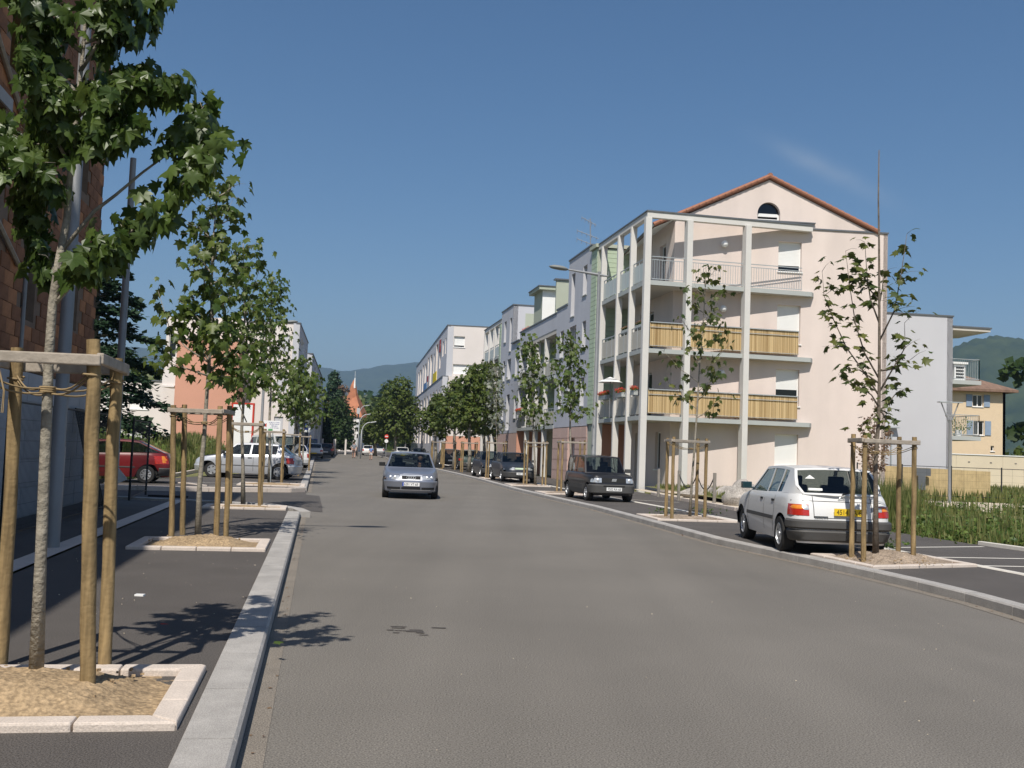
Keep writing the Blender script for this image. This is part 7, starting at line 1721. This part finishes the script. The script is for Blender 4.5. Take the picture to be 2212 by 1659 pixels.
# phone booth like white posts at street end
for k,(x,w_) in enumerate(((-24.2,.35),(-22.6,.22),(-25.8,.2))):
    mb=MB(); mb.box((x,140,gz(140)-.1),(x+w_,140.3,2.4)); obj('gate_pillar',mb,M_pinkr,None,label=['wide','right narrow','left narrow'][k]+' pale pillar at the end of the street',cat='pillar',group='pale pillars closing the street')
# little barrier triangle by the fence
ws=thing('warning_sign','small red and white warning triangle leaning near the left fence','sign',(-8.9,24.7,.05))
mb=MB(); mb.add([(-9.57,24.7,.36),(-9.19,24.72,.55),(-9.46,24.72,.86)],[(0,1,2)]); mb.add([(-9.57,24.7,.36),(-9.46,24.72,.86),(-9.66,24.85,.4)],[(0,1,2)]); obj('panel',mb,M_wh,ws,solid=.01); mb=MB(); mb.add([(-9.58,24.68,.36),(-9.45,24.71,.87),(-9.52,24.66,.78),(-9.62,24.66,.42)],[(0,1,2,3)]); mb.tube([(-9.5,24.75,0),(-9.5,24.75,.6)],.015,5); obj('red_edge',mb,M_red2,ws,solid=.01)
rg=random.Random(61); T=[]
for i in range(150):
    y=rg.uniform(4,30); x=(LK(y)+.03+abs(rg.gauss(0,.07))) if i%2 else (RK(y)-.03-abs(rg.gauss(0,.07)))
    T.append((Vector((x,y,.012)),Vector((rg.uniform(-1,1),rg.uniform(-1,1),.05)),Vector((0,0,1)),rg.uniform(.012,.035)))
me=leaf_mesh('leaf_litter',T,'md',M_brown); o=bpy.data.objects.new('leaf_litter',me); COL.objects.link(o); o['kind']='stuff'; o['label']='dry leaf bits lying along the kerbs'
# ================================================================ mesh fences
def mesh_fence(name,label,pts,h,z0=0,m=None,wires=True,feet=False,group=None,rail=True,step=.2):
    t=thing(name,label,'fence',(pts[0][0],pts[0][1],z0),0,group)
    for (x,y) in pts:
        mb=MB(); mb.tube([(x,y,z0),(x,y,z0+h)],.03,6); obj('post',mb,m or M_black,t)
    for (x0,y0_),(x1,y1_) in zip(pts,pts[1:]):
        mb=MB()
        if rail:
            for zz in (z0+h-.06,z0+.12): mb.tube([(x0,y0_,zz),(x1,y1_,zz)],.015,5)
        L=math.hypot(x1-x0,y1_-y0_)
        if wires:
            n=int(L/step)
            for i in range(n+1): s=i/n; x,y=x0+(x1-x0)*s,y0_+(y1_-y0_)*s; mb.tube([(x,y,z0+.1),(x,y,z0+h-.06)],.003,3,cap=False)
            for k in range(int(h/.3)): zz=z0+.2+k*.3; mb.tube([(x0,y0_,zz),(x1,y1_,zz)],.003,3,cap=False)
        obj('mesh_panel',mb,m or M_black,t)
    return t
M_fence=mat('dark_fence_steel',(.03,.033,.035),.5,.05,metal=.3)
mesh_fence('mesh_fence','dark wire mesh panels along the foot of the brick building',[WF.xy(u,.9) for u in (-3.2,-.7,1.8,4.3)],2.0,.05,M_fence,step=.06)
mesh_fence('mesh_fence','temporary fence panel in front of the red car',[(-8.82,23.9),(-9.75,27.6)],2.0,.03,M_fence,step=.12)
mb=MB()
lp=thing('leaning_panels','stack of dark fence panels leaning on the grey block wall','fence panels',(*WF.xy(4.2,.5),0))
for k in range(3):
    mb=MB(); a=WF.pt(3.7+k*.18,.75,.05); b_=WF.pt(4.2+k*.16,.12,2.1); a2=WF.pt(4.1+k*.18,.75,.05); b2=WF.pt(4.6+k*.16,.12,2.1)
    for p,q in ((a,b_),(a2,b2),(b_,b2)): mb.tube([p,q],.022,5)
    obj('panel_frame',mb,M_fence,lp)
mesh_fence('wire_fence','thin wire fence in front of the tan reed screen',[(15.2,44.6),(17.2,44.7),(19.4,44.8),(21.7,45.0),(24.2,45.2),(27,45.5),(30,46)],1.45,.2,M_fence,step=.5)
# concrete manhole/kerb drain left
mb=MB(); mb.box((-9.6,27.35,.0),(-8.6,27.6,.05)); obj('drain_cover',mb,M_black,None,label='dark drain grating at the far side street kerb',cat='drain')
# ================================================================ boulders, bollards with chain
def boulder(label,c,s,seed,m):
    from mathutils import noise
    r=random.Random(seed); mb=MB(); n,k=20,14; rot=r.uniform(0,6); P=[]
    for i in range(k+1):
        th=math.pi*i/k; row=[]
        for j in range(n+1):
            ph=2*math.pi*j/n; d=Vector((math.sin(th)*math.cos(ph),math.sin(th)*math.sin(ph),math.cos(th)))
            q=1
            for (a,b_,cc,dd) in ((.5,.3,.8,.78),(-.7,.2,.6,.75),(.2,-.8,.5,.8),(-.4,-.6,.6,.78),(.8,-.5,.1,.82),(0,.9,.3,.8)):
                pn=Vector((a,b_,cc)).normalized(); x=d.dot(pn)
                if x>.01: q=min(q,dd*(1+.15*math.sin(seed))/x)
            q*=1+.10*noise.fractal(d*2.2+Vector((seed,0,0)),1,2,4)
            row.append((c[0]+d.x*q*s[0],c[1]+d.y*q*s[1],c[2]+s[2]*.55+d.z*q*s[2]))
        P.append(row)
    mb.grid(P); return obj('boulder',mb,m,smooth='auto',label=label,cat='boulder',group='boulders beside the building garden')
boulder('tallest pointed grey boulder of the row beside the garden',(7.15,31.3,.12),(.62,.5,.55),3,M_rock)
boulder('rounded grey boulder between the pointed and the pinkish one',(7.65,30.3,.12),(.48,.45,.42),5,M_rock)
boulder('pinkish boulder close to the white hatchback',(8.1,29.4,.12),(.50,.45,.36),7,M_rockp)
boulder('flat grey boulder behind the bollards',(6.75,36.0,.2),(.75,.5,.32),11,M_rock)
boulder('small flat boulder right of the flat grey one',(7.55,35.2,.2),(.55,.4,.30),13,M_rock)
bp=[(5.55,37.8),(5.85,35.1),(6.25,33.9),(6.55,32.5)]
for i,(x,y) in enumerate(bp):
    mb=MB(); mb.tube([(x,y,.1),(x,y,1.12)],.055,10); obj('bollard',mb,M_wd,None,smooth='auto',label='%s grey timber bollard on the garden border'%['farthest','second farthest','second nearest','nearest'][i],cat='bollard',group='grey timber bollards on the garden border')
for i in (1,2):
    a,b_=Vector((*bp[i],1.05)),Vector((*bp[i+1],1.05)); mb=MB(); pts=[]
    for k in range(13): s=k/12; p=a.lerp(b_,s); p.z-=.55*4*s*(1-s)*.9; pts.append(p)
    mb.tube(pts,.02,5); obj('chain',mb,M_fence,None,label='sagging dark chain between the %s bollards'%('middle two' if i==1 else 'two nearest'),cat='chain')
# ================================================================ people
def person(label,base,h,shirt,short,yaw=0,hair=M_hair,stride=.18,arms=0,skate=False):
    x,y,z=base; t=thing('person',label,'person',base); k=h/1.78
    def p(a,b_,c): ca,sa=math.cos(yaw),math.sin(yaw); return (x+(a*ca-b_*sa)*k,y+(a*sa+b_*ca)*k,z+c*k)
    v=[p(0,0,.95),p(0,0,1.15),p(0,.01,1.38),p(0,0,1.50),p(0,.01,1.60),
       p(-.10,0,.90),p(-.12,stride*.4,.50),p(-.12,stride,.09),p(-.12,stride-.14,.04),
       p(.10,0,.90),p(.13,-stride*.3,.50),p(.14,-stride,.12),p(.14,-stride-.14,.05),
       p(-.18,0,1.40),p(-.26,.04,1.14),p(-.24,-.08,.90),p(.18,0,1.40),p(.27,.02,1.14),p(.26,-.10,.90),p(-.24,-.11,.83),p(.26,-.13,.83)]
    e=[(0,1),(1,2),(2,3),(3,4),(0,5),(5,6),(6,7),(7,8),(0,9),(9,10),(10,11),(11,12),(2,13),(13,14),(14,15),(15,19),(2,16),(16,17),(17,18),(18,20)]
    rr_=[.13,.13,.14,.055,.06,.085,.058,.045,.04,.085,.058,.045,.04,.06,.045,.032,.06,.045,.032,.035,.035]
    skin_chain('body',v,e,[q*k for q in rr_],M_skin,t,2)
    sv=[p(0,0,.92),p(0,0,1.15),p(0,.01,1.38),p(0,.0,1.47),p(-.19,0,1.40),p(-.25,.03,1.18),p(.19,0,1.40),p(.26,.02,1.18)]
    skin_chain('shirt',sv,[(0,1),(1,2),(2,3),(2,4),(4,5),(2,6),(6,7)],[q*k for q in (.155,.155,.165,.07,.075,.06,.075,.06)],shirt,t,2)
    hv=[p(0,0,.98),p(0,0,.90),p(-.10,0,.86),p(-.12,stride*.35,.56),p(.10,0,.86),p(.13,-stride*.25,.56)]
    skin_chain('shorts',hv,[(0,1),(1,2),(2,3),(1,4),(4,5)],[q*k for q in (.145,.14,.105,.085,.105,.085)],short,t,2)
    mb=MB(); mb.lathe([(0,-.13*k),(.06*k,-.10*k),(.085*k,-.02*k),(.09*k,.05*k),(.06*k,.11*k),(0,.13*k)],p(0,.01,1.66),14); hd=obj('head',mb,M_skin,t,smooth=True)
    mb=MB(); mb.lathe([(.094*k,-.02*k),(.099*k,.05*k),(.068*k,.12*k),(0,.142*k)],p(0,-.006,1.665),14); obj('hair',mb,hair,hd,smooth=True)
    for q in (8,12):
        mb=MB(); c=v[q]; mb.rbox((c[0],c[1]+.03,c[2]+.0),(.05*k,.13*k,.045*k),yaw); obj('shoe',mb,M_black,t,bevel=.015)
    return t
M_gshirt=mat('grey_shirt',(.20,.22,.25),.9,.05); M_bshirt=mat('blue_shirt',(.13,.22,.45),.9,.05); M_khaki=mat('khaki_shorts',(.30,.26,.19),.9,.05); M_wsh=mat('white_shorts',(.62,.62,.60),.9,.04); M_dsh=mat('dark_shorts',(.10,.06,.05),.9,.05)
person('man in a grey shirt and shorts walking away down the street',(-17.35,114,gz(114)),1.84,M_gshirt,M_dsh,0,M_hair2,.22)
person('boy in a blue shirt and white shorts beside the white hatchback',(-14.35,106,gz(106)),1.45,M_bshirt,M_wsh,0,M_hair2,.12)
# ================================================================ litter, small stones, leaves on the ground
cl=MB(); rd=random.Random(23)
for (x0,x1,y0_,y1_,n_,z_) in ((-3.2,-2.12,5.35,6.2,110,.155),(-4.9,-3.75,13.8,14.7,60,.16),(5.0,6.3,14.6,15.6,80,.17)):
    for i in range(n_):
        s=rd.uniform(.004,.014); cl.rbox((rd.uniform(x0,x1),rd.uniform(y0_,y1_),z_+rd.uniform(-.015,.035)),(s,s*.8,s*.6),rd.uniform(0,3),0,rd.uniform(-.5,.5))
obj('clods',cl,M_soil,kind='stuff',label='dry clods lying on the planting beds')
pb_=MB(); rd=random.Random(17)
for i in range(240):
    y=rd.uniform(3.5,20); x=rd.uniform(-3.0-.187*y,LK(y)-.27) if rd.random()<.45 else rd.uniform(LK(y),RK(y)); z=.12 if x<LK(y) else 0
    s=rd.uniform(.002,.005); pb_.rbox((x,y,z+s*.5),(s,s*.8,s*.6),rd.uniform(0,3))
obj('grit',pb_,M_gravel,kind='stuff',label='loose grit scattered on road and pavement')
mb=MB(); mb.box((-3.35,9.35,.12),(-3.27,9.41,.135)); obj('paper_scrap',mb,M_wh,None,label='small white scrap lying on the left pavement',cat='litter')
T=[(Vector((-1.62,7.35,.145)),Vector((1,.2,.1)),Vector((0,0,1)),.07)]; me=leaf_mesh('fallen_leaf',T,'md',M_maple); o=bpy.data.objects.new('fallen_leaf',me); COL.objects.link(o); props(o,'single green leaf lying on the left kerb','leaf')
T=[(Vector((-2.65,8.0,.125)),Vector((1,.2,.1)),Vector((0,0,1)),.06)]; me=leaf_mesh('fallen_leaf',T,'md',M_red2); o=bpy.data.objects.new('fallen_leaf',me); COL.objects.link(o); props(o,'single reddish leaf lying on the left pavement','leaf')
# ================================================================ air
hz=bpy.data.materials.new('haze'); hz.use_nodes=True; ht=hz.node_tree; ht.nodes.clear(); ho=ht.nodes.new('ShaderNodeOutputMaterial'); hv=ht.nodes.new('ShaderNodeVolumePrincipled')
hv.inputs['Density'].default_value=2.0e-4; hv.inputs['Color'].default_value=(.50,.72,1,1); hv.inputs['Anisotropy'].default_value=.2
ht.links.new(hv.outputs[0],ho.inputs['Volume'])
mb=MB(); mb.box((-4300,-440,-40),(4300,7100,470)); hb=obj('haze',mb,hz,None,kind='stuff',label='pale summer haze over the valley')
